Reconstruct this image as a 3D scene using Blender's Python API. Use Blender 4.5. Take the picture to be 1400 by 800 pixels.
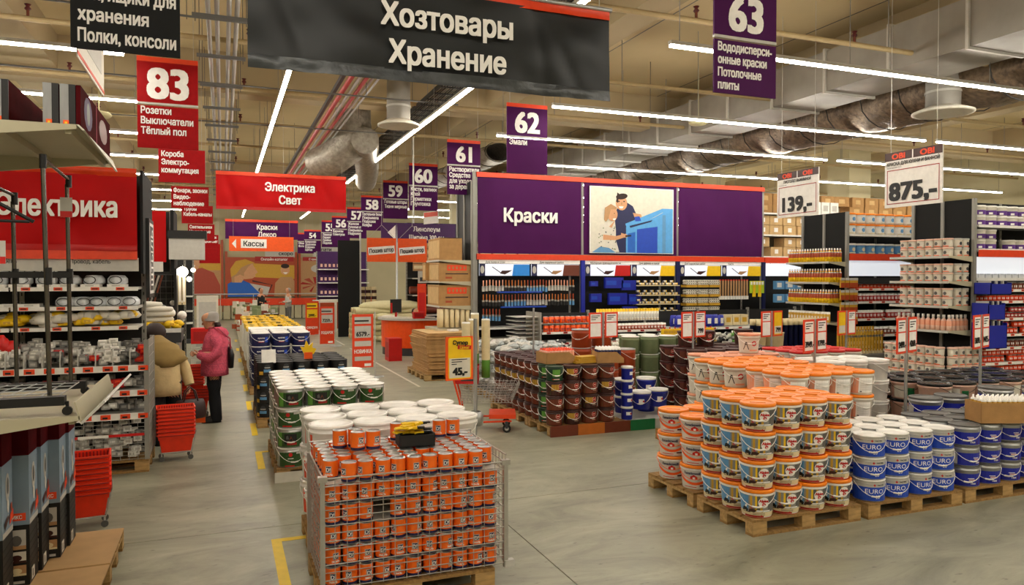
import bpy, math, random
from mathutils import Vector, Matrix
from mathutils.geometry import delaunay_2d_cdt
random.seed(11)
for _o in list(bpy.data.objects): bpy.data.objects.remove(_o)
S = bpy.context.scene; COL = S.collection
PI = math.pi
# ------------------------------------------------------------------ camera, world, exposure
cam = bpy.data.objects.new('camera', bpy.data.cameras.new('camera')); COL.objects.link(cam)
cam.location = (0, 0, 2.2)
cam.rotation_euler = (math.radians(90 - 1.13), 0, math.radians(-21.3))
cam.data.sensor_width = 36; cam.data.lens = 1013 / 1400 * 36; cam.data.clip_start = .05; cam.data.clip_end = 200
S.camera = cam
world = bpy.data.worlds.new('world'); S.world = world; world.use_nodes = True
world.node_tree.nodes['Background'].inputs[0].default_value = (.9, .87, .8, 1)
world.node_tree.nodes['Background'].inputs[1].default_value = .3
S.view_settings.view_transform = 'Standard'; S.view_settings.look = 'None'
S.view_settings.gamma = 1; S.view_settings.use_curve_mapping = False
S.view_settings.exposure = 1.36
LAMP = 23.0           # strength of the tubes of the strip lights
# ------------------------------------------------------------------ materials
def lin(h):
    h = h.lstrip('#'); r = []
    for i in (0, 2, 4):
        c = int(h[i:i+2], 16) / 255
        r.append(c / 12.92 if c <= .04045 else ((c + .055) / 1.055) ** 2.4)
    return r
MATS = {}
def mat(name, col, rough=.5, metal=0, var=.08, scale=14, bump=0, bscale=60, emit=0, alpha=1, spec=.5, trans=0, stretch=None):
    m = bpy.data.materials.new(name); m.use_nodes = True; nt = m.node_tree; b = nt.nodes['Principled BSDF']
    c = lin(col) if isinstance(col, str) else col
    tc = nt.nodes.new('ShaderNodeTexCoord'); src = tc.outputs['Object']
    if stretch:
        mp = nt.nodes.new('ShaderNodeMapping'); mp.inputs['Scale'].default_value = stretch
        nt.links.new(src, mp.inputs[0]); src = mp.outputs[0]
    n = nt.nodes.new('ShaderNodeTexNoise'); n.inputs['Scale'].default_value = scale; n.inputs['Detail'].default_value = 4
    nt.links.new(src, n.inputs['Vector'])
    mr = nt.nodes.new('ShaderNodeMapRange'); mr.inputs[1].default_value = .3; mr.inputs[2].default_value = .7
    nt.links.new(n.outputs['Fac'], mr.inputs[0])
    mx = nt.nodes.new('ShaderNodeMix'); mx.data_type = 'RGBA'
    mx.inputs[6].default_value = [max(0, x * (1 - var)) for x in c] + [1]
    mx.inputs[7].default_value = [min(1, x * (1 + var)) for x in c] + [1]
    nt.links.new(mr.outputs[0], mx.inputs[0]); nt.links.new(mx.outputs[2], b.inputs['Base Color'])
    b.inputs['Roughness'].default_value = rough; b.inputs['Metallic'].default_value = metal
    b.inputs['Specular IOR Level'].default_value = spec
    if trans: b.inputs['Transmission Weight'].default_value = trans
    if alpha < 1: b.inputs['Alpha'].default_value = alpha
    if bump:
        n2 = nt.nodes.new('ShaderNodeTexNoise'); n2.inputs['Scale'].default_value = bscale; n2.inputs['Detail'].default_value = 3
        nt.links.new(src, n2.inputs['Vector'])
        bp = nt.nodes.new('ShaderNodeBump'); bp.inputs['Strength'].default_value = bump; bp.inputs['Distance'].default_value = .02
        nt.links.new(n2.outputs['Fac'], bp.inputs['Height']); nt.links.new(bp.outputs[0], b.inputs['Normal'])
    if emit:
        b.inputs['Emission Color'].default_value = c + [1]; b.inputs['Emission Strength'].default_value = emit
    MATS[name] = m; return m
for a in [
 ('can_orange', '#ff7218', .4), ('white', '#e9e6df', .45), ('white_gloss', '#f2f0ea', .25), ('offwhite', '#d8d2c4', .5), ('black', '#070708', .5), ('black_panel', '#060606', .85),
 ('dark', '#121212', .6), ('grey', '#8a8883', .5), ('mid_grey', '#5c5a57', .5), ('dark_grey', '#35363a', .5), ('light_grey', '#bdbab2', .45),
 ('orange', '#f65a08', .45), ('orange_lid', '#f9880c', .4), ('orange_deep', '#e8440e', .45), ('red', '#c8100a', .45), ('red_dark', '#a00f0c', .5),
 ('basket_red', '#f03410', .35), ('navy', '#10164a', .4), ('blue', '#1746b8', .4), ('sky', '#5c94c4', .45), ('bright_blue', '#1f8ae6', .4),
 ('royal', '#14229a', .4), ('yellow', '#f2c60e', .45), ('ochre', '#c89a2c', .5), ('cream', '#dccba0', .5), ('purple', '#3f0f52', .6), ('purple_hi', '#5b2a86', .5),
 ('green', '#2b4f20', .45), ('green_dark', '#173a26', .4), ('green_hi', '#5f9a3a', .5), ('green_paint', '#0d6a38', .5), ('olive', '#7c8a62', .45),
 ('brown', '#6b2d16', .45), ('brown_dark', '#3a1610', .4), ('terracotta', '#a8441c', .4), ('maroon', '#551014', .45), ('orange_wood', '#b8641c', .5),
 ('skin', '#c98f6c', .55), ('skin_print', '#d09a70', .6), ('hair_brown', '#2a1712', .7), ('pink', '#d04a68', .75), ('pink_dark', '#b84a60', .8),
 ('beige_coat', '#c2a878', .8), ('olive_scarf', '#8f7440', .85), ('cloth_black', '#0e0e14', .85), ('wool_grey', '#a09a94', .9), ('leather', '#2e1414', .5),
 ('chrome', '#c9c9c9', .22, 1), ('steel', '#aeb0b0', .38, .8), ('wire', '#b9b7b2', .35, .7), ('tin', '#b8b8b6', .3, .9), ('bag_clear', '#aeb4b4', .25),
 ('lino', '#b9a88a', .7), ('poly_white', '#dcd9d0', .3), ('pink_white', '#e2b8a4', .45), ('peach', '#e8a080', .45), ('print_white', '#f4f1ec', .6),
 ('banner_red', '#b80608', .5), ('banner_orange', '#e03c0a', .45), ('lime', '#b8d020', .5), ('rug_cream', '#cfc79c', .9), ('desk_orange', '#f0500a', .35),
 ('poster_sky', '#d9d4c4', .6), ('poster_blue', '#1c62c0', .55), ('poster_lightblue', '#58a4e0', .55), ('poster_tan', '#b58a5e', .6), ('poster_red', '#a84430', .6), ('rubber', '#141414', .7),
 ('yellow_paint', '#e8c40c', .5)]:
    mat(*a, var=.06)
mat('concrete_joint', '#3c3a33', .8)
mat('cardboard', '#a97f4c', .8, var=.1, scale=9, bump=.1)
mat('cardboard_light', '#c9a672', .8, var=.08, scale=9)
mat('hardboard', '#b08a58', .7, var=.1, scale=5)
mat('pallet_wood', '#b08d58', .8, var=.3, scale=6, bump=.3, stretch=(1, 6, 6))
mat('pallet_wood_b', '#94713f', .85, var=.3, scale=6, bump=.3, stretch=(6, 1, 6))
mat('ceiling', '#cdb98e', .9, var=.07, scale=.6)
mat('beam', '#b09e7c', .9, var=.08, scale=.5)
mat('pipe_beige', '#b09a70', .6, var=.05)
mat('duct_metal', '#97928a', .5, .3, var=.12, scale=2)
mat('foil', '#6e5c48', .5, .35, var=.5, scale=12, bump=1.0, bscale=22)
mat('foil_white', '#9d968a', .45, .4, var=.3, scale=10, bump=.9, bscale=20)
mat('column', '#b8ae8e', .8, var=.05, scale=1)
mat('shelf_beige', '#b3ab90', .5, var=.05, scale=2)
mat('shelf_metal', '#8f8d86', .45, .2, var=.06, scale=4)
mat('vinyl_black', '#16191b', .42, spec=.35, var=.12, scale=1.2, bump=.12, bscale=3)
mat('box_red', '#4a1014', .9, spec=.04, var=.3, scale=5)
mat('vinyl_hem', '#3c4044', .35, spec=.6, var=.3, scale=8, bump=.5, bscale=14)
mat('sign_red_shaded', '#98060b', .55, spec=.15)  # banner red darkened: shade on signs facing away from the lamps, put into colour
mat('chrome_dark', '#66625c', .25, .9)
mat('brushed_end', '#8d8d8d', .45, .3, var=.15, scale=4, stretch=(8, 1, 1))
mat('vinyl_red', '#b80608', .55, spec=.15, var=.12, scale=1.5, bump=.15, bscale=3)
mat('vinyl_purple', '#450a49', .6, spec=.15, var=.08, scale=1.5, bump=.08, bscale=3)
mat('coat_pink', '#d2586e', .85, spec=.2, var=.15, scale=25, bump=.6, bscale=40)
mat('coat_beige', '#c4ab7c', .85, var=.12, scale=8, bump=.3, bscale=12)
mat('sign_black', '#101112', .6, spec=.2)
mat('lid_black', '#060607', .25, spec=.4)
mat('tube_light', '#fff8ea', .5, emit=LAMP, var=0)
mat('header_light', '#dfe6f2', .5, emit=.22, var=0)
mat('bulb_light', '#fff0d8', .5, emit=6, var=0)
mat('plastic_film', '#d6dade', .15, var=.3, scale=9, bump=.7, bscale=25)
mat('glass_frost', '#f2f2ee', .2, var=.02)
# concrete floor
def floor_mat():
    m = mat('concrete', '#97927e', .4, var=.1, scale=.5); nt = m.node_tree; b = nt.nodes['Principled BSDF']
    tc = nt.nodes.new('ShaderNodeTexCoord')
    n = nt.nodes.new('ShaderNodeTexNoise'); n.inputs['Scale'].default_value = 1.4; n.inputs['Detail'].default_value = 9; n.inputs['Roughness'].default_value = .68; n.inputs['Distortion'].default_value = .8
    mp = nt.nodes.new('ShaderNodeMapping'); mp.inputs['Scale'].default_value = (.6, 1.5, 1)
    nt.links.new(tc.outputs['Object'], mp.inputs[0]); nt.links.new(mp.outputs[0], n.inputs[0])
    r = nt.nodes.new('ShaderNodeValToRGB'); e = r.color_ramp.elements
    e[0].position = .3; e[0].color = lin('#737260') + [1]; e[1].position = .68; e[1].color = lin('#aba993') + [1]
    nt.links.new(n.outputs['Fac'], r.inputs[0])
    n3 = nt.nodes.new('ShaderNodeTexNoise'); n3.inputs['Scale'].default_value = 14; n3.inputs['Detail'].default_value = 6
    nt.links.new(mp.outputs[0], n3.inputs[0])
    r3 = nt.nodes.new('ShaderNodeValToRGB'); r3.color_ramp.elements[0].position = .27; r3.color_ramp.elements[0].color = (.35, .33, .3, 1); r3.color_ramp.elements[1].position = .36; r3.color_ramp.elements[1].color = (1, 1, 1, 1)
    nt.links.new(n3.outputs['Fac'], r3.inputs[0])
    mx = nt.nodes.new('ShaderNodeMix'); mx.data_type = 'RGBA'; mx.blend_type = 'MULTIPLY'; mx.inputs[0].default_value = .7
    nt.links.new(r.outputs[0], mx.inputs[6]); nt.links.new(r3.outputs[0], mx.inputs[7]); nt.links.new(mx.outputs[2], b.inputs['Base Color'])
    mr = nt.nodes.new('ShaderNodeMapRange'); mr.inputs[3].default_value = .28; mr.inputs[4].default_value = .5
    nt.links.new(n.outputs['Fac'], mr.inputs[0]); nt.links.new(mr.outputs[0], b.inputs['Roughness'])
floor_mat()
# ------------------------------------------------------------------ mesh builder
TXT = {}
def text_mesh(s, bold=.016):
    """outlines of the built-in font, each outer contour filled on its own with its holes"""
    k = (s, bold)
    if k in TXT: return TXT[k]
    cu = bpy.data.curves.new('t', 'FONT'); cu.body = s; cu.size = 1
    o = bpy.data.objects.new('t', cu); COL.objects.link(o)
    dg = bpy.context.evaluated_depsgraph_get(); dg.update(); c2 = o.to_curve(dg); C_ = []
    for sp in c2.splines:
        P = []
        if sp.type == 'BEZIER':
            bp = sp.bezier_points; n = len(bp)
            for a in range(n):
                p, q = bp[a], bp[(a + 1) % n]
                A, B, Cc, D = p.co, p.handle_right, q.handle_left, q.co
                flat = (B - (A * 2 + D) / 3).length < 1e-4 and (Cc - (A + D * 2) / 3).length < 1e-4
                for t in ((0,) if flat else (0, .34, .67)):
                    u = 1 - t; v = A * u ** 3 + B * 3 * u * u * t + Cc * 3 * u * t * t + D * t ** 3
                    if not P or abs(v.x - P[-1][0]) + abs(v.y - P[-1][1]) > 2e-3: P.append((v.x, v.y))
        else: P = [(p.co.x, p.co.y) for p in sp.points]
        if len(P) > 2 and abs(P[0][0] - P[-1][0]) + abs(P[0][1] - P[-1][1]) < 2e-3: P.pop()
        if len(P) > 2: C_.append(P)
    o.to_curve_clear(); bpy.data.objects.remove(o); bpy.data.curves.remove(cu)
    if not C_: TXT[k] = ([], [], 0, 1); return TXT[k]
    def wind(pt, P):
        r = 0; x, y = pt
        for i in range(len(P)):
            (x1, y1), (x2, y2) = P[i - 1], P[i]
            if (y1 > y) != (y2 > y) and x < (x2 - x1) * (y - y1) / (y2 - y1) + x1: r += 1 if y2 > y1 else -1
        return r
    bb = [(min(p[0] for p in P), max(p[0] for p in P), min(p[1] for p in P), max(p[1] for p in P)) for P in C_]
    groups = []          # contours whose boxes touch belong to one glyph
    for n, b in enumerate(bb):
        hit = [g for g in groups if any(bb[m][0] < b[1] and b[0] < bb[m][1] and bb[m][2] < b[3] and b[2] < bb[m][3] for m in g)]
        ng = [n] + [m for g in hit for m in g]; groups = [g for g in groups if g not in hit] + [ng]
    vs, fs = [], []
    for g in groups:
        pts, ed = [], []
        for m in g:
            b0 = len(pts); L = len(C_[m]); pts += [Vector(p) for p in C_[m]]; ed += [(b0 + a, b0 + (a + 1) % L) for a in range(L)]
        ov, oe, of = delaunay_2d_cdt(pts, ed, [], 0, 1e-5)[:3]; base = len(vs); vs += [(v.x, v.y, 0) for v in ov]
        for t in of:
            c = (sum(ov[w].x for w in t) / len(t), sum(ov[w].y for w in t) / len(t))
            if sum(wind(c, C_[m]) for m in g) == 0: continue
            a, b2, c2_ = (ov[w] for w in t[:3]); up = (b2.x - a.x) * (c2_.y - a.y) - (b2.y - a.y) * (c2_.x - a.x)
            fs.append(tuple(base + w for w in (t if up > 0 else t[::-1])))
    if bold > .012:      # heavier strokes: the glyph struck at small shifts
        n = len(vs); v0, f0 = vs, fs; vs, fs = [], []
        for q, (dx, dy) in enumerate([(a, b) for a in (-1, 0, 1) for b in (-.6, .6)] + [(0, 0)] if bold > .03 else ((-1, -.5), (1, -.5), (-1, .5), (1, .5)) if bold > .022 else ((-1, 0), (1, 0))):
            vs += [(a + dx * bold, b + dy * bold, z * 4 + q) for a, b, z in v0]; fs += [tuple(k2 + q * n for k2 in f) for f in f0]
    xs = [v[0] for v in vs]
    TXT[k] = (vs, fs, min(xs), max(xs)); return TXT[k]
class MB:
    def __init__(s): s.v = []; s.f = []; s.m = []; s.sm = []; s.mats = []
    def mi(s, n):
        if n not in s.mats: s.mats.append(n)
        return s.mats.index(n)
    def add(s, vs, fs, m, smooth=False):
        b = len(s.v); s.v += [tuple(v) for v in vs]; i = s.mi(m)
        for f in fs: s.f.append(tuple(b + k for k in f)); s.m.append(i); s.sm.append(smooth)
        return s
    def box(s, x0, y0, z0, x1, y1, z1, m, T=None):
        vs = [(x, y, z) for x in (x0, x1) for y in (y0, y1) for z in (z0, z1)]
        if T: vs = [T @ Vector(v) for v in vs]
        return s.add(vs, [(0, 1, 3, 2), (4, 6, 7, 5), (0, 4, 5, 1), (2, 3, 7, 6), (0, 2, 6, 4), (1, 5, 7, 3)], m)
    def cbox(s, c, sz, m, rz=0, rx=0, ry=0):
        T = Matrix.Translation(c) @ Matrix.Rotation(rz, 4, 'Z') @ Matrix.Rotation(ry, 4, 'Y') @ Matrix.Rotation(rx, 4, 'X')
        a, b, c2 = [k / 2 for k in sz]
        return s.box(-a, -b, -c2, a, b, c2, m, T)
    def poly(s, pts, m): return s.add(pts, [tuple(range(len(pts)))], m)
    def prism(s, pts, h, m):  # pts: 3d polygon, h: extrusion vector
        n = len(pts); h = Vector(h); a = [Vector(p) for p in pts]; vs = a + [p + h for p in a]
        return s.add(vs, [tuple(range(n - 1, -1, -1)), tuple(range(n, 2 * n))] + [(i, (i + 1) % n, n + (i + 1) % n, n + i) for i in range(n)], m)
    def lathe(s, prof, m, seg=20, c=(0, 0, 0), ms=None, smooth=True, sx=1, sy=1):
        vs = []; n = len(prof)
        for r, z in prof:
            for k in range(seg):
                a = 2 * PI * k / seg; vs.append((c[0] + r * sx * math.cos(a), c[1] + r * sy * math.sin(a), c[2] + z))
        b = len(s.v); s.v += vs
        for i in range(n - 1):
            j = s.mi(ms[i] if ms else m)
            for k in range(seg):
                k2 = (k + 1) % seg
                s.f.append((b + i * seg + k, b + i * seg + k2, b + (i + 1) * seg + k2, b + (i + 1) * seg + k)); s.m.append(j); s.sm.append(smooth)
        return s
    def disc(s, c, r, m, seg=20, up=True, ry=None):
        ry = ry or r
        vs = [(c[0] + r * math.cos(2 * PI * k / seg), c[1] + ry * math.sin(2 * PI * k / seg), c[2]) for k in range(seg)]
        return s.add(vs, [tuple(range(seg)) if up else tuple(range(seg - 1, -1, -1))], m)
    def tube(s, pts, r, m, seg=8, caps=True, smooth=True, rr=None):
        pts = [Vector(p) for p in pts]; n = len(pts); vs = []
        for i, p in enumerate(pts):
            t = (pts[min(i + 1, n - 1)] - pts[max(i - 1, 0)]).normalized()
            u = t.cross(Vector((0, 0, 1)))
            if u.length < .05: u = t.cross(Vector((0, 1, 0)))
            u.normalize(); w = t.cross(u); q = rr[i] if rr else r
            for k in range(seg):
                a = 2 * PI * (k + .5) / seg; vs.append(p + (u * math.cos(a) + w * math.sin(a)) * q)
        fs = [(i * seg + k, i * seg + (k + 1) % seg, (i + 1) * seg + (k + 1) % seg, (i + 1) * seg + k) for i in range(n - 1) for k in range(seg)]
        s.add(vs, fs, m, smooth)
        if caps: s.add(vs[:seg], [tuple(range(seg - 1, -1, -1))], m); s.add(vs[-seg:], [tuple(range(seg))], m)
        return s
    def loft(s, rings, m, seg=14, caps=True, ms=None):  # ring: (cx,cy,cz,rx,ry[,tilt,rotz])
        vs = []
        for R in rings:
            cx, cy, cz, rx, ry = R[:5]; tl = R[5] if len(R) > 5 else 0; rz = R[6] if len(R) > 6 else 0
            for k in range(seg):
                a = 2 * PI * k / seg; x = rx * math.cos(a); y = ry * math.sin(a)
                z = y * math.sin(tl); y = y * math.cos(tl)
                vs.append((cx + x * math.cos(rz) - y * math.sin(rz), cy + x * math.sin(rz) + y * math.cos(rz), cz + z))
        n = len(rings); b = len(s.v); s.v += vs
        for i in range(n - 1):
            j = s.mi(ms[i] if ms else m)
            for k in range(seg):
                s.f.append((b + i * seg + k, b + i * seg + (k + 1) % seg, b + (i + 1) * seg + (k + 1) % seg, b + (i + 1) * seg + k)); s.m.append(j); s.sm.append(True)
        if caps:
            s.f.append(tuple(b + k for k in range(seg - 1, -1, -1))); s.m.append(s.mi(m)); s.sm.append(True)
            s.f.append(tuple(b + (n - 1) * seg + k for k in range(seg))); s.m.append(s.mi(m)); s.sm.append(True)
        return s
    def ball(s, c, r, m, seg=12, rings=8, sx=1, sy=1, sz=1):
        prof = [(max(.0005, r * math.sin(PI * i / rings)), -r * sz * math.cos(PI * i / rings)) for i in range(rings + 1)]
        return s.lathe(prof, m, seg, c, sx=sx, sy=sy)
    # flat print: o = origin, u = right, v = up (unit vectors)
    def fpoly(s, o, u, v, pts, m, d=.001):
        o, u, v = Vector(o), Vector(u), Vector(v); n = u.cross(v)
        return s.add([o + u * p[0] + v * p[1] + n * d for p in pts], [tuple(range(len(pts)))], m)
    def frect(s, o, u, v, x0, y0, x1, y1, m, d=.001): return s.fpoly(o, u, v, [(x0, y0), (x1, y0), (x1, y1), (x0, y1)], m, d)
    def fell(s, o, u, v, cx, cy, rx, ry, m, d=.001, seg=16, a0=0):
        return s.fpoly(o, u, v, [(cx + rx * math.cos(2 * PI * k / seg) * math.cos(a0) - ry * math.sin(2 * PI * k / seg) * math.sin(a0), cy + rx * math.cos(2 * PI * k / seg) * math.sin(a0) + ry * math.sin(2 * PI * k / seg) * math.cos(a0)) for k in range(seg)], m, d)
    def text(s, t, o, u, v, x, y, h, m, d=.003, align='L', cond=.82, bold=.016, width=None):
        vs, fs, x0, x1 = text_mesh(t, bold); k = h / .73; kx = k * cond; w = (x1 - x0) * kx
        if width and w > width: kx *= width / w; w = width
        dx = x - x0 * kx - (w / 2 if align == 'C' else w if align == 'R' else 0)
        o, u, v = Vector(o), Vector(u), Vector(v); n = u.cross(v)
        return s.add([o + u * (a * kx + dx) + v * (b * k + y) + n * (d + q * .0007) for a, b, q in vs], fs, m)
    # print wrapped round a cone: R(z), centre angle 0 = -Y, s = arc length to the right
    def wgrid(s, R, s0, s1, z0, z1, m, L=1, ns=None, nz=1):
        ns = ns or max(1, int(abs(s1 - s0) / .025)); vs = []
        for j in range(nz + 1):
            z = z0 + (z1 - z0) * j / nz; r = R(z) + .0009 * L
            for i in range(ns + 1):
                a = (s0 + (s1 - s0) * i / ns) / R(z); vs.append((r * math.sin(a), -r * math.cos(a), z))
        return s.add(vs, [(j * (ns + 1) + i, j * (ns + 1) + i + 1, (j + 1) * (ns + 1) + i + 1, (j + 1) * (ns + 1) + i) for j in range(nz) for i in range(ns)], m)
    def wpoly(s, R, pts, m, L=2):
        vs = []
        for x, z in pts:
            a = x / R(z); r = R(z) + .0009 * L; vs.append((r * math.sin(a), -r * math.cos(a), z))
        return s.add(vs, [tuple(range(len(pts)))], m)
    def wdisc(s, R, cs, cz, r, m, L=3, seg=14, r0=0):
        P = []
        for q in (r0, (r0 + r) / 2, r):
            for k in range(seg):
                x, z = cs + q * math.sin(2 * PI * k / seg), cz + q * math.cos(2 * PI * k / seg)
                a = x / R(z); rr = R(z) + .0009 * L; P.append((rr * math.sin(a), -rr * math.cos(a), z))
        return s.add(P, [(j * seg + k, (j + 1) * seg + k, (j + 1) * seg + (k + 1) % seg, j * seg + (k + 1) % seg) for j in range(2) for k in range(seg)], m)
    def wtext(s, R, t, cs, z, h, m, L=4, cond=.82, bold=.02, width=None):
        vs, fs, x0, x1 = text_mesh(t, bold); k = h / .73; kx = k * cond; w = (x1 - x0) * kx
        if width and w > width: kx *= width / w; w = width
        P = []
        for a, b, q in vs:
            x = cs + (a - x0) * kx - w / 2; zz = z + b * k; an = x / R(zz); r = R(zz) + .0009 * L + q * .0004
            P.append((r * math.sin(an), -r * math.cos(an), zz))
        return s.add(P, fs, m)
    def mesh(s, name):
        me = bpy.data.meshes.new(name); me.from_pydata(s.v, [], s.f)
        for n in s.mats: me.materials.append(MATS[n])
        me.polygons.foreach_set('material_index', s.m); me.polygons.foreach_set('use_smooth', s.sm); me.update(); return me
    def build(s, name, parent=None, loc=(0, 0, 0), rz=0): return link(name, s.mesh(name), parent, loc, rz)
KIDS = {}; LAST = [None]
ORD = ['first', 'second', 'third', 'fourth', 'fifth', 'sixth', 'seventh', 'eighth', 'ninth', 'tenth', 'eleventh', 'twelfth'] + ['%dth' % k for k in range(13, 80)]
def link(name, me, parent=None, loc=(0, 0, 0), rz=0):
    o = bpy.data.objects.new(name, me); COL.objects.link(o); o.location = loc; LAST[0] = o
    if rz: o.rotation_euler = (0, 0, rz)
    if parent: o.parent = parent; KIDS.setdefault(parent.name, []).append(o)
    return o
def tag(o, label, cat, group=None, kind=None):
    o['label'] = label; o['category'] = cat
    if group: o['group'] = group
    if kind: o['kind'] = kind
    return o
def thing(name, label, cat, loc=(0, 0, 0), rz=0, group=None, kind=None):
    return tag(link(name, None, None, loc, rz), label, cat, group, kind)
def dup(o, loc=None, rz=None, label=None, group=None, parent=None):
    c = o.copy(); COL.objects.link(c)
    if parent: c.parent = parent; KIDS.setdefault(parent.name, []).append(c)
    if loc is not None: c.location = loc
    if rz is not None: c.rotation_euler = (0, 0, rz)
    if label: c['label'] = label
    if group: c['group'] = group
    for k in KIDS.get(o.name, []): dup(k, parent=c)
    return c
class Proto:   # the first use places the master itself, later uses copy it
    def __init__(s, make): s.make = make; s.o = None
    def put(s, loc, rz=0, label=None, group=None):
        if s.o is None:
            s.o = s.make(); s.o.location = loc; s.o.rotation_euler = (0, 0, rz); o = s.o
            if label: o['label'] = label
            if group: o['group'] = group
            return o
        return dup(s.o, loc, rz, label, group)
def struct(name, mb, parent=None, loc=(0, 0, 0)):
    o = mb.build(name, parent, loc)
    if not parent: o['kind'] = 'structure'
    return o
X_, Y_, Z_ = (1, 0, 0), (0, 1, 0), (0, 0, 1)
R_ = random.uniform
# ================================================================== THE SETTING
XL, XR, YN, YF, ZC = -12.0, 27.0, -7.0, 42.0, 6.9
floor = MB().box(XL, YN, -.2, XR, YF, -.012, 'concrete_joint').build('floor'); floor['kind'] = 'structure'
gx = [XL, -8.3, -2.3, 3.7, 9.7, 15.7, 21.7, XR]; gy = [YN, -4.9, 1.1, 7.17, 13.2, 19.3, 25.4, 31.5, 37.6, YF]
# the joints seen in the photograph
gx = [XL, -8.1, -2.55, 3.0 - .65, 8.55, 14.4, 20.3, XR]
gy = [YN, -5.3, .7, 6.83, 12.9, 19, 25, 31, 37, YF]
for i in range(len(gx) - 1):
    for j in range(len(gy) - 1):
        MB().box(gx[i] + .005, gy[j] + .005, -.1, gx[i+1] - .005, gy[j+1] - .005, 0, 'concrete').build('floor_slab', floor)
for y in [6.42, 9.8, 11.75, 13.9, 16.1, 18.6, 21.4, 24.6, 28]:
    mk = MB(); mk.box(.36, y - .85 if y > 7 else y - 1.2, 0, .44, y, .0025, 'yellow_paint'); mk.box(.36, y - .0, 0, .78, y + .075, .0025, 'yellow_paint'); mk.build('floor_marking', floor)
for y0, y1 in [(14.6, 23.5), (24.5, 31)]:
    MB().box(3.66, y0, 0, 3.71, y1, .0025, 'offwhite').build('floor_line', floor)
ceil = MB().box(XL, YN, ZC, XR, YF, ZC + .2, 'ceiling').build('ceiling'); ceil['kind'] = 'structure'
for x in (-8.6, -2.95, 6.36 - .55, 11.2, 17.5, 23):      # beams along the aisle
    w = 1.0 if x < 0 else .55
    x0 = x - w if x < 0 else x
    MB().box(x0, YN, 6.25, x0 + w, YF, ZC, 'beam').build('ceiling_beam', ceil)
for y in (1.5, 16.6, 31.7):
    MB().box(XL, y, 6.05, XR, y + .5, ZC, 'beam').build('ceiling_beam', ceil)
for x in [XL + 1.5 + 3.0 * k for k in range(13)]:
    MB().box(x, YN, ZC - .006, x + .02, YF, ZC, 'mid_grey').build('panel_joint', ceil)
for n, b in (('wall_far', (XL, YF, 0, XR, YF + .2, ZC)), ('wall_near', (XL, YN - .2, 0, XR, YN, ZC)), ('wall_left', (XL - .2, YN, 0, XL, YF, ZC)), ('wall_right', (XR, YN, 0, XR + .2, YF, ZC))):
    struct(n, MB().box(*b, 'column'))
# beam shoulder under duct, columns
def column(x, y, r, label, sq=False):
    m = MB()
    if sq: m.box(-r, -r, 0, r, r, ZC, 'column')
    else: m.lathe([(r, 0), (r, ZC)], 'column', 24)
    o = m.build('column', None, (x, y, 0)); o['kind'] = 'structure'; o['label'] = label; return o
column(9.9, 31.3, .62, 'thick round beige concrete column behind the orange curtain-sewing signs')
column(21.0, 20.5, .5, 'square beige column rising above the right-hand paint shelving', True)
column(18.3, 25.4, .6, 'square beige column above the right end of the purple banner', True)
# ================================================================== CEILING SERVICES
def strip_light(p0, p1, lab, grp):
    p0, p1 = Vector(p0), Vector(p1); L = (p1 - p0).length; rz = math.atan2(p1.y - p0.y, p1.x - p0.x)
    t = thing('strip_light', lab, 'ceiling light', p0, rz, grp)
    MB().box(0, -.036, .029, L, .036, .08, 'light_grey').build('housing', t)
    MB().box(.01, -.028, 0, L - .01, .028, .028, 'tube_light').build('diffuser', t)
    w = MB(); n = max(2, int(L / 3))
    for k in range(n + 1):
        x = .15 + (L - .3) * k / n; w.tube([(x, 0, .08), (x, 0, ZC - p0.z)], .006, 'grey', 4)
    w.build('suspension_wire', t); return t
ZL = 5.2
lab = {8.27: 'white strip light across above the right-hand pallets, nearest row', 11.95: 'white strip light across the hall, second row',
       14.8: 'white strip light across the hall, third row', 18.2: 'white strip light across, fourth row above purple banner'}
for y in (8.27, 11.95, 14.8, 18.2, 21.6, 25.0, 28.4, 32, 36):
    x0 = 5.42 if y < 18 else 7.4
    for k, (a, b) in enumerate([(x0, x0 + 9.0), (x0 + 9.35, x0 + 18.3)]):
        base = lab.get(y, 'white strip light across the far ceiling, %.0f metres down' % y)
        strip_light((a, y, ZL), (b, y, ZL), base + (', first length' if k == 0 else ', second length'), 'strip lights across the right of the hall')
for y in (11.27, 14.2, 17.3, 20.5, 24, 28, 32, 36):
    strip_light((-10.5, y, ZL), (-1.22, y, ZL), 'white strip light over the electrical shelves, row %.0f metres down the hall' % y, 'strip lights over the electrical department')
for y0, y1, q in ((6.6, 24.0, 'nearer length'), (24.6, 39, 'farther length')):
    strip_light((.92, y0, ZL), (.92, y1, ZL), 'white strip light running down the aisle above the pallet line, ' + q, 'strip lights running down the aisle')
    strip_light((3.69, y0 - .2, ZL), (3.69, y1, ZL), 'white strip light running down the right side of the aisle, ' + q, 'strip lights running down the aisle')
for y in (-4, -.5, 3.2):
    strip_light((-9, y, ZL), (1.5, y, ZL), 'white strip light above the entrance side at %.1f metres' % y, 'strip lights behind the viewpoint')
    strip_light((4, y, ZL), (20, y, ZL), 'white strip light above the near right side at %.1f metres' % y, 'strip lights behind the viewpoint')
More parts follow.
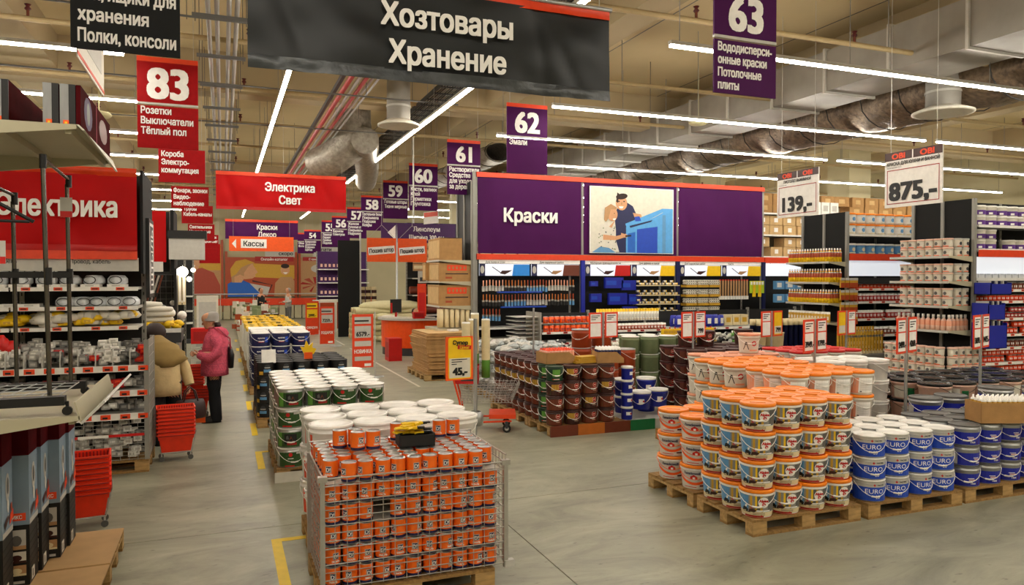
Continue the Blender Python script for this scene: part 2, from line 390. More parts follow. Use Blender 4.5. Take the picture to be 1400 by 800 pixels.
# sprinkler pipes across the hall
def spr_pipe(y, z, x0, x1, lab):
    t = thing('sprinkler_pipe', lab, 'pipe', (0, y, z), 0, 'sprinkler pipes across the ceiling')
    MB().tube([(x0, 0, 0), (x1, 0, 0)], .04, 'pipe_beige', 8).build('pipe', t)
    h = None; hg = None; x = x0 + .6; k = 0
    while x < x1:
        if h is None:
            m = MB(); m.tube([(0, 0, 0), (0, 0, .12)], .02, 'brown', 6); m.lathe([(.03, .12), (.045, .14), (.02, .17), (.045, .2), (.001, .2)], 'maroon', 8); h = m.build('sprinkler_head', t, (x, 0, 0))
            hg = MB().tube([(0, 0, 0), (0, 0, ZC - z)], .008, 'grey', 4).build('hanger', t, (x + .7, 0, 0))
        else:
            dup(h, (x, 0, 0), parent=t); dup(hg, (x + .7, 0, 0), parent=t)
        x += 2.9
for i, y in enumerate((5.6, 8.8, 12.1, 15.1, 18.4, 21.6, 24.8, 28.2, 31.4, 34.8, 38)):
    spr_pipe(y, 5.8, XL + .2, XR - .2, 'beige sprinkler pipe with brown heads across the ceiling, %s from the viewpoint' % ['first', 'second', 'third', 'fourth', 'fifth', 'sixth', 'seventh', 'eighth', 'ninth', 'tenth', 'last'][i])
for y, z, r in ((10.4, 5.55, .016), (13.6, 5.5, .016), (16.9, 5.5, .014)):
    MB().tube([(XL + .2, y, z), (4.2, y, z)], r, 'mid_grey', 5).build('conduit')
    tag(LAST[0], {10.4: 'nearest', 13.6: 'middle', 16.9: 'farthest'}[y] + ' of the thin grey conduits across the left ceiling', 'conduit')
# paired grey pipes with brackets above the aisle
t = thing('pipe_run', 'run of paired grey pipes with cross brackets hanging above the aisle', 'pipes', (0, 0, 0))
for x in (-.16, -.05, .1, .2): MB().tube([(x, 8.4, 5.75), (x, 36, 5.75)], .034, 'duct_metal', 8).build('pipe', t)
br = None
for y in [8.8 + 1.9 * k for k in range(14)]:
    m = MB(); m.box(-.36, 0, 5.66, .36, .05, 5.71, 'mid_grey')
    for x in (-.32, .32): m.tube([(x, .02, 5.6), (x, .02, ZC)], .008, 'mid_grey', 4)
    if br is None: br = m.build('bracket', t, (0, y, 0)); 
    else: dup(br, (0, y, 0), parent=t)
t = thing('red_pipe_run', 'red and steel pipes side by side slanting off above the red banner', 'pipes', (0, 0, 0))
for x, mt, r in ((2.05, 'red_dark', .045), (2.19, 'steel', .03), (2.3, 'red_dark', .035), (2.4, 'steel', .025), (2.5, 'steel', .02)):
    MB().tube([(x, 9, 5.6), (x, 39, 5.6)], r, mt, 8).build('pipe', t)
MB().box(1.93, 9, 5.66, 1.99, 39, 5.74, 'dark_grey').build('tray_rail', t)
for x, y1, q in ((3.75, 39, 'beside the right aisle light'),):
    t = thing('cable_tray', 'dark ladder cable tray full of cables ' + q, 'cable tray', (0, 0, 0))
    for s in (0, .52): MB().box(x + s, 5, 5.72, x + s + .03, y1, 5.8, 'dark').build('side_rail', t)
    c = MB()
    for k in range(9): c.tube([(x + .06 + k * .05, 5, 5.76), (x + .06 + k * .05, y1, 5.76)], .016, 'black' if k % 3 else 'mid_grey', 5)
    c.build('cables', t)
    rr = None
    for k in range(60):
        if rr is None: rr = MB().box(x, 0, 5.7, x + .55, .04, 5.72, 'dark').build('rung', t, (0, 5.2 + k * .5, 0))
        else: dup(rr, (0, 5.2 + k * .5, 0), parent=t)
t = thing('air_duct', 'rectangular grey metal air duct with flanges along the right ceiling', 'duct', (0, 0, 0))
MB().box(10.3, 4.5, 5.62, 11.45, 33, 6.35, 'duct_metal').build('duct_body', t)
fl = None
for k in range(20):
    if fl is None: fl = MB().box(10.26, 0, 5.58, 11.49, .05, 6.39, 'light_grey').build('flange', t, (0, 5 + 1.4 * k, 0))
    else: dup(fl, (0, 5 + 1.4 * k, 0), parent=t)
def foil_duct(x, z, r, y0, y1, lab, mt='foil'):
    t = thing('insulated_duct', lab, 'duct', (0, 0, 0)); m = MB(); n = int((y1 - y0) / .3); rings = []
    m.v = []; seg = 20; vs = []
    for i in range(n + 1):
        y = y0 + (y1 - y0) * i / n; q = r * (1 if i % 3 else .93)
        for k in range(seg):
            a = 2 * PI * k / seg; vs.append((x + q * 1.25 * math.cos(a) * R_(.97, 1.03), y, z + q * .8 * math.sin(a) * R_(.95, 1.04)))
    m.add(vs, [(i * seg + k, i * seg + (k + 1) % seg, (i + 1) * seg + (k + 1) % seg, (i + 1) * seg + k) for i in range(n) for k in range(seg)], mt, True)
    m.build('insulation', t); s = None
    for y in [y0 + .9 * k for k in range(int((y1 - y0) / .9))]:
        b = MB(); b.tube([(x + r * 1.29 * math.cos(a), y, z + r * .83 * math.sin(a)) for a in [2 * PI * q / 16 for q in range(17)]], .012, 'dark', 4)
        if s is None: s = b.build('band', t)
        else: dup(s, (0, y - y0, 0), parent=t)
foil_duct(12.75, 5.75, .62, 6, 34, 'fat foil-wrapped insulated air duct along the right ceiling')
foil_duct(7.6, 5.9, .36, 20.5, 36, 'foil-wrapped round duct over the middle of the hall', 'foil_white')
def diffuser(x, y, z, r, lab, ztop=6.3):
    t = thing('air_diffuser', lab, 'diffuser', (x, y, z), 0, 'round air diffusers below the ducts')
    m = MB(); m.lathe([(r * .55, .12), (r, .03), (r, 0), (r * .9, -.01), (r * .6, .02), (r * .3, .0), (.001, .0)], 'offwhite', 28); m.build('dish', t)
    m = MB(); m.lathe([(r * .56, .1), (r * .56, ztop - z)], 'duct_metal', 20); m.build('riser_duct', t)
    m = MB(); m.lathe([(r * .59, .35), (r * .59, .39)], 'light_grey', 20); m.build('clamp', t)
diffuser(11.95, 9.55, 5.12, .5, 'round white air diffuser hanging under the foil-wrapped duct')
diffuser(3.15, 14.05, 5.1, .4, 'round white air diffuser just below the black banner')
t = thing('bent_duct', 'bulky elbowed foil duct over the aisle right of the red pipes', 'duct', (0, 0, 0))
m = MB(); m.tube([(3.0, 18.4, 6.6), (3.0, 18.4, 5.9), (2.9, 18.5, 5.45), (2.6, 18.9, 5.2), (2.2, 19.4, 5.1)], .42, 'foil_white', 14, rr=[.42, .45, .47, .42, .36]); m.build('elbow', t)
m = MB(); m.tube([(3.2, 17.9, 5.5), (3.9, 21.5, 5.3), (4.3, 24, 5.3)], .33, 'foil_white', 14); m.build('branch', t)
for x, y, z in ((9.15, 12.9, 5.35), (-1.9, 14.0, 4.86)):
    t = MB().lathe([(.001, 0), (.16, .01), (.2, .05), (.16, .09), (.03, .1), (.01, .13), (.01, ZC - z)], 'rug_cream', 20).build('ceiling_speaker', None, (x, y, z))
    tag(t, 'round cream ceiling dome hanging ' + ('right of the black banner' if x > 0 else 'left of the number 83 sign'), 'dome', 'round cream ceiling domes')
# thin vertical hanging wires/pipes
for i in range(46):
    x = R_(-6, 9.6); y = R_(10, 34)
    w = MB().tube([(0, 0, 0), (0, 0, ZC - 5.4)], .007, 'mid_grey', 4).build('hanging_rod', None, (x, y, 5.4 + R_(-.2, .5)))
    tag(w, 'thin grey threaded rod hanging from the ceiling', 'rod', 'threaded rods hanging from the ceiling')
# ================================================================== HANGING SIGNS
def wires(t, xs, z0, z1=ZC, r=.004):
    for x in xs: MB().tube([(x, 0, z0), (x, 0, z1)], r, 'light_grey', 4).build('wire', t)
def aisle_sign(x, y, num, lines, ztop, hnum, htext, m, mtxt, lab, grp, tx=.1):
    t = thing('aisle_sign', lab, 'sign', (x, y, ztop), 0, grp)
    w = .8; o = (0, -.012, 0); hp = hnum
    MB().box(0, -.012, -hnum + .02, w, .012, -.07, m).build('number_board', t)
    MB().box(0, -.014, -.07, w, .014, 0, 'banner_orange').build('top_strip', t)
    MB().box(0, -.016, -hnum, w, .016, -hnum + .03, 'light_grey').build('clip_rail', t)
    if num:
        b = MB(); b.text(num, o, X_, Z_, w / 2, -hnum + .1, hnum - .24, 'print_white', align='C', cond=.95, bold=.04); b.build('number', t)
    MB().box(0, -.01, -hnum - htext, w, .01, -hnum - .015, m).build('text_board', t)
    b = MB()
    for i, l in enumerate(lines): b.text(l, (0, -.01, 0), X_, Z_, .045, -hnum - .13 - i * (.132 if len(lines) > 3 else .145), tx * 1.06, 'print_white', cond=.76, bold=.034, width=.72)
    b.build('lettering', t)
    wires(t, (.06, w - .06), 0, ZC - ztop)
    return t
P = 'vinyl_purple'; GP = 'purple aisle number signs'
aisle_sign(4.76, 6.45, '63', ['Вододисперси-', 'онные краски', 'Потолочные', 'плиты'], 5.3, .6, .57, P, 1, 'purple hanging aisle sign 63 listing water-based paints and ceiling tiles', GP, .085)
aisle_sign(4.81, 12.6, '62', ['Эмали'], 5.38, .62, .65, P, 1, 'purple hanging aisle sign 62 with the single word for enamels', GP)
aisle_sign(4.8, 16.4, '61', ['Растворители', 'Средства', 'для ухода', 'за деревом'], 5.38, .6, .66, P, 1, 'purple hanging aisle sign 61 listing thinners and wood care', GP)
aisle_sign(4.72, 19.8, '60', ['Кисти, валики', 'Клей', 'Герметики', 'Грунтовка'], 5.32, .62, .66, P, 1, 'purple hanging aisle sign 60 listing brushes, glue, sealants and primer', GP)
aisle_sign(4.78, 23.6, '59', ['Готовые шторы', 'Ткани мерные'], 5.32, .6, .62, P, 1, 'purple hanging aisle sign 59 listing ready curtains and fabrics', GP)
aisle_sign(4.72, 27.3, '58', ['Постельное бельё', 'Покрывала', 'Подушки', 'Ковры'], 5.22, .6, .68, P, 1, 'purple hanging aisle sign 58 listing bed linen, pillows and carpets', GP)
aisle_sign(4.78, 31, '57', ['Жалюзи', 'Рулонные шторы', 'Покрывала', 'Подушки'], 5.12, .6, .68, P, 1, 'purple hanging aisle sign 57 listing blinds, half hidden behind sign 58', GP)
aisle_sign(4.6, 34.2, '56', ['Карнизы', 'Плинтусы'], 5.0, .6, .68, P, 1, 'purple hanging aisle sign 56 listing curtain rails', GP)
aisle_sign(4.4, 36.3, '55', ['Ламинат', 'Паркет', 'Пробка', 'Подложка'], 4.95, .6, .68, P, 1, 'purple hanging aisle sign 55 partly behind sign 56', GP)
aisle_sign(3.7, 37.4, '54', ['Ковролин', 'Дорожки', 'Коврики', 'Щётки'], 4.55, .5, .6, P, 1, 'smallest purple aisle sign 54 near the far wall', GP)
aisle_sign(3.55, 39.2, '5', ['Обои', 'Фото'], 4.5, .45, .6, P, 1, 'purple sign peeping out behind sign 54', GP)
GR = 'red aisle signs of the electrical department'
aisle_sign(-1.12, 11.8, '83', ['Розетки', 'Выключатели', 'Тёплый пол'], 5.36, .68, .62, 'sign_red_shaded', 1, 'red hanging aisle sign 83 for sockets, switches and warm floors', GR, .095)
def text_sign(x, y, lines, zt, h, lab, m='sign_red_shaded', tx=.095, lh=.15, y0=.14, grp=GR):
    t = thing('hanging_sign', lab, 'sign', (x, y, zt), 0, grp)
    MB().box(0, -.01, -h, .8, .01, 0, m).build('board', t)
    b = MB()
    for i, l in enumerate(lines): b.text(l, (0, -.01, 0), X_, Z_, .05, -y0 - i * lh, tx * 1.06, 'print_white', cond=.78, bold=.034, width=.72)
    b.build('lettering', t); wires(t, (.06, .74), 0, ZC - zt)
text_sign(-1.1, 15.2, ['Короба', 'Электро-', 'коммутация'], 4.6, .62, 'red hanging sign for cable ducting just behind and below sign 83')
text_sign(-1.1, 18.8, ['Фонари, звонки', 'Видео-', 'наблюдение'], 4.32, .5, 'red hanging sign for torches, doorbells and video cameras')
text_sign(-1.05, 22.3, ['Трубы', 'Кабель-каналы'], 4.2, .5, 'red hanging sign for pipes and cable channels')
text_sign(-1.05, 26.2, ['Светильники', 'Настольные', 'лампы'], 3.95, .55, 'red hanging sign for table lamps, small in the distance')
text_sign(-.95, 29.8, ['Светильники', 'Накладной свет'], 3.8, .5, 'red hanging sign for surface lamps, smaller still')
text_sign(-.9, 33, ['Люстры'], 3.6, .8, 'last red hanging sign before the far wall posters')
text_sign(-1.12, 6.83, ['ния, ящики для', 'хранения', 'Полки, консоли'], 4.56, .52, 'black hanging sign listing storage boxes, shelves and brackets, top cut by the frame', 'sign_black', .1, .17, .12, 'black department signs')
# white banner seen edge-on under it
t = thing('price_banner', 'white and orange banner seen almost edge-on under the black shelf sign', 'banner', (-1.2, 7.63, 4.18), PI / 2)
b = MB(); b.box(0, 0, 0, 1.6, .01, .7, 'offwhite'); b.box(0, -.004, .03, 1.6, 0, .06, 'banner_orange'); b.box(.2, -.004, .2, 1.4, 0, .45, 'light_grey'); b.build('cloth', t)
wires(t, (.1, 1.5), .7, ZC - 4.18)
def cloth(x0, x1, z0, z1, y, m, amp=.012, nx=60, nz=10, seed=1, sag=0, edge_lift=0):
    rnd = random.Random(seed); ph = [rnd.uniform(0, 6.3) for _ in range(4)]; vs = []
    for j in range(nz + 1):
        for i in range(nx + 1):
            u = i / nx; v = j / nz; x = x0 + (x1 - x0) * u
            z = z0 + (z1 - z0) * v + (sag * math.sin(PI * u) * (1 if v > .5 else 0) * (v - .5) * 2)
            d = amp * (math.sin(u * 9 + v * 4 + ph[0]) * .5 + math.sin(u * 26 + v * 9 + ph[1]) * .3 * (1 - v * .5) + math.sin((u * 14 - v * 7) + ph[2]) * .4 + math.exp(-((u - .06 - (1 - v) * .08) / .03) ** 2) * 1.2 + .8 * math.exp(-((u - .9 + v * .12) / .02) ** 2) + .6 * math.exp(-((u - .8 + v * .04) / .02) ** 2))
            vs.append((x, y + d, z))
    b = MB(); b.add(vs, [(j * (nx + 1) + i, j * (nx + 1) + i + 1, (j + 1) * (nx + 1) + i + 1, (j + 1) * (nx + 1) + i) for j in range(nz) for i in range(nx)], m, True)
    return b
# the big black banner
t = thing('department_banner', 'huge black vinyl banner for household goods and storage with orange top edge', 'banner', (.18, 5.8, 3.75), 0, None)
cloth(0, 3.0, .09, .73, 0, 'vinyl_black', .02, nx=90, nz=14, seed=4).build('cloth', t)
cloth(0, 3.0, .0, .1, -.012, 'vinyl_hem', .018, nx=90, nz=3, seed=4).build('hem', t)
cloth(0, 3.0, .71, .81, -.006, 'banner_orange', .01, nz=3, seed=5).build('top_hem', t)
b = MB(); o = (0, -.05, 0)
b.text('Хозтовары', o, X_, Z_, 1.52, .42, .18, 'print_white', align='C', cond=.88, bold=.034, width=1.1)
b.text('Хранение', o, X_, Z_, 1.52, .13, .18, 'print_white', align='C', cond=.88, bold=.034, width=.98)
b.build('lettering', t)
MB().tube([(-.02, 0, .8), (3.02, 0, .8)], .02, 'steel', 8).build('carrier_rod', t)
wires(t, (.1, 1.0, 2.0, 2.9), .8, ZC - 3.75)
MB().tube([(0, 0, 0), (0, 0, 2.45)], .02, 'light_grey', 8).build('sign_pole', None, (4.55, 18.6, 3.6))
tag(LAST[0], 'thin upright grey pole hanging beside sign 60', 'pole')
# red banner Электрика Свет
t = thing('department_banner', 'red vinyl banner for electrics and light hanging across the aisle', 'banner', (-.14, 18.5, 3.8))
cloth(0, 2.97, .06, .82, 0, 'vinyl_red', .02, seed=2).build('cloth', t)
b = MB(); b.box(0, -.02, .8, 2.97, .01, .88, 'banner_orange'); b.build('top_hem', t)
b = MB(); b.box(0, -.02, 0, 2.97, .01, .07, 'banner_red'); b.build('hem', t)
b = MB(); b.text('Электрика', (0, -.035, 0), X_, Z_, 1.65, .46, .2, 'print_white', align='C', bold=.034, width=1.25); b.text('Свет', (0, -.035, 0), X_, Z_, 1.65, .16, .2, 'print_white', align='C', bold=.034); b.build('lettering', t)
wires(t, (.1, 1.5, 2.87), .86, ZC - 3.8)
# purple banner Краски Декор
t = thing('department_banner', 'dark purple banner for paint and decor far down the aisle', 'banner', (.1, 34, 3.88))
cloth(0, 3.0, 0, .74, 0, 'vinyl_purple', .02, seed=3).build('cloth', t)
MB().box(0, -.02, .74, 3.0, .01, .84, 'banner_orange').build('top_hem', t)
b = MB(); b.text('Краски', (0, -.035, 0), X_, Z_, 1.7, .42, .22, 'print_white', align='C', bold=.03); b.text('Декор', (0, -.035, 0), X_, Z_, 1.7, .1, .22, 'print_white', align='C', bold=.03); b.build('lettering', t)
wires(t, (.1, 2.9), .84, ZC - 3.88)
# Кассы
t = thing('direction_sign', 'orange sign with white arrow pointing left to the tills', 'sign', (.22, 30, 3.22))
MB().box(0, -.015, 0, 2.35, .015, .56, 'orange').build('board', t)
b = MB(); o = (0, -.015, 0); b.fpoly(o, X_, Z_, [(.1, .28), (.25, .46), (.25, .1)], 'print_white', .002); b.frect(o, X_, Z_, .42, .12, 1.35, .46, 'print_white', .002); b.text('Кассы', o, X_, Z_, .88, .19, .2, 'black', .005, 'C', .9, .03); b.build('lettering', t)
wires(t, (.15, 2.2), .56, ZC - 3.22)
# Линолеум
t = thing('rail_banner', 'dark purple banner on linoleum three metres wide with a white arrow', 'banner', (5.05, 25.3, 3.42))
MB().box(0, -.02, 0, 2.65, .02, .68, 'purple').build('board', t)
b = MB(); o = (0, -.02, 0); b.fpoly(o, X_, Z_, [(.22, .34), (.5, .6), (.5, .08)], 'print_white', .003)
b.text('Линолеум', o, X_, Z_, 1.6, .4, .17, 'print_white', .005, 'C', .84, .02); b.text('Ширина 300 см', o, X_, Z_, 1.6, .1, .18, 'print_white', .005, 'C', .84, .025, 1.25); b.build('lettering', t)
wires(t, (.15, 2.5), .68, ZC - 3.42)
# Пошив штор, two boards with wires hung from a point beside a post
for k, x in enumerate((4.15, 5.12)):
    t = thing('sewing_sign', ('left' if k == 0 else 'right') + ' of the two orange signs for curtain sewing', 'sign', (x, 23.0, 2.7), 0, 'orange curtain sewing signs')
    MB().box(0, -.015, 0, .93, .015, .74, 'orange').build('board', t)
    b = MB(); u = Vector((math.cos(.09), 0, math.sin(.09))); v = Vector((-math.sin(.09), 0, math.cos(.09))); o = (.05, -.015, .2)
    b.frect(o, u, v, 0, 0, .83, .24, 'print_white', .003); b.text('Пошив штор', o, u, v, .415, .06, .13, 'black', .006, 'C', .8, .035, .76); b.build('lettering', t)
    w = MB(); w.tube([(.05, 0, .74), (.46, 0, 1.15)], .006, 'light_grey', 4); w.tube([(.88, 0, .74), (.46, 0, 1.15)], .006, 'light_grey', 4); w.tube([(.46, 0, 1.15), (.46, 0, ZC - 2.7)], .006, 'light_grey', 4); w.build('wire', t)
MB().lathe([(.25, 0), (.25, .03), (.035, .05), (.03, 3.0), (.0, 3.9)], 'steel', 10).build('sign_post', None, (5.0, 22.6, 0))
tag(LAST[0], 'slim steel post standing by the orange service desk', 'post')
# hanging price boards 875 and 139
def price_board(cx, cy, z0, w, h, rz, price, title, sub, lab):
    t = thing('price_board', lab, 'price board', (cx, cy, z0), rz, 'large white hanging price boards')
    MB().box(-w / 2, -.01, 0, w / 2, .01, h, 'white').build('board', t)
    b = MB(); o = (0, -.01, 0); q = h
    b.frect(o, X_, Z_, -w / 2, h - .15 * q, -.01, h, 'brown_dark', .002); b.frect(o, X_, Z_, .01, h - .15 * q, w / 2, h, 'brown_dark', .002)
    for s in (-.25, .25): b.text('OBI', o, X_, Z_, s * w, h - .125 * q, .1 * q, 'orange_deep', .004, 'C', 1.3, .05)
    b.text(title, o, X_, Z_, 0, h - .24 * q, .062 * q, 'black', .004, 'C', .8, .04, w * .93); b.text(sub, o, X_, Z_, -w * .46, h - .29 * q, .03 * q, 'black', .004, 'L', .8, .01)
    x0, x1, y0, y1, e = -w * .455, w * .455, .06 * q, .68 * q, .012
    for r in ((x0, y0, x1, y0 + e), (x0, y1 - e, x1, y1), (x0, y0, x0 + e, y1), (x1 - e, y0, x1, y1)): b.frect(o, X_, Z_, *r, 'red_dark', .004)
    b.text(price, o, X_, Z_, 0, .13 * q, .32 * q, 'black', .005, 'C', 1.1, .05, w * .84); b.build('lettering', t)
    wires(t, (-w * .4, w * .4), h, ZC - z0)
price_board(9.7, 8.24, 3.29, 1.0, .85, -PI / 2, '875,-', 'КРАСКА ДЛЯ КУХНИ И ВАННОЙ', 'белая матовая 2,5 л', 'larger white hanging price board reading 875 for kitchen and bathroom paint')
price_board(9.4, 10.32, 3.28, 1.0, .8, -PI / 2, '139,-', 'ПИСТОЛЕТ ВЫЖИМНОЙ', 'полукорпусный', 'smaller white hanging price board reading 139 for a caulking gun')
t = thing('price_board', 'small white tilted price board hanging under sign 60', 'price board', (5.55, 20.6, 3.75), -1.2, 'large white hanging price boards')
MB().box(-.35, -.01, 0, .35, .01, .35, 'white').build('board', t); MB().box(-.33, -.014, .2, .33, -.01, .33, 'banner_orange').build('header', t); wires(t, (-.3, .3), .35, 3.1)

# standing price stands ------------------------------------------------
def stand_sign(b, ox, oz, w, h, price, top='', yellow=False, y=-.012):
    o = (ox, y, oz)
    b.box(ox, y, oz, ox + w, y + .012, oz + h, 'banner_orange')
    e = w * .1
    if yellow:
        b.frect(o, X_, Z_, e, e, w - e, h - e, 'yellow', .002); b.frect(o, X_, Z_, e * 1.3, h * .1, w - e * 1.3, h * .4, 'offwhite', .004)
    else:
        b.frect(o, X_, Z_, e, h * .62, w - e, h - e, 'print_white', .002); b.frect(o, X_, Z_, e, e, w - e, h * .58, 'print_white', .002)
        for k in range(3): b.frect(o, X_, Z_, e * 1.6, h * (.87 - .07 * k) - .006, w - e * (1.8 + k * 1.6), h * (.9 - .07 * k) - .006, 'dark', .004)
    if price: b.text(price, o, X_, Z_, w / 2, h * .17, h * .18, 'black', .006, 'C', .95, .04, w * .8)
def price_stand(x, y, ztop, z0, signs, lab, rz=.35, w=.26, h=.4, base=True):
    t = thing('price_stand', lab, 'price stand', (x, y, z0), rz, 'orange-framed price stands')
    m = MB(); m.tube([(0, 0, 0), (0, 0, ztop - z0)], .017, 'steel', 8); m.build('pole', t)
    if base: MB().lathe([(.001, .03), (.16, .02), (.17, 0)], 'steel', 18).build('base', t)
    for k, p in enumerate(signs):
        b = MB(); s = -1 if k == 0 else 1; ox = -w - .03 if k == 0 else .03
        stand_sign(b, ox, ztop - z0 - h, w, h, p[0], '', p[1]); b.build('price_sign', t)
    return t
price_stand(6.7, 7.05, 1.7, 0, [('3949.-', 0), ('1799.-', 0)], 'price stand reading 3949 and 1799 among the orange lids')
price_stand(7.22, 6.2, 1.75, 0, [('2499.-', 0), ('4269.-', 0)], 'price stand reading 2499 and 4269 behind the blue tins', w=.25)
price_stand(8.45, 6.22, 1.76, 0, [('3699.-', 0), ('1425.-', 0)], 'price stand reading 3699 and 1425 on the right by black lids', w=.25)
price_stand(8.02, 9.35, 1.68, 0, [('', 0), ('799', 1)], 'price stand with one yellow and one white card, by the navy rollers', rz=.3)
price_stand(9.6, 9.4, 1.66, 0, [('', 1), ('', 0)], 'price stand with yellow card half behind the 3949 stand', rz=.3)
price_stand(6.75, 9.62, 1.68, 0, [('', 0), ('799', 0)], 'price stand before the yellow jugs, left of the navy rollers', rz=.3)
price_stand(5.55, 10.3, 1.66, 0, [('', 0), ('', 0)], 'price stand before the orange cans over the brown stain buckets', rz=.2)
price_stand(4.62, 10.9, 1.72, 0, [], 'bare steel pole rising behind the cardboard tray of stain buckets')
# tall red stands along the right of the aisle
def tall_stand(x, y, z1, lab, yellow, num, word, h=1.35, w=.46):
    t = thing('tall_price_stand', lab, 'price stand', (x, y, 0), .1, 'tall red price stands along the aisle')
    MB().tube([(w / 2 + .04, 0, 0), (w / 2 + .04, 0, z1 + .05)], .015, 'light_grey', 6).build('pole', t)
    MB().lathe([(.001, .02), (.2, .015), (.2, 0)], 'steel', 16).build('base', t, (w / 2 + .04, 0, 0))
    b = MB(); b.box(-w / 2, -.01, z1 - h, w / 2, .01, z1, 'banner_orange'); o = (-w / 2, -.01, z1 - h); e = .05
    b.frect(o, X_, Z_, e, h * .56, w - e, h * .78, 'yellow' if yellow else 'light_grey', .003); b.frect(o, X_, Z_, e, h * .82, w - e, h * .95, 'yellow' if yellow else 'light_grey', .003)
    b.text(num, o, X_, Z_, w / 2, h * .59, .1, 'black', .006, 'C', .85, .04, w - .12); b.text(word, o, X_, Z_, w / 2, h * .27, .085, 'print_white', .006, 'C', .9, .03, w - .08)
    b.frect(o, X_, Z_, e, h * .86, w - 2 * e, h * .89, 'black', .006)
    if word == 'НОВИНКА': b.frect(o, X_, Z_, e, h * .4, w - e, h * .5, 'light_grey', .003); b.frect(o, X_, Z_, e, h * .13, w - e, h * .21, 'light_grey', .003)
    b.frect(o, X_, Z_, w - .2, .03, w - .05, .09, 'print_white', .003); b.build('sign_panel', t)
tall_stand(2.86, 16.4, 1.4, 'tall red price stand reading 6579 and marked as new, nearest of the three', False, '6579.-', 'НОВИНКА', 1.18, .47)
tall_stand(3.1, 24.3, 1.28, 'tall red price stand reading 7259, middle of the three', False, '7259.-', 'ПОДАРОК', 1.2, .46)
tall_stand(3.2, 29.5, 1.3, 'tall red stand with a yellow top card, farthest of the three', True, '2999.-', 'СКИДКА', 1.45, .5)
# yellow promo sign on a pole, in front of the trolley
t = thing('promo_stand', 'yellow and orange promo sign reading 45 on a steel pole', 'price stand', (2.07, 6.2, 0), .15)
MB().tube([(0, 0, .02), (0, 0, 1.84)], .017, 'steel', 8).build('pole', t)
MB().lathe([(.001, .03), (.13, .02), (.14, 0)], 'steel', 18).build('base', t)
MB().lathe([(.05, 1.02), (.07, .99), (.07, .9), (.02, .9)], 'steel', 14).build('clamp', t)
b = MB(); b.box(-.29, -.014, 1.31, -.03, 0, 1.69, 'orange'); o = (-.29, -.014, 1.302)
pts = []
for cx, cy, a0 in ((.22, .36, 0), (.04, .36, 90), (.04, .04, 180), (.22, .04, 270)):
    for k in range(4): a = math.radians(a0 + k * 30); pts.append((cx + .02 * math.cos(a), cy + .02 * math.sin(a)))
b.fpoly(o, X_, Z_, pts, 'yellow', .002); b.frect(o, X_, Z_, .03, .03, .23, .2, 'offwhite', .003)
u = Vector((math.cos(-.06), 0, math.sin(-.06))); v = Vector((math.sin(.06), 0, math.cos(.06)))
b.text('Супер', o, u, v, .04, .325, .035, 'black', .006, 'L', 1, .05); b.text('Супер', o, u, v, .04, .327, .031, 'yellow', .007, 'L', 1.02, .0)
b.frect(o, u, v, .09, .285, .22, .32, 'red', .006); b.text('Цена!', o, u, v, .155, .29, .025, 'yellow', .008, 'C', 1, .03)
for k in range(3): b.frect(o, X_, Z_, .05, .185 - .02 * k, .2 - .05 * k, .192 - .02 * k, 'black', .005)
b.text('45,-', o, X_, Z_, .13, .055, .065, 'black', .006, 'C', 1, .06); b.build('sign_board', t)
# ================================================================== PALLETS, BUCKETS, TINS
def pallet_make():
    t = thing('pallet', 'wooden pallet', 'pallet')
    bl = None; m = MB().box(0, 0, 0, .145, .1, .078, 'pallet_wood')
    for x in (0, .5275, 1.055):
        for y in (0, .35, .7):
            if bl is None: bl = m.build('block', t, (x, y, .022))
            else: dup(bl, (x, y, .022), parent=t)
    b0 = None
    for y in (0, .35, .7):
        if b0 is None: b0 = MB().box(0, 0, 0, 1.2, .1, .022, 'pallet_wood_b').build('bottom_board', t)
        else: dup(b0, (0, y, 0), parent=t)
    for i, (y, w) in enumerate(((0, .145), (.17, .1), (.33, .145), (.53, .1), (.655, .145))):
        MB().box(0, y, .122, 1.2, y + w, .144, 'pallet_wood_b').build('deck_board', t)
    s0 = None
    for x in (0, .5275, 1.055):
        if s0 is None: s0 = MB().box(x, 0, .1, x + .145, .8, .122, 'pallet_wood').build('stringer_board', t)
        else: dup(s0, (x, 0, 0), parent=t)
    return t
PAL = Proto(pallet_make); GPAL = 'wooden pallets on the shop floor'
def pallet(x, y, lab, rz=0): return PAL.put((x, y, 0), rz, lab, GPAL)
def handle_mb(R, z, droop, m='white', yo=0, r=.0032, grip=None):
    pts = []; n = 12
    for k in range(n + 1):
        a = PI * k / n; an = (a - PI / 2) * .98
        pts.append(((R + .008) * math.sin(an) , -(R + .008) * math.cos(an) , z - droop * math.sin(a) ** 1.2))
    b = MB(); b.tube(pts, r, m, 5)
    if grip: b.tube(pts[5:8], r * 2.6, grip, 6)
    return b
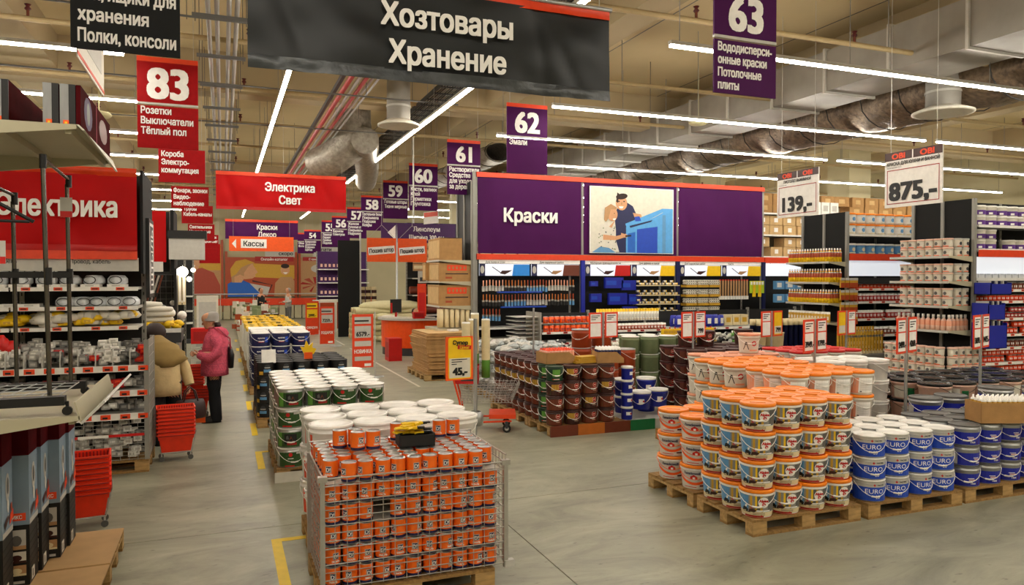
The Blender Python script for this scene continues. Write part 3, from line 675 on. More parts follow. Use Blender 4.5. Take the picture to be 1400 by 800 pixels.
def bucket(name, lab, cat, Rt, Rb, H, body, lid, label, handle='white', droop=None, lid_h=.03, over=.006, ms=None, rimc=None, seg=24, extra=None, hz=None):
    """label(b, R) prints on the wall; the front (angle 0) looks towards -Y."""
    def make():
        b = MB(); Rz = lambda z: Rb + (Rt - Rb) * z / H
        prof = [(.001, .0), (Rb * .97, 0), (Rb, .006), (Rz(H * .78), H * .78), (Rt + .003, H * .8), (Rt + .003, H * .83), (Rz(H * .84), H * .84), (Rt, H * .95)]
        mats = [body] * 7 if not ms else ms
        b.lathe(prof, body, seg, ms=mats); root = b.build(name); tag(root, lab, cat)
        l = MB(); lc = rimc or lid
        l.lathe([(Rt + over * .4, H - lid_h), (Rt + over, H - lid_h + .004), (Rt + over, H - .004), (Rt + over * .3, H), (Rt - .012, H), (Rt - .016, H - .008), (Rt * .5, H - .007), (.001, H - .005)], lid, seg, ms=[lc, lc, lc, lid, lid, lid, lid])
        if lid in ('orange_lid', 'peach', 'red'): l.box(-Rt * .45, -Rt * .2, H - .006, Rt * .45, Rt * .2, H - .002, lid)
        l.build('lid', root)
        if label:
            q = MB(); label(q, Rz, H); q.build('label', root)
        if handle: handle_mb(Rt, (hz or H * .86), droop if droop is not None else H * .45, handle, grip='white' if handle == 'white' else None).build('handle', root)
        if extra: extra(root)
        return root
    return Proto(make)
def L_alpina(b, R, H):
    a, z0, z1 = -.24, .018, H * .8
    b.wgrid(R, -.24, .2, .055, z1, 'sky', 1); b.wgrid(R, -.24, .2, z0, .056, 'cream', 2)
    for x0, x1, m in ((-.07, -.055, 'grey'), (-.055, -.035, 'ochre'), (-.035, -.012, 'grey'), (-.012, .004, 'yellow'), (.004, .03, 'mid_grey'), (.03, .05, 'ochre'), (.05, .1, 'grey')):
        b.wgrid(R, x0, x1, .06, z1, m, 2)
    b.wgrid(R, .1, .2, .06, z1, 'mid_grey', 2)
    b.wpoly(R, [(-.24, z0), (-.24, .04), (-.16, .025), (-.08, z0)], 'orange_deep', 4)
    for k in range(8): b.wpoly(R, [(-.1 + k * .02, z0 - .008), (-.08 + k * .02, z0 - .008), (-.08 + k * .02, z0 + .006), (-.1 + k * .02, z0 + .006)], 'red_dark', 4)
    b.wpoly(R, [(-.13, .052), (-.075, .048), (-.07, .07), (-.09, .085), (-.115, .09), (-.125, .075)], 'dark', 4)
    b.wpoly(R, [(-.07, .05), (-.02, .05), (.0, .072), (-.03, .08), (-.06, .075)], 'brown_dark', 4); b.wpoly(R, [(-.02, .052), (.05, .055), (.06, .07), (.0, .078)], 'dark', 4)
    b.wpoly(R, [(-.05, .08), (-.03, .082), (-.025, .1), (-.045, .1)], 'pink_dark', 4); b.wpoly(R, [(-.1, .088), (-.085, .088), (-.08, .11), (-.1, .11)], 'white', 4)
    b.wgrid(R, .0, .12, .06, .07, 'print_white', 4)
    b.wdisc(R, .06, .138, .047, 'print_white', 4); b.wtext(R, 'Alpina', .06, .142, .024, 'red', 6, .95, .05, .086)
    b.wdisc(R, .06, .12, .016, 'red', 6, r0=.006)
    for k in range(2): b.wgrid(R, -.03 , .07, .03 + k * .011, .034 + k * .011, 'mid_grey', 4)
    b.wdisc(R, .04, .024, .005, 'red', 4, 8)
    b.wgrid(R, .2, .42, .03, z1 - .02, 'print_white', 2)
    for k in range(7): b.wgrid(R, .23, .39, .05 + k * .015, .055 + k * .015, 'light_grey', 4)
    b.wgrid(R, -.12, -.05, .045, .05, 'dark', 5)
def L_fassade(b, R, H):
    b.wtext(R, 'Fassadenweiß', -.02, H * .62, .028, 'navy', 3, .8, .03, .21)
    n = 18; pts = [(-.18 + .36 * k / n, .125 - .07 * math.sin(PI * k / n)) for k in range(n + 1)]
    for k in range(n): b.wpoly(R, [(pts[k][0], pts[k][1] - .012), (pts[k+1][0], pts[k+1][1] - .012), (pts[k+1][0], pts[k+1][1] + .014), (pts[k][0], pts[k][1] + .014)], 'orange', 2)
    b.wpoly(R, [(-.04, .1), (.03, .1), (.03, .125), (-.005, .145), (-.04, .125)], 'red', 4); b.wpoly(R, [(-.015, .1), (.008, .1), (.008, .122), (-.015, .122)], 'print_white', 5)
    b.wgrid(R, .05, .12, .03, .045, 'maroon', 3); b.wgrid(R, -.1, .02, .02, .026, 'red', 3); b.wgrid(R, .02, .12, .115, .12, 'yellow', 4)
def L_plain(b, R, H):
    b.wgrid(R, -.1, .06, .03, H * .72, 'print_white', 2)
    for k in range(9): b.wgrid(R, -.085, .045, .05 + k * .013, .054 + k * .013, 'light_grey', 4)
    b.wgrid(R, -.085, -.065, .033, .046, 'mid_grey', 4)
    b.wgrid(R, -.24, -.1, .02, H * .72, 'peach', 1)
def L_house(b, R, H):   # grey figure drawn on white, red round badge
    b.wgrid(R, -.2, .2, .02, H * .7, 'offwhite', 1); b.wdisc(R, .05, H * .5, .035, 'red', 3, r0=.02)
    for s in (-1, 1): b.wpoly(R, [(-.06 , .14), (-.05, .14), (-.05 + s * .035, .05), (-.06 + s * .035, .05)], 'dark', 3)
    b.wpoly(R, [(-.075, .12), (-.035, .12), (-.045, .15), (-.065, .15)], 'dark', 3)
    b.wgrid(R, -.01, .1, .03, .05, 'peach', 3)
def L_euro(b, R, H):
    b.wgrid(R, -.36, .36, .012, H * .68, 'blue', 1, ns=26); b.wgrid(R, -.36, .36, H * .68, H * .9, 'light_grey', 1, ns=26)
    b.wtext(R, 'EURO', -.005, H * .4, .042, 'print_white', 3, 1.15, .0); b.wtext(R, '20', .02, H * .17, .032, 'print_white', 3, .9, -.01)
    b.wpoly(R, [(-.02, H * .78), (-.008, H * .84), (.004, H * .78), (-.008, H * .72)], 'red', 3); b.wtext(R, 'ТЕКСТУРА', .05, H * .755, .011, 'dark', 3, .9, .03, .07)
def L_dark(b, R, H):
    b.wgrid(R, -.36, .36, .012, H * .66, 'royal', 1, ns=26); b.wpoly(R, [(-.09, .012), (.1, .012), (.1, .06), (-.03, .06)], 'maroon', 3); b.wpoly(R, [(.1, .012), (.2, .012), (.2, .06), (.1, .06)], 'maroon', 3)
    b.wgrid(R, .0, .06, .085, .09, 'print_white', 3); b.wgrid(R, .01, .07, .068, .078, 'pink_white', 3); b.wtext(R, 'Пол', .05, .03, .02, 'print_white', 4, .9, .03); b.wgrid(R, -.24, -.14, .02, H * .6, 'light_grey', 3)
def stain(wood, lo, hi):
    def L(b, R, H):
        b.wgrid(R, -.3, .3, .01, H * .84, hi, 1, ns=22); b.wpoly(R, [(-.12, .012), (.05, .012), (.02, H * .4), (-.12, H * .34)], lo, 3)
        for k in range(5): b.wgrid(R, -.1 + k * .022, -.083 + k * .022, H * .4, H * .8, wood, 3)
        b.wdisc(R, .03, H * .66, .034, 'red_dark', 4); b.wdisc(R, .03, H * .66, .034, 'pink_white', 5, r0=.03); b.wgrid(R, .01, .05, H * .63, H * .68, 'pink_white', 6)
        b.wgrid(R, -.02, .08, H * .36, H * .46, 'red_dark', 4); b.wgrid(R, .0, .06, H * .25, H * .28, 'pink_white', 5); b.wgrid(R, .1, .14, .03, H * .7, 'dark_grey', 3)
    return L
def L_green(b, R, H):
    b.wgrid(R, -.3, .3, .01, H * .85, 'green_dark', 1, ns=22); b.wgrid(R, -.06, .05, H * .3, H * .8, 'green_hi', 3); b.wgrid(R, -.05, .04, H * .1, H * .16, 'pink_white', 3); b.wdisc(R, -.05, H * .13, .01, 'red', 4, 8)
def L_greencan(b, R, H):
    b.wgrid(R, -.17, .12, .012, H * .84, 'green', 1); b.wdisc(R, -.04, H * .68, .022, 'red', 3, 8); b.wgrid(R, -.07, -.01, H * .46, H * .5, 'print_white', 3)
    b.wpoly(R, [(-.14, H * .55), (-.08, H * .62), (.08, H * .75), (.1, H * .7), (-.02, H * .5)], 'olive', 2); b.wgrid(R, -.1, .0, .015, H * .14, 'red', 3); b.wgrid(R, .02, .09, H * .7, H * .8, 'light_grey', 3)
def L_greencan2(b, R, H):
    b.wgrid(R, -.17, .12, .012, H * .84, 'green', 1); b.wgrid(R, -.16, -.1, .02, H * .8, 'green_hi', 2); b.wgrid(R, -.07, .06, H * .2, H * .72, 'dark', 3); b.wpoly(R, [(-.03, H * .3), (.03, H * .3), (.0, H * .62)], 'brown', 4); b.wgrid(R, -.04, .06, H * .16, H * .28, 'red_dark', 5); b.wpoly(R, [(-.05, H * .45), (-.02, H * .45), (-.03, H * .65), (-.05, H * .6)], 'mid_grey', 4)
def L_navy(b, R, H):
    b.wgrid(R, -.3, .3, .01, H * .85, 'navy', 1, ns=22); b.wtext(R, 'краска', 0, H * .58, .03, 'print_white', 3, .9, .02); b.wgrid(R, -.05, .05, H * .3, H * .42, 'pink_dark', 3); b.wgrid(R, .07, .13, H * .3, H * .7, 'blue', 3)
def L_black(b, R, H):
    b.wgrid(R, -.3, .3, .01, H * .9, 'black', 1, ns=22); b.wdisc(R, 0, H * .68, .04, 'dark_grey', 3); b.wgrid(R, -.05, .05, H * .3, H * .5, 'sky', 3); b.wgrid(R, -.04, .04, H * .6, H * .66, 'light_grey', 4); b.wgrid(R, -.12, -.06, .02, H * .35, 'ochre', 3)
def L_bluewhite(b, R, H):
    b.wgrid(R, -.02, .06, H * .35, H * .6, 'print_white', 2); b.wdisc(R, .05, H * .47, .015, 'red', 4, 8)
def L_stripe(b, R, H): b.wgrid(R, -.14, -.1, .02, H * .75, 'orange_deep', 2); b.wgrid(R, .08, .1, .02, H * .5, 'offwhite', 2)
def place_words(t, nt, i, nx, j, ny):
    q = (['top tier'] + ['%s tier down' % w for w in ORD[1:]])[nt - 1 - t] if nt > 1 else ''
    return ', '.join(w for w in (q, 'column %s' % ['one', 'two', 'three', 'four', 'five', 'six', 'seven', 'eight', 'nine', 'ten', 'eleven', 'twelve'][i] if nx > 1 else '', ('front row' if j == 0 else '%s row' % ORD[j]) if ny > 1 else '') if w)
def stack(proto, xs, ys, z0, nt, pitch, lab, grp, rot=0, jit=.05, jp=.004, skip=None):
    for t in range(nt):
        for i, x in enumerate(xs):
            for j, y in enumerate(ys):
                if skip and skip(i, j, t): continue
                if t < nt - 1 and i > 0 and j > (1 if skip else 0): continue      # nothing of these shows
                proto.put((x + R_(-jp, jp), y + R_(-jp, jp), z0 + t * pitch), rot + R_(-jit, jit), lab + ', ' + place_words(t, nt, i, len(xs), j, len(ys)), grp)
# labels per pallet
pallet(4.17, 5.07, 'pallet under the wall paint buckets with the blue curtain picture, front corner')
ALP = bucket('paint_bucket', '', 'paint bucket', .145, .124, .245, 'white', 'orange_lid', L_alpina, lid_h=.03, ms=['orange_deep', 'orange_deep', 'white', 'white', 'white', 'white', 'white'], droop=.11)
stack(ALP, [4.315 + .288 * k for k in range(4)], [5.2, 5.475, 5.75], .145, 4, .246, 'orange-lidded bucket with curtain picture', 'curtain-picture buckets', rot=-.62, jit=.12)
pallet(4.17, 5.93, 'pallet under the facade paint buckets, behind the front corner pallet')
FAS = bucket('paint_bucket', '', 'paint bucket', .152, .132, .235, 'white', 'orange_lid', L_fassade, handle='orange', droop=.1, ms=['orange_deep', 'white', 'white', 'white', 'white', 'white', 'white'])
stack(FAS, [4.335 + .31 * k for k in range(4)], [6.12, 6.52], .145, 3, .236, 'orange-lidded facade paint bucket with swoosh', 'facade paint buckets', rot=-.66, jit=.08)
pallet(5.45, 5.06, 'pallet under the blue and white tins')
EUR = bucket('paint_tin', '', 'paint tin', .136, .136, .2, 'tin', 'white_gloss', L_euro, lid_h=.012, droop=.12, ms=['tin'] * 7)
stack(EUR, [5.6 + .297 * k for k in range(4)], [5.2, 5.475, 5.75], .145, 3, .203, 'blue and silver EURO 20 tin', 'blue and silver tins', rot=-.35, jit=.25)
pallet(6.72, 5.08, 'pallet under the dark blue and maroon tins, right of the blue tins')
pallet(7.97, 5.1, 'pallet at the right edge under more dark blue tins')
DRK = bucket('paint_tin', '', 'paint tin', .136, .136, .2, 'steel', 'mid_grey', L_dark, lid_h=.015, droop=.12, ms=['steel'] * 7)
stack(DRK, [6.87 + .297 * k for k in range(8)], [5.22, 5.5, 5.77], .145, 3, .203, 'grey-lidded royal blue and maroon tin', 'royal blue and maroon tins', rot=-.45, jit=.3)
# second row behind
pallet(5.45, 6.02, 'pallet under white buckets with printed backs and orange lids')
WOR = bucket('paint_bucket', '', 'paint bucket', .14, .12, .262, 'offwhite', 'orange_lid', L_plain, droop=.1)
stack(WOR, [5.6 + .3 * k for k in range(4)], [6.17, 6.45, 6.73], .145, 4, .262, 'orange-lidded off-white bucket with printed back', 'off-white buckets with orange lids', rot=-.3, jit=.2)
pallet(5.42, 6.95, 'pallet under figure-print buckets with orange lids')
HOU = bucket('paint_bucket', '', 'paint bucket', .14, .12, .262, 'offwhite', 'orange_lid', L_house, droop=.1)
stack(HOU, [5.57 + .3 * k for k in range(4)], [7.1, 7.38, 7.66], .145, 4, .262, 'orange-lidded bucket with black figure print', 'figure-print buckets with orange lids', rot=-.5, jit=.2)
pallet(5.5, 7.9, 'pallet under figure-print buckets with salmon lids')
SAL = bucket('paint_bucket', '', 'paint bucket', .14, .12, .262, 'offwhite', 'peach', L_house, droop=.1)
stack(SAL, [5.9 + .3 * k for k in range(4)], [8.0, 8.28], .145, 4, .262, 'salmon-lidded bucket with black figure print', 'figure-print buckets with salmon lids', rot=-.5, jit=.2)
SAL.put((6.6, 8.14, .145 + 4 * .262), -.5, 'single salmon-lidded bucket standing on top of the others', 'figure-print buckets with salmon lids')
RED = bucket('paint_bucket', '', 'paint bucket', .14, .12, .262, 'offwhite', 'red', L_plain, droop=.1)
pallet(7.2, 7.95, 'pallet under buckets with red lids')
stack(RED, [7.4 + .3 * k for k in range(4)], [8.05, 8.33, 8.6], .145, 4, .262, 'bright red-lidded white bucket', 'red-lidded buckets', rot=-.3, jit=.4)
WHI = bucket('paint_bucket', '', 'paint bucket', .17, .15, .26, 'white', 'white_gloss', None, droop=.12)
pallet(6.75, 6.95, 'pallet under plain white lidded buckets')
stack(WHI, [7.0 + .36 * k for k in range(3)], [7.1, 7.45], .145, 4, .255, 'plain white bucket behind the orange lids', 'plain white buckets behind the orange lids', rot=.3, jit=.6)
# grey lids, black lids
GRY = bucket('paint_tin', '', 'paint tin', .17, .165, .23, 'steel', 'mid_grey', L_dark, droop=.12, lid_h=.02, ms=['steel'] * 7)
pallet(7.35, 6.0, 'pallet under wide grey-lidded tins')
stack(GRY, [7.5, 7.9], [6.17], .145, 3, .232, 'wide grey-lidded tin behind EURO tins', 'wide grey-lidded tins', rot=-.9, jit=.2)
for i, (x, y) in enumerate([(8.02, 5.72), (8.5, 5.55)]):
    GRY.put((x, y, .145 + 3 * .203 + .004), -.4 - i * .3, 'wide grey-lidded tin %s the cardboard tray of cartridges' % ('behind' if i == 0 else 'right of'), 'wide grey-lidded tins')
BLK = bucket('paint_bucket', '', 'paint bucket', .19, .165, .25, 'pink_white', 'lid_black', lambda b, R, H: (b.wgrid(R, -.15, .0, .02, H * .7, 'offwhite', 2), b.wgrid(R, .02, .1, .05, H * .6, 'green_paint', 2)), handle='black', droop=.1)
for q in (0, 1): pallet(8.0 + 1.25 * q, 6.45, 'pallet under wide black-lidded buckets, ' + ('left one' if q == 0 else 'right one'))
stack(BLK, [8.2 + .41 * k for k in range(6)], [6.62, 7.03, 7.44], .145, 3, .255, 'wide pale black-lidded bucket', 'black-lidded buckets', rot=0, jit=1)
# ---------------- stain pallet with painted plinth
for y, l in ((9.33, 'front pallet under the brown stain buckets'), (10.15, 'middle pallet under the brown stain buckets'), (10.97, 'rear pallet under the brown stain buckets')):
    pallet(4.2, y, l)
t = thing('painted_plinth', 'low plinth board painted in brown, ochre, brown and green blocks', 'plinth', (4.19, 9.27, 0))
for i, (a, c) in enumerate(((0, 'brown'), (.42, 'orange_wood'), (.84, 'brown'), (1.25, 'green_paint'))): MB().box(a, 0, .0, a + .415, .03, .15, c).build('painted_block', t)
MB().box(1.2, .035, .0, 2.9, 1.6, .14, 'light_grey').build('platform', t)
kb = [bucket('stain_bucket', '', 'stain bucket', .122, .11, .205, m, m, stain(w, lo, hi), droop=.1, lid_h=.02) for m, w, lo, hi in (('brown_dark', 'brown', 'green', 'brown'), ('brown_dark', 'ochre', 'green', 'brown_dark'), ('green_dark', 'green_hi', 'green', 'green_dark'))]
GRN = bucket('stain_bucket', '', 'stain bucket', .122, .11, .205, 'green_dark', 'green_dark', L_green, droop=.1, lid_h=.02)
xs = [4.33, 4.6, 4.87, 5.14]; lb = ['brown stain bucket with green ground and red badge', 'dark stain bucket with yellow wood stripes and red badge', 'green stain bucket']
for i, x in enumerate([4.31, 4.58, 4.85, 5.12]):
    for j in range(9):
        y = 9.42 + j * .265
        for tt in range(4):
            if i > 0 and j > 0 and tt < 3: continue
            if tt == 3 and i == 0 and j == 0 or (i == 0 and j in (1,)): pr_ = GRN; q = 2
            else:
                q = (i * 7 + j * 3 + tt * 5) % 3; q = 1 if q == 1 else 0; pr_ = kb[q]
            pr_.put((x, y, .145 + tt * .207), R_(-.25, .1) - (.5 if i == 0 and j else 0), (['brown and green stain bucket', 'yellow-striped stain bucket', 'green stain bucket'][q] if pr_ is not GRN else 'dark green stain bucket') + ' over the painted plinth, ' + place_words(tt, 4, i, 4, j, 9), 'stain buckets on the painted-plinth pallets')
def box_tray(x, y, z, w, d, h, rz, lab, fillm, label2, grp, shape, n):
    t = thing('cardboard_tray', lab, 'cardboard tray', (x, y, z), rz)
    MB().box(0, 0, 0, w, d, .006, 'cardboard').build('bottom', t)
    MB().box(0, d - .005, .006, w, d, h, 'cardboard').build('back_wall', t); MB().box(0, 0, .006, .005, d, h, 'cardboard').build('side_wall', t)
    m = MB(); m.prism([(0, 0, .006), (w, 0, .006), (w, 0, h * .4), (w * .72, 0, h), (0, 0, h)], (0, .005, 0), 'cardboard'); m.build('front_wall', t)
    MB().box(w - .005, 0, .006, w, d, h * .4, 'cardboard').build('side_wall', t)
    c, s = math.cos(rz), math.sin(rz); pr_ = Proto(lambda: tag(shape().build('cartridge' if 'cartridge' in label2 else 'small_bottle'), label2, 'cartridge' if 'cartridge' in label2 else 'bottle'))
    k = 0; nx = n[0]
    for a in range(n[0]):
        for b2 in range(n[1]):
            lx = .03 + (w - .06) * (a + .5) / n[0]; ly = .02 + (d - .04) * (b2 + .5) / n[1]
            pr_.put((x + lx * c - ly * s, y + lx * s + ly * c, z + .008), rz, label2, grp)
def shp_cart(m='white', r=.023, h=.2, cap='print_white', band='ochre'):
    def f():
        b = MB(); b.lathe([(.001, 0), (r, 0), (r, h * .3), (r, h * .8), (r * .95, h * .86), (r * .4, h * .9), (r * .35, h), (.001, h)], m, 10, ms=[m, m, band, m, cap, cap, cap]); return b
    return f
box_tray(6.98, 5.12, .145 + 3 * .203 + .005, .62, .26, .2, -.35, 'brown cardboard tray of white cartridges on the dark blue tins', None, 'white and yellow sealant cartridge standing in the cardboard tray on the tins', 'cartridges in the tray', shp_cart(h=.25), (11, 4))
box_tray(4.27, 9.6, .145 + 4 * .207, .5, .34, .16, .05, 'cardboard tray with small bottles, on the left of the stain buckets', None, 'small pink and white bottle in the left cardboard tray', 'small bottles in the left tray', shp_cart('pink_white', .026, .2, 'orange_deep', 'peach'), (9, 5))
box_tray(5.0, 9.45, .145 + 4 * .207, .4, .3, .16, -.2, 'cardboard tray with navy and white tubes, on the right of the stain buckets', None, 'navy and white tube in the right cardboard tray', 'tubes in the right tray', shp_cart('white', .022, .22, 'print_white', 'navy'), (7, 5))
for k in range(3):
    tag(MB().box(-.16, -.1, 0, .16, .1, .03, 'ochre').build('flat_packet', None, (4.86 + .02 * k, 9.62, .145 + 4 * .207 + .032 * k), .1 * k), 'yellow flat packet lying between the two cardboard trays', 'packet', 'flat packets')
# blue buckets
BLU = bucket('paint_bucket', '', 'paint bucket', .15, .13, .26, 'royal', 'white_gloss', L_bluewhite, droop=.14)
for i, (x, y, z) in enumerate([(5.75, 9.5, .14), (6.12, 9.62, .14), (5.72, 9.95, .4), (6.12, 9.95, .4), (5.75, 9.45, .14)][:4]):
    for z0 in ((.14, .4) if i > 1 else (.14,)): BLU.put((x, y, z0 + (.13 if i < 2 else 0)), R_(-.6, -.2), 'royal blue bucket with white lid on the platform right of the stain buckets', 'royal blue buckets')
BLS = bucket('paint_tin', '', 'paint tin', .085, .08, .19, 'royal', 'white_gloss', L_bluewhite, handle=None)
for k in range(4): BLS.put((5.47, 9.42, .145 + k * .194), -.4 + k * .2, 'small royal blue tin with white lid in a column beside the stain buckets', 'small royal blue tins')
TER = bucket('stain_tin', '', 'stain tin', .165, .165, .3, 'terracotta', 'tin', None, droop=.12, lid_h=.012, ms=['terracotta'] * 7)
OLV = bucket('stain_tin', '', 'stain tin', .15, .15, .3, 'olive', 'white_gloss', None, handle=None, lid_h=.012, ms=['olive'] * 7)
for (x, y, n) in ((5.75, 10.5, 3), (6.12, 10.6, 3), (5.95, 11.1, 4), (5.55, 11.05, 4)):
    for k in range(n): TER.put((x, y, .14 + k * .303), R_(-1, 1), 'terracotta metal tin with pale lid behind the royal blue buckets', 'terracotta tins')
for (x, y) in ((6.45, 11.0), (6.8, 10.95), (6.6, 11.35), (6.95, 11.3), (7.15, 10.95), (7.5, 10.95)):
    for k in range(4): OLV.put((x, y, .0 + k * .303), R_(-1, 1), 'olive green tall tin with white lid beyond the terracotta tins', 'olive green tins')
DRB = bucket('stain_bucket', '', 'stain bucket', .15, .135, .24, 'maroon', 'brown_dark', stain('brown', 'green_dark', 'brown_dark'), droop=.13)
pallet(6.55, 9.3, 'pallet under maroon stain buckets, left of the orange lids')
pallet(7.0, 10.15, 'pallet under maroon stain buckets, rear one')
for x in [6.7 + .33 * k for k in range(5)]:
    for y in (9.45, 9.8, 10.2):
        for k in range(4):
            if y > 9.5 and x > 6.75 and k < 3: continue
            DRB.put((x, y, .145 + k * .242), R_(-.5, -.1), 'maroon-brown stain bucket beyond the orange lids, ' + place_words(k, 4, int((x - 6.6) / .33), 5, (9.45, 9.8, 10.2).index(y), 3), 'maroon stain buckets')
for x in (6.9, 7.25, 8.0): DRB.put((x, 10.0, .145 + 4 * .242), -.3, 'maroon-brown stain bucket standing alone on top of the others', 'maroon stain buckets on top')

# ---------------- centre line: cage of orange cans
def can_make():
    b = MB(); r, h = .051, .128
    b.lathe([(.001, .003), (r * .94, .003), (r, 0), (r, .004), (r, .02), (r, h - .006), (r * 1.02, h - .003), (r * 1.0, h), (r * .9, h), (r * .88, h - .006), (r * .6, h - .006), (r * .57, h - .003), (.001, h - .003)], 'orange', 16, ms=['tin', 'tin', 'tin', 'navy', 'can_orange', 'can_orange', 'tin', 'tin', 'tin', 'tin', 'tin', 'tin'])
    root = b.build('paint_can'); tag(root, 'orange paint can', 'paint can'); q = MB(); R = lambda z: r
    q.wgrid(R, -.02, .02, .048, .092, 'light_grey', 1, 3); q.wgrid(R, -.016, .016, .052, .088, 'navy', 2, 3); q.wtext(R, 'D!', 0, .056, .027, 'print_white', 3, .8, .03); q.wtext(R, 'ЭМАЛЬ', 0, .03, .012, 'print_white', 2, .9, .04); q.build('label', root)
    return root
CAN = Proto(can_make); cx0, cy0 = .59, 4.9
pallet(.58, 4.9, 'pallet under the wire cage of orange cans')
GC = 'orange cans in the wire cage'; LC = 'small orange paint can with navy base ring and silver lid inside the wire cage'
for L in range(6):
    z = .165 + L * .137
    for i in range(11):
        for j in range(7):
            if L < 5 and i > 0 and j > 0 and not (L == 4 and j == 1): continue
            if L == 5 and ((i in (0, 10) and j == 0) or R_(0, 1) < .05): continue
            if L < 5 and R_(0, 1) < .02: continue
            x = cx0 + .075 + i * .11 + R_(-.006, .006); y = cy0 + .07 + j * .108 + R_(-.005, .005)
            CAN.put((x, y, z), R_(-.9, .9) * (1 if R_(0, 1) < .5 else .3) - .15, 'orange can in the wire cage, ' + place_words(L, 6, i, 11, j, 7), GC)
    if L: tag(MB().box(cx0 + .03, cy0 + .04, z - .009, cx0 + 1.24, cy0 + .77, z - .006, 'light_grey').build('layer_sheet'), 'thin grey sheet between layers of orange cans, layer %s from the bottom' % ['', 'first', 'second', 'third', 'fourth', 'fifth', 'sixth'][L], 'sheet', 'sheets between the can layers')
for (i, j) in ((2, 3), (3, 3), (8, 5), (9, 5), (1, 4), (2, 4), (5, 5), (6, 5)):
    CAN.put((cx0 + .075 + i * .11, cy0 + .07 + j * .108, .165 + 5 * .137 + .13), R_(-.6, .6), 'orange can set loose on top of the cage load, ' + {(2, 3): 'second from left', (3, 3): 'third from left', (8, 5): 'second from right', (9, 5): 'far right', (1, 4): 'far left', (2, 4): 'behind the second from left', (5, 5): 'left of the gloves', (6, 5): 'behind the gloves'}[(i, j)], 'orange cans on top of the cage load')
t = thing('wire_cage', 'galvanised wire mesh cage filled with orange cans', 'cage', (cx0, cy0, .144))
W, D, Hc = 1.27, .79, .75
for x in (0, W):
    for y in (0, D): MB().box(x - .015, y - .015, 0, x + .015, y + .015, Hc + (.0), 'wire').build('post', t)
def panel(L, H, nx, nz):
    m = MB()
    for k in range(nx + 1): m.tube([(L * k / nx, 0, .02), (L * k / nx, 0, H)], .003, 'wire', 4, False)
    for k in range(nz + 1): m.tube([(0, -.004, .03 + (H - .03) * k / nz), (L, -.004, .03 + (H - .03) * k / nz)], (.0045 if k % 2 else .0035), 'wire', 4, False)
    m.tube([(0, -.004, H), (L, -.004, H)], .006, 'wire', 6); return m
panel(W, Hc, 16, 14).build('front_mesh', t, (0, 0, 0)); o = panel(W, Hc + .08, 16, 15).build('back_mesh', t, (0, D, 0))
panel(D, Hc, 12, 14).build('side_mesh', t, (0, 0, 0), PI / 2); panel(D, Hc + .05, 12, 14).build('side_mesh', t, (W, 0, 0), PI / 2)
for x in (0, W): MB().box(x - .03, -.02, Hc - .02, x + .03, .03, Hc + .015, 'wire').build('corner_cap', t)
MB().box(W - .01, -.025, .0, W + .06, .02, .05, 'light_grey').build('foot', t)
# black tray with yellow gloves on top
t = thing('display_tray', 'small black tray on top of the orange cans', 'tray', (1.17, 5.22, .165 + 5 * .137 + .13), -.05)
MB().box(0, 0, 0, .26, .18, .01, 'black').build('floor_plate', t)
for n_, a in (('front_wall', (0, -.0, 0, .26, .008, .085)), ('back_wall', (0, .172, 0, .26, .18, .1)), ('side_wall', (0, 0, 0, .008, .18, .09)), ('side_wall', (.252, 0, 0, .26, .18, .09))): MB().box(*a, 'dark').build(n_, t)
gl = None
for k in range(7):
    b = MB(); rnd = random.Random(k)
    b.box(-.045, -.025, 0, .045, .025, .014, 'yellow'); b.box(.045, -.02, .002, .1, .02, .012, 'black')
    for f in range(4): b.tube([(-.045, -.019 + f * .0125, .007), (-.085, -.024 + f * .015, .008), (-.11, -.027 + f * .017, .004)], .0065, 'yellow', 6)
    b.tube([(.01, -.025, .007), (-.025, -.05, .006)], .007, 'yellow', 6)
    o = b.build('work_glove', None, (1.29 + rnd.uniform(-.05, .05), 5.3 + rnd.uniform(-.04, .04), .165 + 5 * .137 + .13 + .08 + k * .011), rnd.uniform(-.6, .6))
    tag(o, 'yellow work glove with black cuff heaped in the black tray', 'glove', 'yellow work gloves')
# white buckets
W30 = bucket('white_bucket', '', 'paint bucket', .168, .15, .3, 'white', 'white_gloss', L_stripe, droop=.14, lid_h=.025, seg=30, over=.008)
pallet(.62, 5.82, 'pallet under the large white buckets behind the wire cage'); 
for k in range(3):
    for i in range(4):
        for j in range(3):
            if k < 2 and i > 0 and j > 0: continue
            W30.put((.79 + i * .348, 5.99 + j * .345, .145 + k * .302), R_(-.3, .3) - .3, 'large white bucket behind the wire cage, ' + place_words(k, 3, i, 4, j, 3), 'large white buckets')
# green-labelled cans
GC1 = bucket('paint_tin', '', 'paint tin', .142, .142, .212, 'tin', 'white_gloss', L_greencan, lid_h=.012, droop=.12, ms=['tin'] * 7)
GC2 = bucket('paint_tin', '', 'paint tin', .142, .142, .212, 'tin', 'white_gloss', L_greencan2, lid_h=.012, droop=.12, ms=['tin'] * 7)
for y in (8.3, 9.1): pallet(.52, y, 'pallet under the green-labelled tins, ' + ('front one' if y < 9 else 'rear one'))
for k in range(4):
    for i in range(4):
        for j in range(6):
            if k < 3 and i > 0 and j > 0: continue
            (GC1 if (i < 2) ^ (k % 2 == 1) else GC2).put((.68 + i * .295, 8.43 + j * .29, .145 + k * .216), R_(-.1, .2), 'green-labelled tin ' + ('with red badge, ' if (i < 2) ^ (k % 2 == 1) else 'with dark picture, ') + place_words(k, 4, i, 4, j, 6), 'green-labelled tins')
MB().box(0, 0, 0, .5, .012, .11, 'offwhite').build('plinth_card', None, (.5, 8.27, .0)); tag(LAST[0], 'cream card covering the end of the pallet under the green tins', 'card')
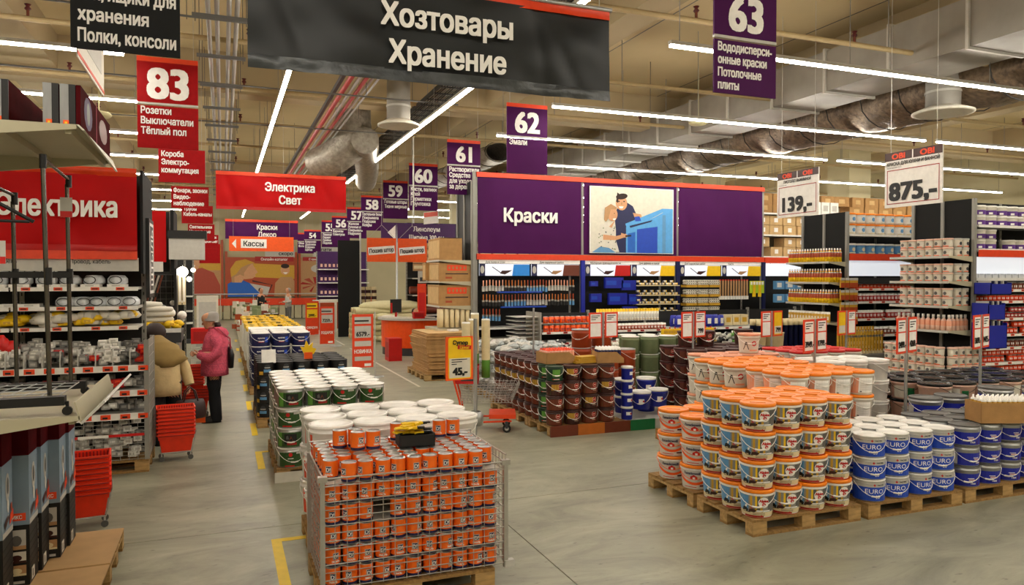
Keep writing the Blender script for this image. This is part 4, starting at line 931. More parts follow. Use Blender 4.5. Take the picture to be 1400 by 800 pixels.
# black tins then navy tins
BKT = bucket('paint_tin', '', 'paint tin', .13, .13, .2, 'black', 'dark', L_black, handle=None, lid_h=.012, ms=['black'] * 7)
for y in (11.4, 12.25): pallet(.45, y, 'pallet under the small black tins, ' + ('front' if y < 12 else 'rear'))
for k in range(4):
    for i in range(5):
        for j in range(5):
            if k < 3 and i > 0 and j > 0: continue
            z = .145 + k * .203
            BKT.put((.58 + i * .265, 11.55 + j * .27, z), R_(-.4, .3), 'black tin with grey-blue label, ' + place_words(k, 4, i, 5, j, 5), 'black tins')
for i, x in enumerate((1.72, 1.98)):
    for k in range(3 - i): BKT.put((x, 12.6, .0 + k * .203), .2, 'black tin in the lower step beside the aisle', 'black tins at the aisle step')
t = thing('cut_out_stand', 'small white and yellow flame-shaped shelf topper among the black tins', 'display topper', (1.22, 11.7, 1.01), 0)
b = MB(); b.prism([(-.07, 0, .02), (-.13, 0, .14), (-.07, 0, .13), (-.04, 0, .24), (0, 0, .15), (.06, 0, .2), (.05, 0, .12), (.11, 0, .1), (.07, 0, .02)], (0, .02, 0), 'yellow'); b.build('flame_card', t); MB().box(-.07, -.01, -.05, .05, .04, .05, 'orange').build('carton_foot', t)
t = thing('leaflet_holder', 'white leaflet holder leaning on the left of the black tins', 'holder', (.62, 11.5, .96)); MB().cbox((0, 0, .08), (.2, .02, .2), 'white', rx=-.3).build('panel', t)
NVB = bucket('paint_tin', '', 'paint tin', .17, .17, .25, 'navy', 'white_gloss', L_navy, lid_h=.012, droop=.12, ms=['navy'] * 7)
for y in (14.7, 15.5): pallet(.45, y, 'pallet under the wide navy tins, ' + ('front' if y < 15 else 'rear'))
for k in range(4):
    for i in range(3):
        for j in range(4):
            if k < 3 and i > 0 and j > 0: continue
            NVB.put((.66 + i * .37, 14.9 + j * .37, .145 + k * .253), R_(-.2, .2), 'wide navy tin with white lid, ' + place_words(k, 4, i, 3, j, 4), 'navy tins')
for k in range(3):
    for i in range(4): tag(MB().tube([(0, 0, 0), (1.15, 0, 0)], .06, 'white', 12).build('white_roll', None, (.5, 16.55 + i * .13 + .06 * (k % 2), .86 + .11 * k)), 'white rolled film lying behind the navy tins, ' + ('lowest', 'middle', 'upper')[k] + ' layer, ' + ORD[i], 'roll', 'white rolls')
MB().box(.5, 16.45, 0, 1.65, 17.1, .8, 'light_grey').build('film_stand'); tag(LAST[0], 'light grey stand under the white rolled film', 'stand')
# ================================================================== GONDOLAS
def gondola(name, lab, x0, x1, yf, dep, H, zs, bay=1.33, base=.12, back='black_panel', cat='shelving', sdep=None, shelf_m='light_grey', strip='white', z_hi=(), grp=None, uw=.05, back_to=None):
    """shelving running along X whose goods face -Y"""
    t = thing(name, lab, cat, (x0, yf, 0), 0, grp); L = x1 - x0; n = max(1, round(L / bay)); q = L / n; sdep = sdep or dep * .48
    up = None
    for k in range(n + 1):
        if up is None:
            m = MB(); m.box(-uw / 2, sdep - .0, 0, uw / 2, sdep + .06, H, 'shelf_metal')
            for j in range(int(H / .12)): m.box(-.006, sdep - .002, .06 + j * .12, .006, sdep, .1 + j * .12, 'dark')
            up = m.build('upright', t)
        else: dup(up, (k * q, 0, 0), parent=t)
    MB().box(0, sdep + .02, base, L, sdep + .05, back_to or H, back).build('back_panel', t)
    MB().box(0, .02, 0, L, dep, base, 'dark_grey').build('base', t)
    for z in list(zs) + list(z_hi):
        s0 = None
        for k in range(n):
            if s0 is None:
                s0 = MB().box(.01, 0, z - .03, q - .01, sdep, z, shelf_m).build('shelf', t)
                MB().box(.01, -.012, z - .045, q - .01, 0, z + .0, strip).build('price_rail', s0)
            else: dup(s0, (k * q, 0, 0), parent=t)
    return t
def tags_on(t, L, z, n, m='orange_deep', y=-.016, h=.035, w=.09):
    b = MB(); b.box(-w / 2, y, -h, w / 2, y + .003, 0, m); b.box(-w * .35, y - .001, -h * .7, w * .3, y, -h * .35, 'black'); o = None
    for k in range(n):
        x = L * (k + .5) / n + R_(-.04, .04)
        if o is None: o = b.build('price_tag', t, (x, 0, z - .002))
        else: dup(o, (x, 0, z - .002), parent=t)
def goods(proto, x0, x1, y, z, pitch, lab, grp, tiers=1, th=.1, rows=1, rd=.1, jit=.05, miss=0, rz=0):
    x = x0 + pitch / 2
    while x < x1 - pitch * .3:
        for k in range(tiers):
            for r in range(rows):
                if r and k < tiers - 1: continue
                if miss and R_(0, 1) < miss: continue
                w = ', %s from its left end' % ORD[int((x - x0) / pitch)] if th > .14 and len(lab.split()) < 11 else ''
                if w and tiers > 1: w += ', upper' if k else ', lower'
                proto.put((x + R_(-.1, .1) * pitch * .2, y + r * rd, z + k * th), rz + R_(-jit, jit), lab + w, grp)
        x += pitch
def goods_y(proto, y0, y1, x, z, pitch, lab, grp, tiers=1, th=.1, rz=-PI / 2, miss=0):
    y = y0 + pitch / 2
    while y < y1 - pitch * .3:
        for k in range(tiers):
            if miss and R_(0, 1) < miss: continue
            proto.put((x, y, z + k * th), rz + R_(-.1, .1), lab, grp)
        y += pitch
def P1(name, cat, f): return Proto(lambda: tag(f(MB()).build(name), '', cat))
def tubf(body, lid, band, r, h, lab2='mid_grey'):
    def f(b):
        b.lathe([(.001, 0), (r * .88, 0), (r * .92, h * .2), (r * .97, h * .65), (r, h * .82), (r * 1.06, h * .84), (r * 1.06, h * .98), (r * .9, h), (.001, h)], body, 12, ms=[body, body, body, body, lid, lid, lid, lid]); R = lambda z: r * .97
        b.wdisc(R, 0, h * .42, h * .2, lab2, 2, 8); b.wgrid(R, -r * .8, r * .8, h * .06, h * .14, band, 2); return b
    return f
def canf(body, lid, band, r, h, cap=.2, tag_='print_white'):
    def f(b):
        b.lathe([(.001, 0), (r, 0), (r, h * .25), (r, h * (1 - cap)), (r * .98, h * (1 - cap)), (r * .98, h * .97), (r * .8, h), (.001, h)], body, 10, ms=[body, body, band if 0 else body, lid, lid, lid, lid]); R = lambda z: r
        b.wgrid(R, -r * .7, r * .7, h * .25, h * .55, tag_, 1, 2); b.wgrid(R, -r * .9, r * .9, h * .08, h * .16, band, 1, 2); return b
    return f
def bottlef(body, cap, label, r, h):
    def f(b):
        b.lathe([(.001, 0), (r, 0), (r, h * .3), (r, h * .62), (r * .4, h * .78), (r * .38, h * .82), (r * .5, h * .82), (r * .5, h), (.001, h)], body, 10, ms=[body, body, label, body, cap, cap, cap, cap]); return b
    return f
def boxf(m, w, d, h, lab_, lx=.6, m2=None):
    def f(b):
        b.box(-w / 2, -d / 2, 0, w / 2, d / 2, h, m); b.box(-w * lx / 2, -d / 2 - .001, h * .3, w * lx / 2, -d / 2, h * .75, lab_)
        if m2: b.box(-w * .2, -d / 2 - .002, h * .4, w * .1, -d / 2 - .001, h * .6, m2); b.box(-w / 2 - .001, -d * .3, h * .3, -w / 2, d * .3, h * .7, lab_)
        return b
    return f
# ---- row A, right-hand gondola
H_ = 3.56
A = gondola('gondola', 'tall black-backed paint gondola at the right edge with orange band', 12.0, 16.0, 8.9, 1.2, H_, [2.0, 1.8, 1.5, 1.22, .99, .73, .45], z_hi=[3.11, 2.70], sdep=.55)
MB().box(0, -.03, 2.56, 4, -.01, 2.68, 'banner_orange').build('orange_band', A); MB().box(0, .02, 2.27, 4, .06, 2.56, 'header_light').build('lit_header', A)
for z in (2.0, 1.8, 1.5, 1.22, .99, .73): tags_on(A, 3, z, 9)
def purple_tub(b):
    r, h = .13, .17; b.lathe([(.001, 0), (r * .94, 0), (r * .97, h * .7), (r, h * .8), (r * 1.03, h * .82), (r * 1.03, h * .97), (r * .9, h), (.001, h)], 'offwhite', 14, ms=['offwhite'] * 4 + ['white'] * 3); R = lambda z: r * .965
    b.wgrid(R, -.19, .19, h * .06, h * .5, 'purple_hi', 2, 12); b.wpoly(R, [(-.03, h * .5), (.1, h * .5), (.1, h * .68)], 'purple_hi', 2); b.wgrid(R, -.1, -.04, h * .1, h * .3, 'print_white', 4); return b
tub_p = P1('paint_tub', 'paint tub', purple_tub); tub_o = P1('paint_tub', 'paint tub', tubf('offwhite', 'white', 'peach', .1, .16, 'sky'))
goods(tub_p, 12.08, 14.0, 9.08, 3.11, .27, 'purple and white tub on the highest shelf of the right-hand gondola', 'purple tubs on the top shelf', 2, .175)
goods(tub_p, 12.08, 12.8, 9.08, 2.70, .27, 'purple and white tub on the second-highest shelf of the right-hand gondola', 'purple tubs on the second shelf', 2, .175)
goods(tub_p, 12.84, 13.9, 9.08, 2.70, .27, 'white tub with house picture beside the purple tubs', 'tubs beside the purple ones', 1, .175)
c1 = P1('varnish_can', 'varnish can', canf('brown', 'tin', 'orange', .055, .13)); c2 = P1('enamel_can', 'enamel can', canf('orange_deep', 'tin', 'brown_dark', .05, .115)); c3 = P1('primer_can', 'primer can', canf('red_dark', 'tin', 'orange', .045, .1)); c4 = P1('white_packet', 'packet', boxf('white', .15, .1, .2, 'light_grey'))
goods(c4, 12.05, 14, 9.1, 2.0 + .2, .17, 'white packet on the top display shelf of the right-hand gondola', 'white packets')
MB().box(.05, .05, 2.15, 3.8, .5, 2.2, 'white').build('riser_shelf', A)
names = ['first', 'second', 'third', 'fourth', 'fifth', 'sixth', 'seventh', 'eighth']
for k, (z, pr_, n, th, pt) in enumerate(((2.0, c1, 1, .13, .12), (1.8, c2, 1, .1, .11), (1.5, c3, 2, .1, .1), (1.22, c2, 2, .115, .11), (.99, c1, 1, .13, .12), (.73, c2, 2, .115, .11), (.45, c2, 2, .115, .11))):
    goods(pr_, 12.05 + (.3 if k in (2, 4) else 0), 14.0, 9.02, z, pt, 'small %s can on the %s display shelf of the right-hand gondola' % (('brown', 'orange', 'dark red', 'orange', 'brown', 'orange', 'orange')[k], names[k]), 'cans on the %s display shelf, right-hand gondola' % names[k], n, th, 2, .12, miss=.05)
def endcap(x, y0, y1, out, zs, lab, zt=H_, back='black_panel', name='end_display', low=0):
    t = thing(name, lab, 'end display', (x, y0, 0)); D = y1 - y0
    MB().box(-.03, 0, low, 0, D, zt, back).build('back_panel', t)
    for y in (-.03, D / 2 - .03, D - .02): MB().box(-.06, y, 0, -.0, y + .055, zt, 'shelf_metal').build('upright', t)
    s0 = None
    for z in zs:
        if s0 is None:
            m = MB(); m.prism([(-out, 0, 0), (-out, 0, -.025), (-.05, 0, -.1), (-.05, 0, 0)], (0, .02, 0), 'shelf_beige'); m.prism([(-out, D - .02, 0), (-out, D - .02, -.025), (-.05, D - .02, -.1), (-.05, D - .02, 0)], (0, .02, 0), 'shelf_beige')
            m.box(-out, .02, -.02, -.05, D - .02, -.001, 'shelf_beige'); s0 = m.build('shelf', t, (0, 0, z)); MB().box(-out - .012, 0, -.035, -out, D, .005, 'light_grey').build('price_rail', s0)
        else: dup(s0, (0, 0, z), parent=t)
    return t
EA = endcap(12.0, 8.95, 10.13, .62, [2.57, 2.14, 1.72, 1.3], 'tall black end display with shelves of small white tubs, before the right-hand gondola')
tw = P1('paint_tub', 'paint tub', tubf('offwhite', 'pink_white', 'orange', .08, .15, 'mid_grey')); tw2 = P1('paint_tub', 'paint tub', tubf('offwhite', 'light_grey', 'orange', .08, .15, 'dark_grey'))
for k, z in enumerate((2.57, 2.14, 1.72)):
    L = 'small pale tub with salmon lid on the %s shelf of the nearer end display' % names[k]; g = 'tubs on the %s shelf, nearer end display' % names[k]
    goods_y(tw, 8.98, 10.1, 11.5, z, .17, L, g, 2, .155); goods(tw2, 11.6, 11.95, 9.05, z, .17, L.replace('salmon', 'grey'), 'grey-lidded ' + g, 2, .155)
bt = P1('solvent_bottle', 'bottle', bottlef('pink_white', 'white', 'peach', .045, .27))
goods_y(bt, 8.98, 10.1, 11.5, 1.3, .1, 'slim pink-white bottle on the lowest shelf of the nearer end display', 'bottles on the nearer end display', 1); goods(bt, 11.56, 11.95, 9.05, 1.3, .1, 'slim pink-white bottle on the lowest shelf of the nearer end display', 'bottles on the nearer end display')
goods_y(tw, 9.0, 10.2, 11.35, 0.1, .17, 'small pale tub stacked on the floor before the nearer end display', 'tubs stacked on the floor', 6, .155); goods(tw, 11.4, 12.1, 8.95, .1, .17, 'small pale tub stacked on the floor before the nearer end display', 'tubs stacked on the floor', 6, .155)
MB().box(11.2, 8.8, 0, 12.15, 10.3, .1, 'pallet_wood').build('low_platform'); tag(LAST[0], 'low wooden platform under the floor stack of tubs', 'platform')
for k, (z0, z1, x0, x1) in enumerate(((1.92, 2.12, 11.85, 12.35), (1.5, 1.78, 11.8, 12.2), (1.02, 1.45, 11.8, 12.25))):
    t = thing('hanging_bin', 'navy blue hanging bin at the corner of the nearer end display, ' + ('topmost', 'middle', 'lowest')[k], 'bin', (x0, 8.55, z0)); m = MB(); w = x1 - x0; h = z1 - z0
    m.box(0, 0, 0, w, .012, h * .9, 'royal'); m.box(0, 0, 0, .012, .3, h, 'royal'); m.box(w - .012, 0, 0, w, .3, h, 'royal'); m.box(0, .29, 0, w, .3, h, 'royal'); m.box(0, 0, 0, w, .3, .01, 'navy'); m.build('bin_body', t)
    c = MB()
    for q in range(6): c.box(.03 + q * w / 6.5, .04, .02, .06 + q * w / 6.5, .25, h + .03, 'navy' if q % 2 else 'light_grey')
    c.build('dividers', t)
# ---- row B
B = gondola('gondola', 'second tall gondola of red cans, between the two end displays', 12.0, 16.0, 11.7, 1.2, H_, [1.98, 1.71, 1.35, 1.01, .7], z_hi=[3.11, 2.70], sdep=.55)
MB().box(0, -.03, 2.56, 4, -.01, 2.7, 'banner_orange').build('orange_band', B); MB().box(0, .02, 2.24, 4, .06, 2.56, 'header_light').build('lit_header', B); MB().box(0, 0, 2.08, 4, .06, 2.2, 'dark').build('dark_band', B)
for z in (1.98, 1.71, 1.35, 1.01): tags_on(B, 3, z, 8)
alp_s = P1('paint_bucket', 'paint bucket', tubf('white', 'orange_lid', 'cream', .125, .22, 'sky')); alp_t = P1('paint_bucket', 'paint bucket', tubf('sky', 'white', 'cream', .125, .22, 'cream'))
goods(alp_s, 12.08, 14.4, 11.9, 3.11, .27, 'bucket with picture on the top shelf between the end displays', 'buckets on the top shelf of the second gondola', 2, .225)
goods(alp_t, 12.08, 14.4, 11.9, 2.7, .27, 'blue-white bucket above the orange band of the second gondola', 'buckets over the orange band, second gondola', 1, .225)
c5 = P1('spray_can', 'can', canf('red_dark', 'white', 'orange', .045, .17, .3)); c6 = P1('enamel_can', 'enamel can', canf('orange_deep', 'white', 'red_dark', .045, .13, .3, 'pink_white')); c7 = P1('tube_pack', 'tube', canf('brown', 'white', 'orange', .04, .16, .3))
for k, (z, pr_, n, th) in enumerate(((1.98, c6, 1, .13), (1.71, c5, 1, .17), (1.35, c5, 1, .17), (1.01, c7, 1, .17), (.7, c7, 1, .17))):
    goods(pr_, 12.05, 14.6, 11.8, z, .1, 'small %s can with white cap on the %s shelf of the second gondola' % (('orange', 'red', 'red', 'brown', 'brown')[k], names[k]), 'cans on the %s shelf, second gondola' % names[k], n, th, 2, .11, miss=.06)
for k in range(5): tag(MB().box(0, 0, 0, .24, .3, .32, 'light_grey').box(.02, -.002, .1, .2, 0, .28, 'mid_grey').build('grey_box', None, (12.15 + k * .33, 11.72, .13)), 'grey carton on the bottom shelf of the second gondola', 'box', 'grey cartons, second gondola')
EB = endcap(12.0, 11.72, 12.95, .5, [2.53, 2.11, 1.68, 1.28], 'tall black end display with foam cans in yellow and orange, farther one')
fm = P1('foam_can', 'can', lambda b: b.lathe([(.001, 0), (.033, 0), (.033, .1), (.033, .19), (.024, .21), (.014, .23), (.018, .24), (.014, .28), (.001, .28)], 'orange', 10, ms=['yellow', 'yellow', 'terracotta', 'tin', 'yellow', 'orange_deep', 'white', 'white']))
for k, z in enumerate((2.53, 2.11, 1.68)):
    L = 'yellow and brown foam can on the %s shelf of the farther end display' % names[k]; g = 'foam cans on the %s shelf' % names[k]
    goods_y(fm, 11.74, 12.93, 11.56, z, .075, L, g); goods(fm, 11.6, 11.95, 11.79, z, .075, L, g)
fm2 = P1('foam_can', 'can', canf('ochre', 'white', 'yellow', .035, .22)); goods_y(fm2, 11.74, 12.93, 11.56, 1.28, .085, 'ochre can with white cap on the lowest shelf of the farther end display', 'ochre cans')
hk = P1('hanging_pack', 'pack', lambda b: b.box(-.05, -.015, -.2, .05, .015, 0, 'ochre').box(-.05, -.02, -.2, .05, -.015, -.1, 'terracotta').box(-.05, -.02, -.05, .05, -.015, 0, 'light_grey'))
for z in (2.2, 1.95, 1.7, 1.45):
    for x in (11.75, 11.87, 11.99, 12.1): hk.put((x, 11.62, z), R_(-.1, .1), 'brown and clear hanging pack on the corner rack of the farther end display', 'hanging packs on the corner rack')
lb_ = P1('long_brush', 'brush', lambda b: b.box(-.02, -.01, 0, .02, .01, .42, 'ochre').box(-.02, -.012, .3, .02, .012, .34, 'tin').box(-.022, -.02, -.02, .022, .02, .03, 'cream'))
for k in range(13): lb_.put((11.15 + k * .075, 10.9, .75), R_(-.1, .1), 'long tan brush standing in the slanted rack before the farther end display', 'long tan brushes')
for k in range(13): lb_.put((11.18 + k * .075, 11.15, .82), R_(-.1, .1), 'long tan brush standing in the slanted rack before the farther end display', 'long tan brushes')
MB().box(11.05, 10.8, 0, 12.2, 11.3, .72, 'shelf_metal').build('brush_rack'); tag(LAST[0], 'grey rack holding the long tan brushes', 'rack')
# ---- row C with the purple banner
C = gondola('gondola', 'long brush gondola under the purple banner', 5.38, 18.3, 16.0, 1.2, 2.75, [1.06, .8, .45], sdep=.5, bay=2.69, back_to=2.75)
t = thing('department_banner', 'long purple banner over the brush gondola with the word for paints and a family picture', 'banner', (5.38, 16.0, 0))
MB().box(0, .0, 2.62, 8.09, .04, 2.75, 'banner_orange').build('lower_rail', t); MB().box(0, 0, 4.5, 8.09, .04, 4.61, 'banner_orange').build('upper_rail', t)
for k in range(3): cloth(.03 + k * 2.69, 2.66 + k * 2.69, 2.76, 4.5, .03, 'vinyl_purple', .012, nx=30, seed=20 + k).build('cloth_panel', t)
for k in range(4): MB().box(k * 2.69 - .03, .04, 0, k * 2.69 + .03, .12, 4.62, 'shelf_metal').build('post', t)
b = MB(); b.text('Краски', (0, -.01, 0), X_, Z_, 1.33, 3.5, .31, 'print_white', align='C', cond=.95, bold=.034, width=1.36); b.build('lettering', t)
# picture panel
pp = MB(); px, pz, pw, ph = 2.86, 2.8, 2.36, 1.62; o = (px, -.03, pz)
pp.box(px, -.03, pz, px + pw, .0, pz + ph, 'print_white')
pic = pp.build('picture_panel', t); q = MB(); W_ = lambda a: a * pw; Hh = lambda a: a * ph
def PG(b, o, w, h, pts, m, d): b.fpoly(o, X_, Z_, [(a * w, c * h) for a, c in pts], m, d)
PG(q, o, pw, ph, [(.01, .01), (.99, .01), (.99, .99), (.01, .99)], 'poster_sky', .002)
PG(q, o, pw, ph, [(.3, .35), (.28, .6), (.34, .72), (.42, .78), (.5, .72), (.58, .5), (.5, .2), (.45, .01), (.3, .01)], 'navy', .004)      # man's shirt
PG(q, o, pw, ph, [(.5, .62), (.6, .6), (.62, .5), (.55, .45)], 'skin_print', .006); PG(q, o, pw, ph, [(.52, .56), (.58, .57), (.6, .5), (.53, .49)], 'blue', .008)
q.fell(o, X_, Z_, .365 * pw, .76 * ph, .068 * pw, .11 * ph, 'skin_print', .006, 16, .15); q.fell(o, X_, Z_, .368 * pw, .86 * ph, .07 * pw, .045 * ph, 'hair_brown', .008, 16, .15); PG(q, o, pw, ph, [(.3, .78), (.315, .92), (.335, .9), (.325, .76)], 'hair_brown', .009)
for s in (-.03, .03): q.fell(o, X_, Z_, (.365 + s) * pw, .785 * ph, .01 * pw, .01 * ph, 'black', .009, 8)
PG(q, o, pw, ph, [(.33, .71), (.39, .71), (.375, .68), (.345, .68)], 'print_white', .009); PG(q, o, pw, ph, [(.36, .77), (.372, .77), (.375, .735), (.355, .735)], 'poster_tan', .009)
PG(q, o, pw, ph, [(.05, .02), (.1, .3), (.12, .42), (.2, .46), (.28, .4), (.3, .2), (.34, .02)], 'offwhite', .008)   # girl's flowered top
for k in range(26): q.fell(o, X_, Z_, R_(.1, .3) * pw, R_(.06, .4) * ph, .008 * pw, .01 * ph, 'mid_grey' if k % 2 else 'olive', .01, 6)
PG(q, o, pw, ph, [(.02, .01), (.12, .1), (.22, .08), (.3, .01)], 'sky', .01)
PG(q, o, pw, ph, [(.15, .28), (.3, .26), (.42, .3), (.42, .25), (.3, .2), (.15, .2)], 'skin_print', .011); PG(q, o, pw, ph, [(.36, .31), (.44, .28), (.43, .24), (.36, .24)], 'skin_print', .012); PG(q, o, pw, ph, [(.41, .275), (.48, .285), (.48, .26), (.41, .25)], 'black', .013)
q.fell(o, X_, Z_, .26 * pw, .58 * ph, .058 * pw, .1 * ph, 'skin_print', .011, 16, -.2); PG(q, o, pw, ph, [(.16, .5), (.17, .68), (.24, .74), (.31, .69), (.31, .66), (.24, .66), (.21, .52), (.18, .47)], 'poster_tan', .013)
PG(q, o, pw, ph, [(.26, .52), (.3, .53), (.29, .5), (.27, .5)], 'print_white', .014); q.fell(o, X_, Z_, .28 * pw, .6 * ph, .006 * pw, .008 * ph, 'black', .014, 6); PG(q, o, pw, ph, [(.22, .4), (.29, .5), (.25, .38)], 'skin_print', .0105)
PG(q, o, pw, ph, [(.41, .45), (.86, .7), (.99, .7), (.99, .64), (.86, .64), (.75, .56), (.43, .38)], 'poster_lightblue', .007); PG(q, o, pw, ph, [(.42, .01), (.42, .4), (.76, .56), (.87, .64), (.99, .64), (.99, .01)], 'poster_lightblue', .006)
PG(q, o, pw, ph, [(.55, .01), (.55, .37), (.8, .42), (.8, .01)], 'blue', .008); PG(q, o, pw, ph, [(.44, .02), (.44, .3), (.53, .33), (.53, .02)], 'poster_blue', .008); PG(q, o, pw, ph, [(.86, .02), (.86, .6), (.9, .6), (.9, .02)], 'sky', .008); PG(q, o, pw, ph, [(.46, .42), (.74, .52), (.72, .49), (.47, .39)], 'navy', .009)
q.build('print', pic)
# lit headers of the bays
for k in range(5):
    x0 = .06 + k * 2.69
    hd = MB().box(x0, .02, 2.53, x0 + 2.56, .05, 2.62, 'print_white').build('title_strip', C)
    tl = ['Для пола и стен', 'Малярные принадлежности', 'Для наружных работ', 'Для дерева и лаков', 'Кисти']; b = MB(); b.text(tl[k], (x0, .02, 2.54), X_, Z_, .15, 0, .05, 'black', .002, 'L', .9, .02); b.text(tl[(k + 2) % 5], (x0, .02, 2.54), X_, Z_, 1.5, 0, .05, 'black', .002, 'L', .9, .02); b.build('lettering', hd)
    for s in (0, 1):
        x = x0 + s * 1.29; col = [('bright_blue', 'brown'), ('red', 'yellow'), ('yellow', 'yellow'), ('light_grey', 'light_grey'), ('sky', 'yellow')][k][s]
        pn = MB().box(x, .0, 2.25, x + 1.24, .03, 2.52, 'header_light').build('header_card', C); b = MB(); oo = (x, 0, 2.25)
        b.frect(oo, X_, Z_, .0, 0, .14, .27, 'navy', .002); b.fell(oo, X_, Z_, .07, .14, .05, .09, 'light_grey', .003, 10); b.fpoly(oo, X_, Z_, [(.8, .0), (1.24, .0), (1.24, .26), (.84, .26)], col, .003)
        b.fpoly(oo, X_, Z_, [(.5, .05), (.62, .03), (.74, .09), (.8, .13), (.66, .12), (.55, .12)], 'poster_tan' if s else 'brown_dark', .004); b.fpoly(oo, X_, Z_, [(.3, .2), (.32, .21), (.55, .06), (.53, .05)], 'mid_grey', .004); b.build('print', pn)
    MB().box(x0 + 2.58, -.02, 1.1, x0 + 2.68, .03, 2.62, 'navy' if k else 'royal').build('bay_divider', C)
def brushf(w, l, hm, fm_, bm):
    return lambda b: b.box(-.011, -.008, -.13, .011, .008, 0, hm).box(-w / 2, -.01, -.17, w / 2, .01, -.13, 'tin').box(-w / 2, -.009, -.17 - l, w / 2, .009, -.17, bm)
br1 = P1('paint_brush', 'brush', brushf(.06, .08, 'peach', 'tin', 'light_grey')); br2 = P1('paint_brush', 'brush', brushf(.055, .09, 'orange_wood', 'tin', 'dark')); br3 = P1('paint_brush', 'brush', brushf(.05, .1, 'terracotta', 'tin', 'sky'))
for r, z in enumerate((2.16, 1.83, 1.5)):
    n = 30 if r < 2 else 6
    for i in range(n):
        (br1, br2, br3)[(i // 7 + r) % 3].put((5.5 + i * .078, 15.9, z - R_(0, .02)), 0, 'flat paint brush hanging on the %s hook row of the first brush bay' % names[r], 'brushes on the %s hook row' % names[r])
for r in range(2):
    tag(MB().box(0, 0, 0, 1.1, .1, .03, 'blue').build('blue_rail', None, (5.8 + r * .1, 15.75, 1.86 - r * .34)), 'blue plastic rail in the first brush bay, ' + ('upper' if r == 0 else 'lower'), 'rail')
for k, (x, z, w, h) in enumerate(((8.6, 1.95, .5, .26), (9.05, 1.9, .4, .24), (8.2, 1.62, .3, .2), (8.7, 1.55, .5, .28), (9.25, 1.55, .35, .25), (8.2, 2.0, .2, .12), (9.1, 1.3, .4, .2))):
    tag(MB().box(0, 0, 0, w, .08, h, 'royal').box(.03, -.003, h * .3, w * .6, 0, h * .7, 'blue').build('blue_tray_set', None, (x, 15.85, z)), 'royal blue roller set hanging in the blue bay under the family picture', 'roller set', 'royal blue roller sets')
rl = P1('paint_roller', 'roller', lambda b: b.tube([(-.05, 0, .03), (.05, 0, .03)], .028, 'offwhite', 8).tube([(-.05, 0, .03), (-.03, 0, .03)], .029, 'navy', 8).tube([(.03, 0, .03), (.05, 0, .03)], .029, 'yellow', 8))
rl2 = P1('roller_end', 'roller', lambda b: b.tube([(0, -.08, .032), (0, .08, .032)], .032, 'offwhite', 10).tube([(0, -.082, .032), (0, .08, .032)], .014, 'dark', 8))
for r, z in enumerate((2.02, 1.78, 1.56, 1.34)):
    rk = MB().box(9.45 - 5.38, -.25, z - .02, 10.65 - 5.38, 0, z, 'cream').build('shelf', C)
    for i in range(18): rl.put((9.5 + i * .064, 15.85, z + .002 + (.06 if i % 3 == 0 else 0)), R_(-.5, .5), 'small white and yellow roller on the cream shelves right of the blue bay', 'small rollers on the cream shelves')
    for x0 in (10.85, 11.2, 11.55):
        MB().box(x0 - 5.38, -.25, z - .06, x0 + .32 - 5.38, 0, z, 'ochre').build('bin_front', C)
        for i in range(5):
            for j in range(2): rl2.put((x0 + .035 + i * .062, 15.85, z + .003 + j * .062), 0, 'roller sleeve seen end-on in the ochre bins of the fourth bay', 'roller sleeves in the ochre bins')
lbr = P1('hanging_brush', 'brush', lambda b: b.box(-.02, -.01, -.45, .02, .01, 0, 'poster_tan').box(-.035, -.015, -.52, .035, .015, -.43, 'white').box(-.02, -.012, -.03, .02, .012, 0, 'red'))
for i in range(11): lbr.put((11.98 + i * .085, 15.9, 2.16), 0, 'long-handled brush hanging in the fourth bay', 'long-handled hanging brushes')
for i in range(5): tag(MB().box(-.05, -.01, -.32 - .1 * (i % 2), .05, .01, 0, 'yellow' if i % 2 else 'lime').box(-.03, -.012, -.1, .03, -.01, -.02, 'white').build('yellow_tool', None, (12.95 + i * .09, 15.88, 2.12)), 'yellow and green hanging tool at the right of the fourth bay', 'tool', 'yellow hanging tools')
for r, z in enumerate((1.9, 1.55)):
    for i in range(5): tag(MB().box(0, 0, 0, .3, .1, .22, 'sky').box(.05, -.004, .05, .2, 0, .17, 'white').build('blue_pack', None, (13.6 + i * .34, 15.7, z), R_(-.1, .1)), 'pale blue and white pack on the bay right of the banner', 'pack', 'pale blue packs')
for k in range(9): rl.put((14.6 + k * .1, 15.4, 1.5), R_(-2, 2), 'small white roller heaped right of the banner', 'rollers heaped right of the banner')
# more banded shelf beyond, cartons stored above
t = MB().box(13.5, 16.0, 2.6, 18.3, 16.04, 2.75, 'banner_orange').build('orange_band'); tag(t, 'orange shelf band continuing right of the purple banner', 'shelf band')
t = MB().box(13.5, 15.98, 2.25, 15.8, 16.02, 2.58, 'header_light').build('lit_header'); tag(t, 'lit white header card right of the purple banner', 'header')
U = gondola('storage_rack', 'storage rack of brown cartons above and right of the purple banner', 13.6, 20.0, 16.5, 1.0, 4.5, [2.8, 3.4, 4.0], sdep=.9, back='light_grey', bay=2.4)
ct = P1('carton', 'carton', boxf('cardboard_light', .42, .4, .26, 'print_white', .3)); ct2 = P1('carton', 'carton', boxf('cardboard', .5, .4, .28, 'cardboard_light', .4))
for z in (2.8, 3.4, 4.0): goods(ct if z != 4.0 else ct2, 13.7, 19.9, 16.8, z, .46 if z != 4.0 else .56, 'brown carton on the %s level of the storage rack' % {2.8: 'lowest', 3.4: 'middle', 4.0: 'top'}[z], 'cartons on the storage rack', 2, .27, jit=.1, miss=.1)
c8 = P1('carton', 'carton', boxf('white', .3, .3, .36, 'light_grey')); goods(c8, 15.6, 16.7, 16.7, 4.0, .33, 'tall white carton on top of the storage rack', 'white cartons on the storage rack', 1)
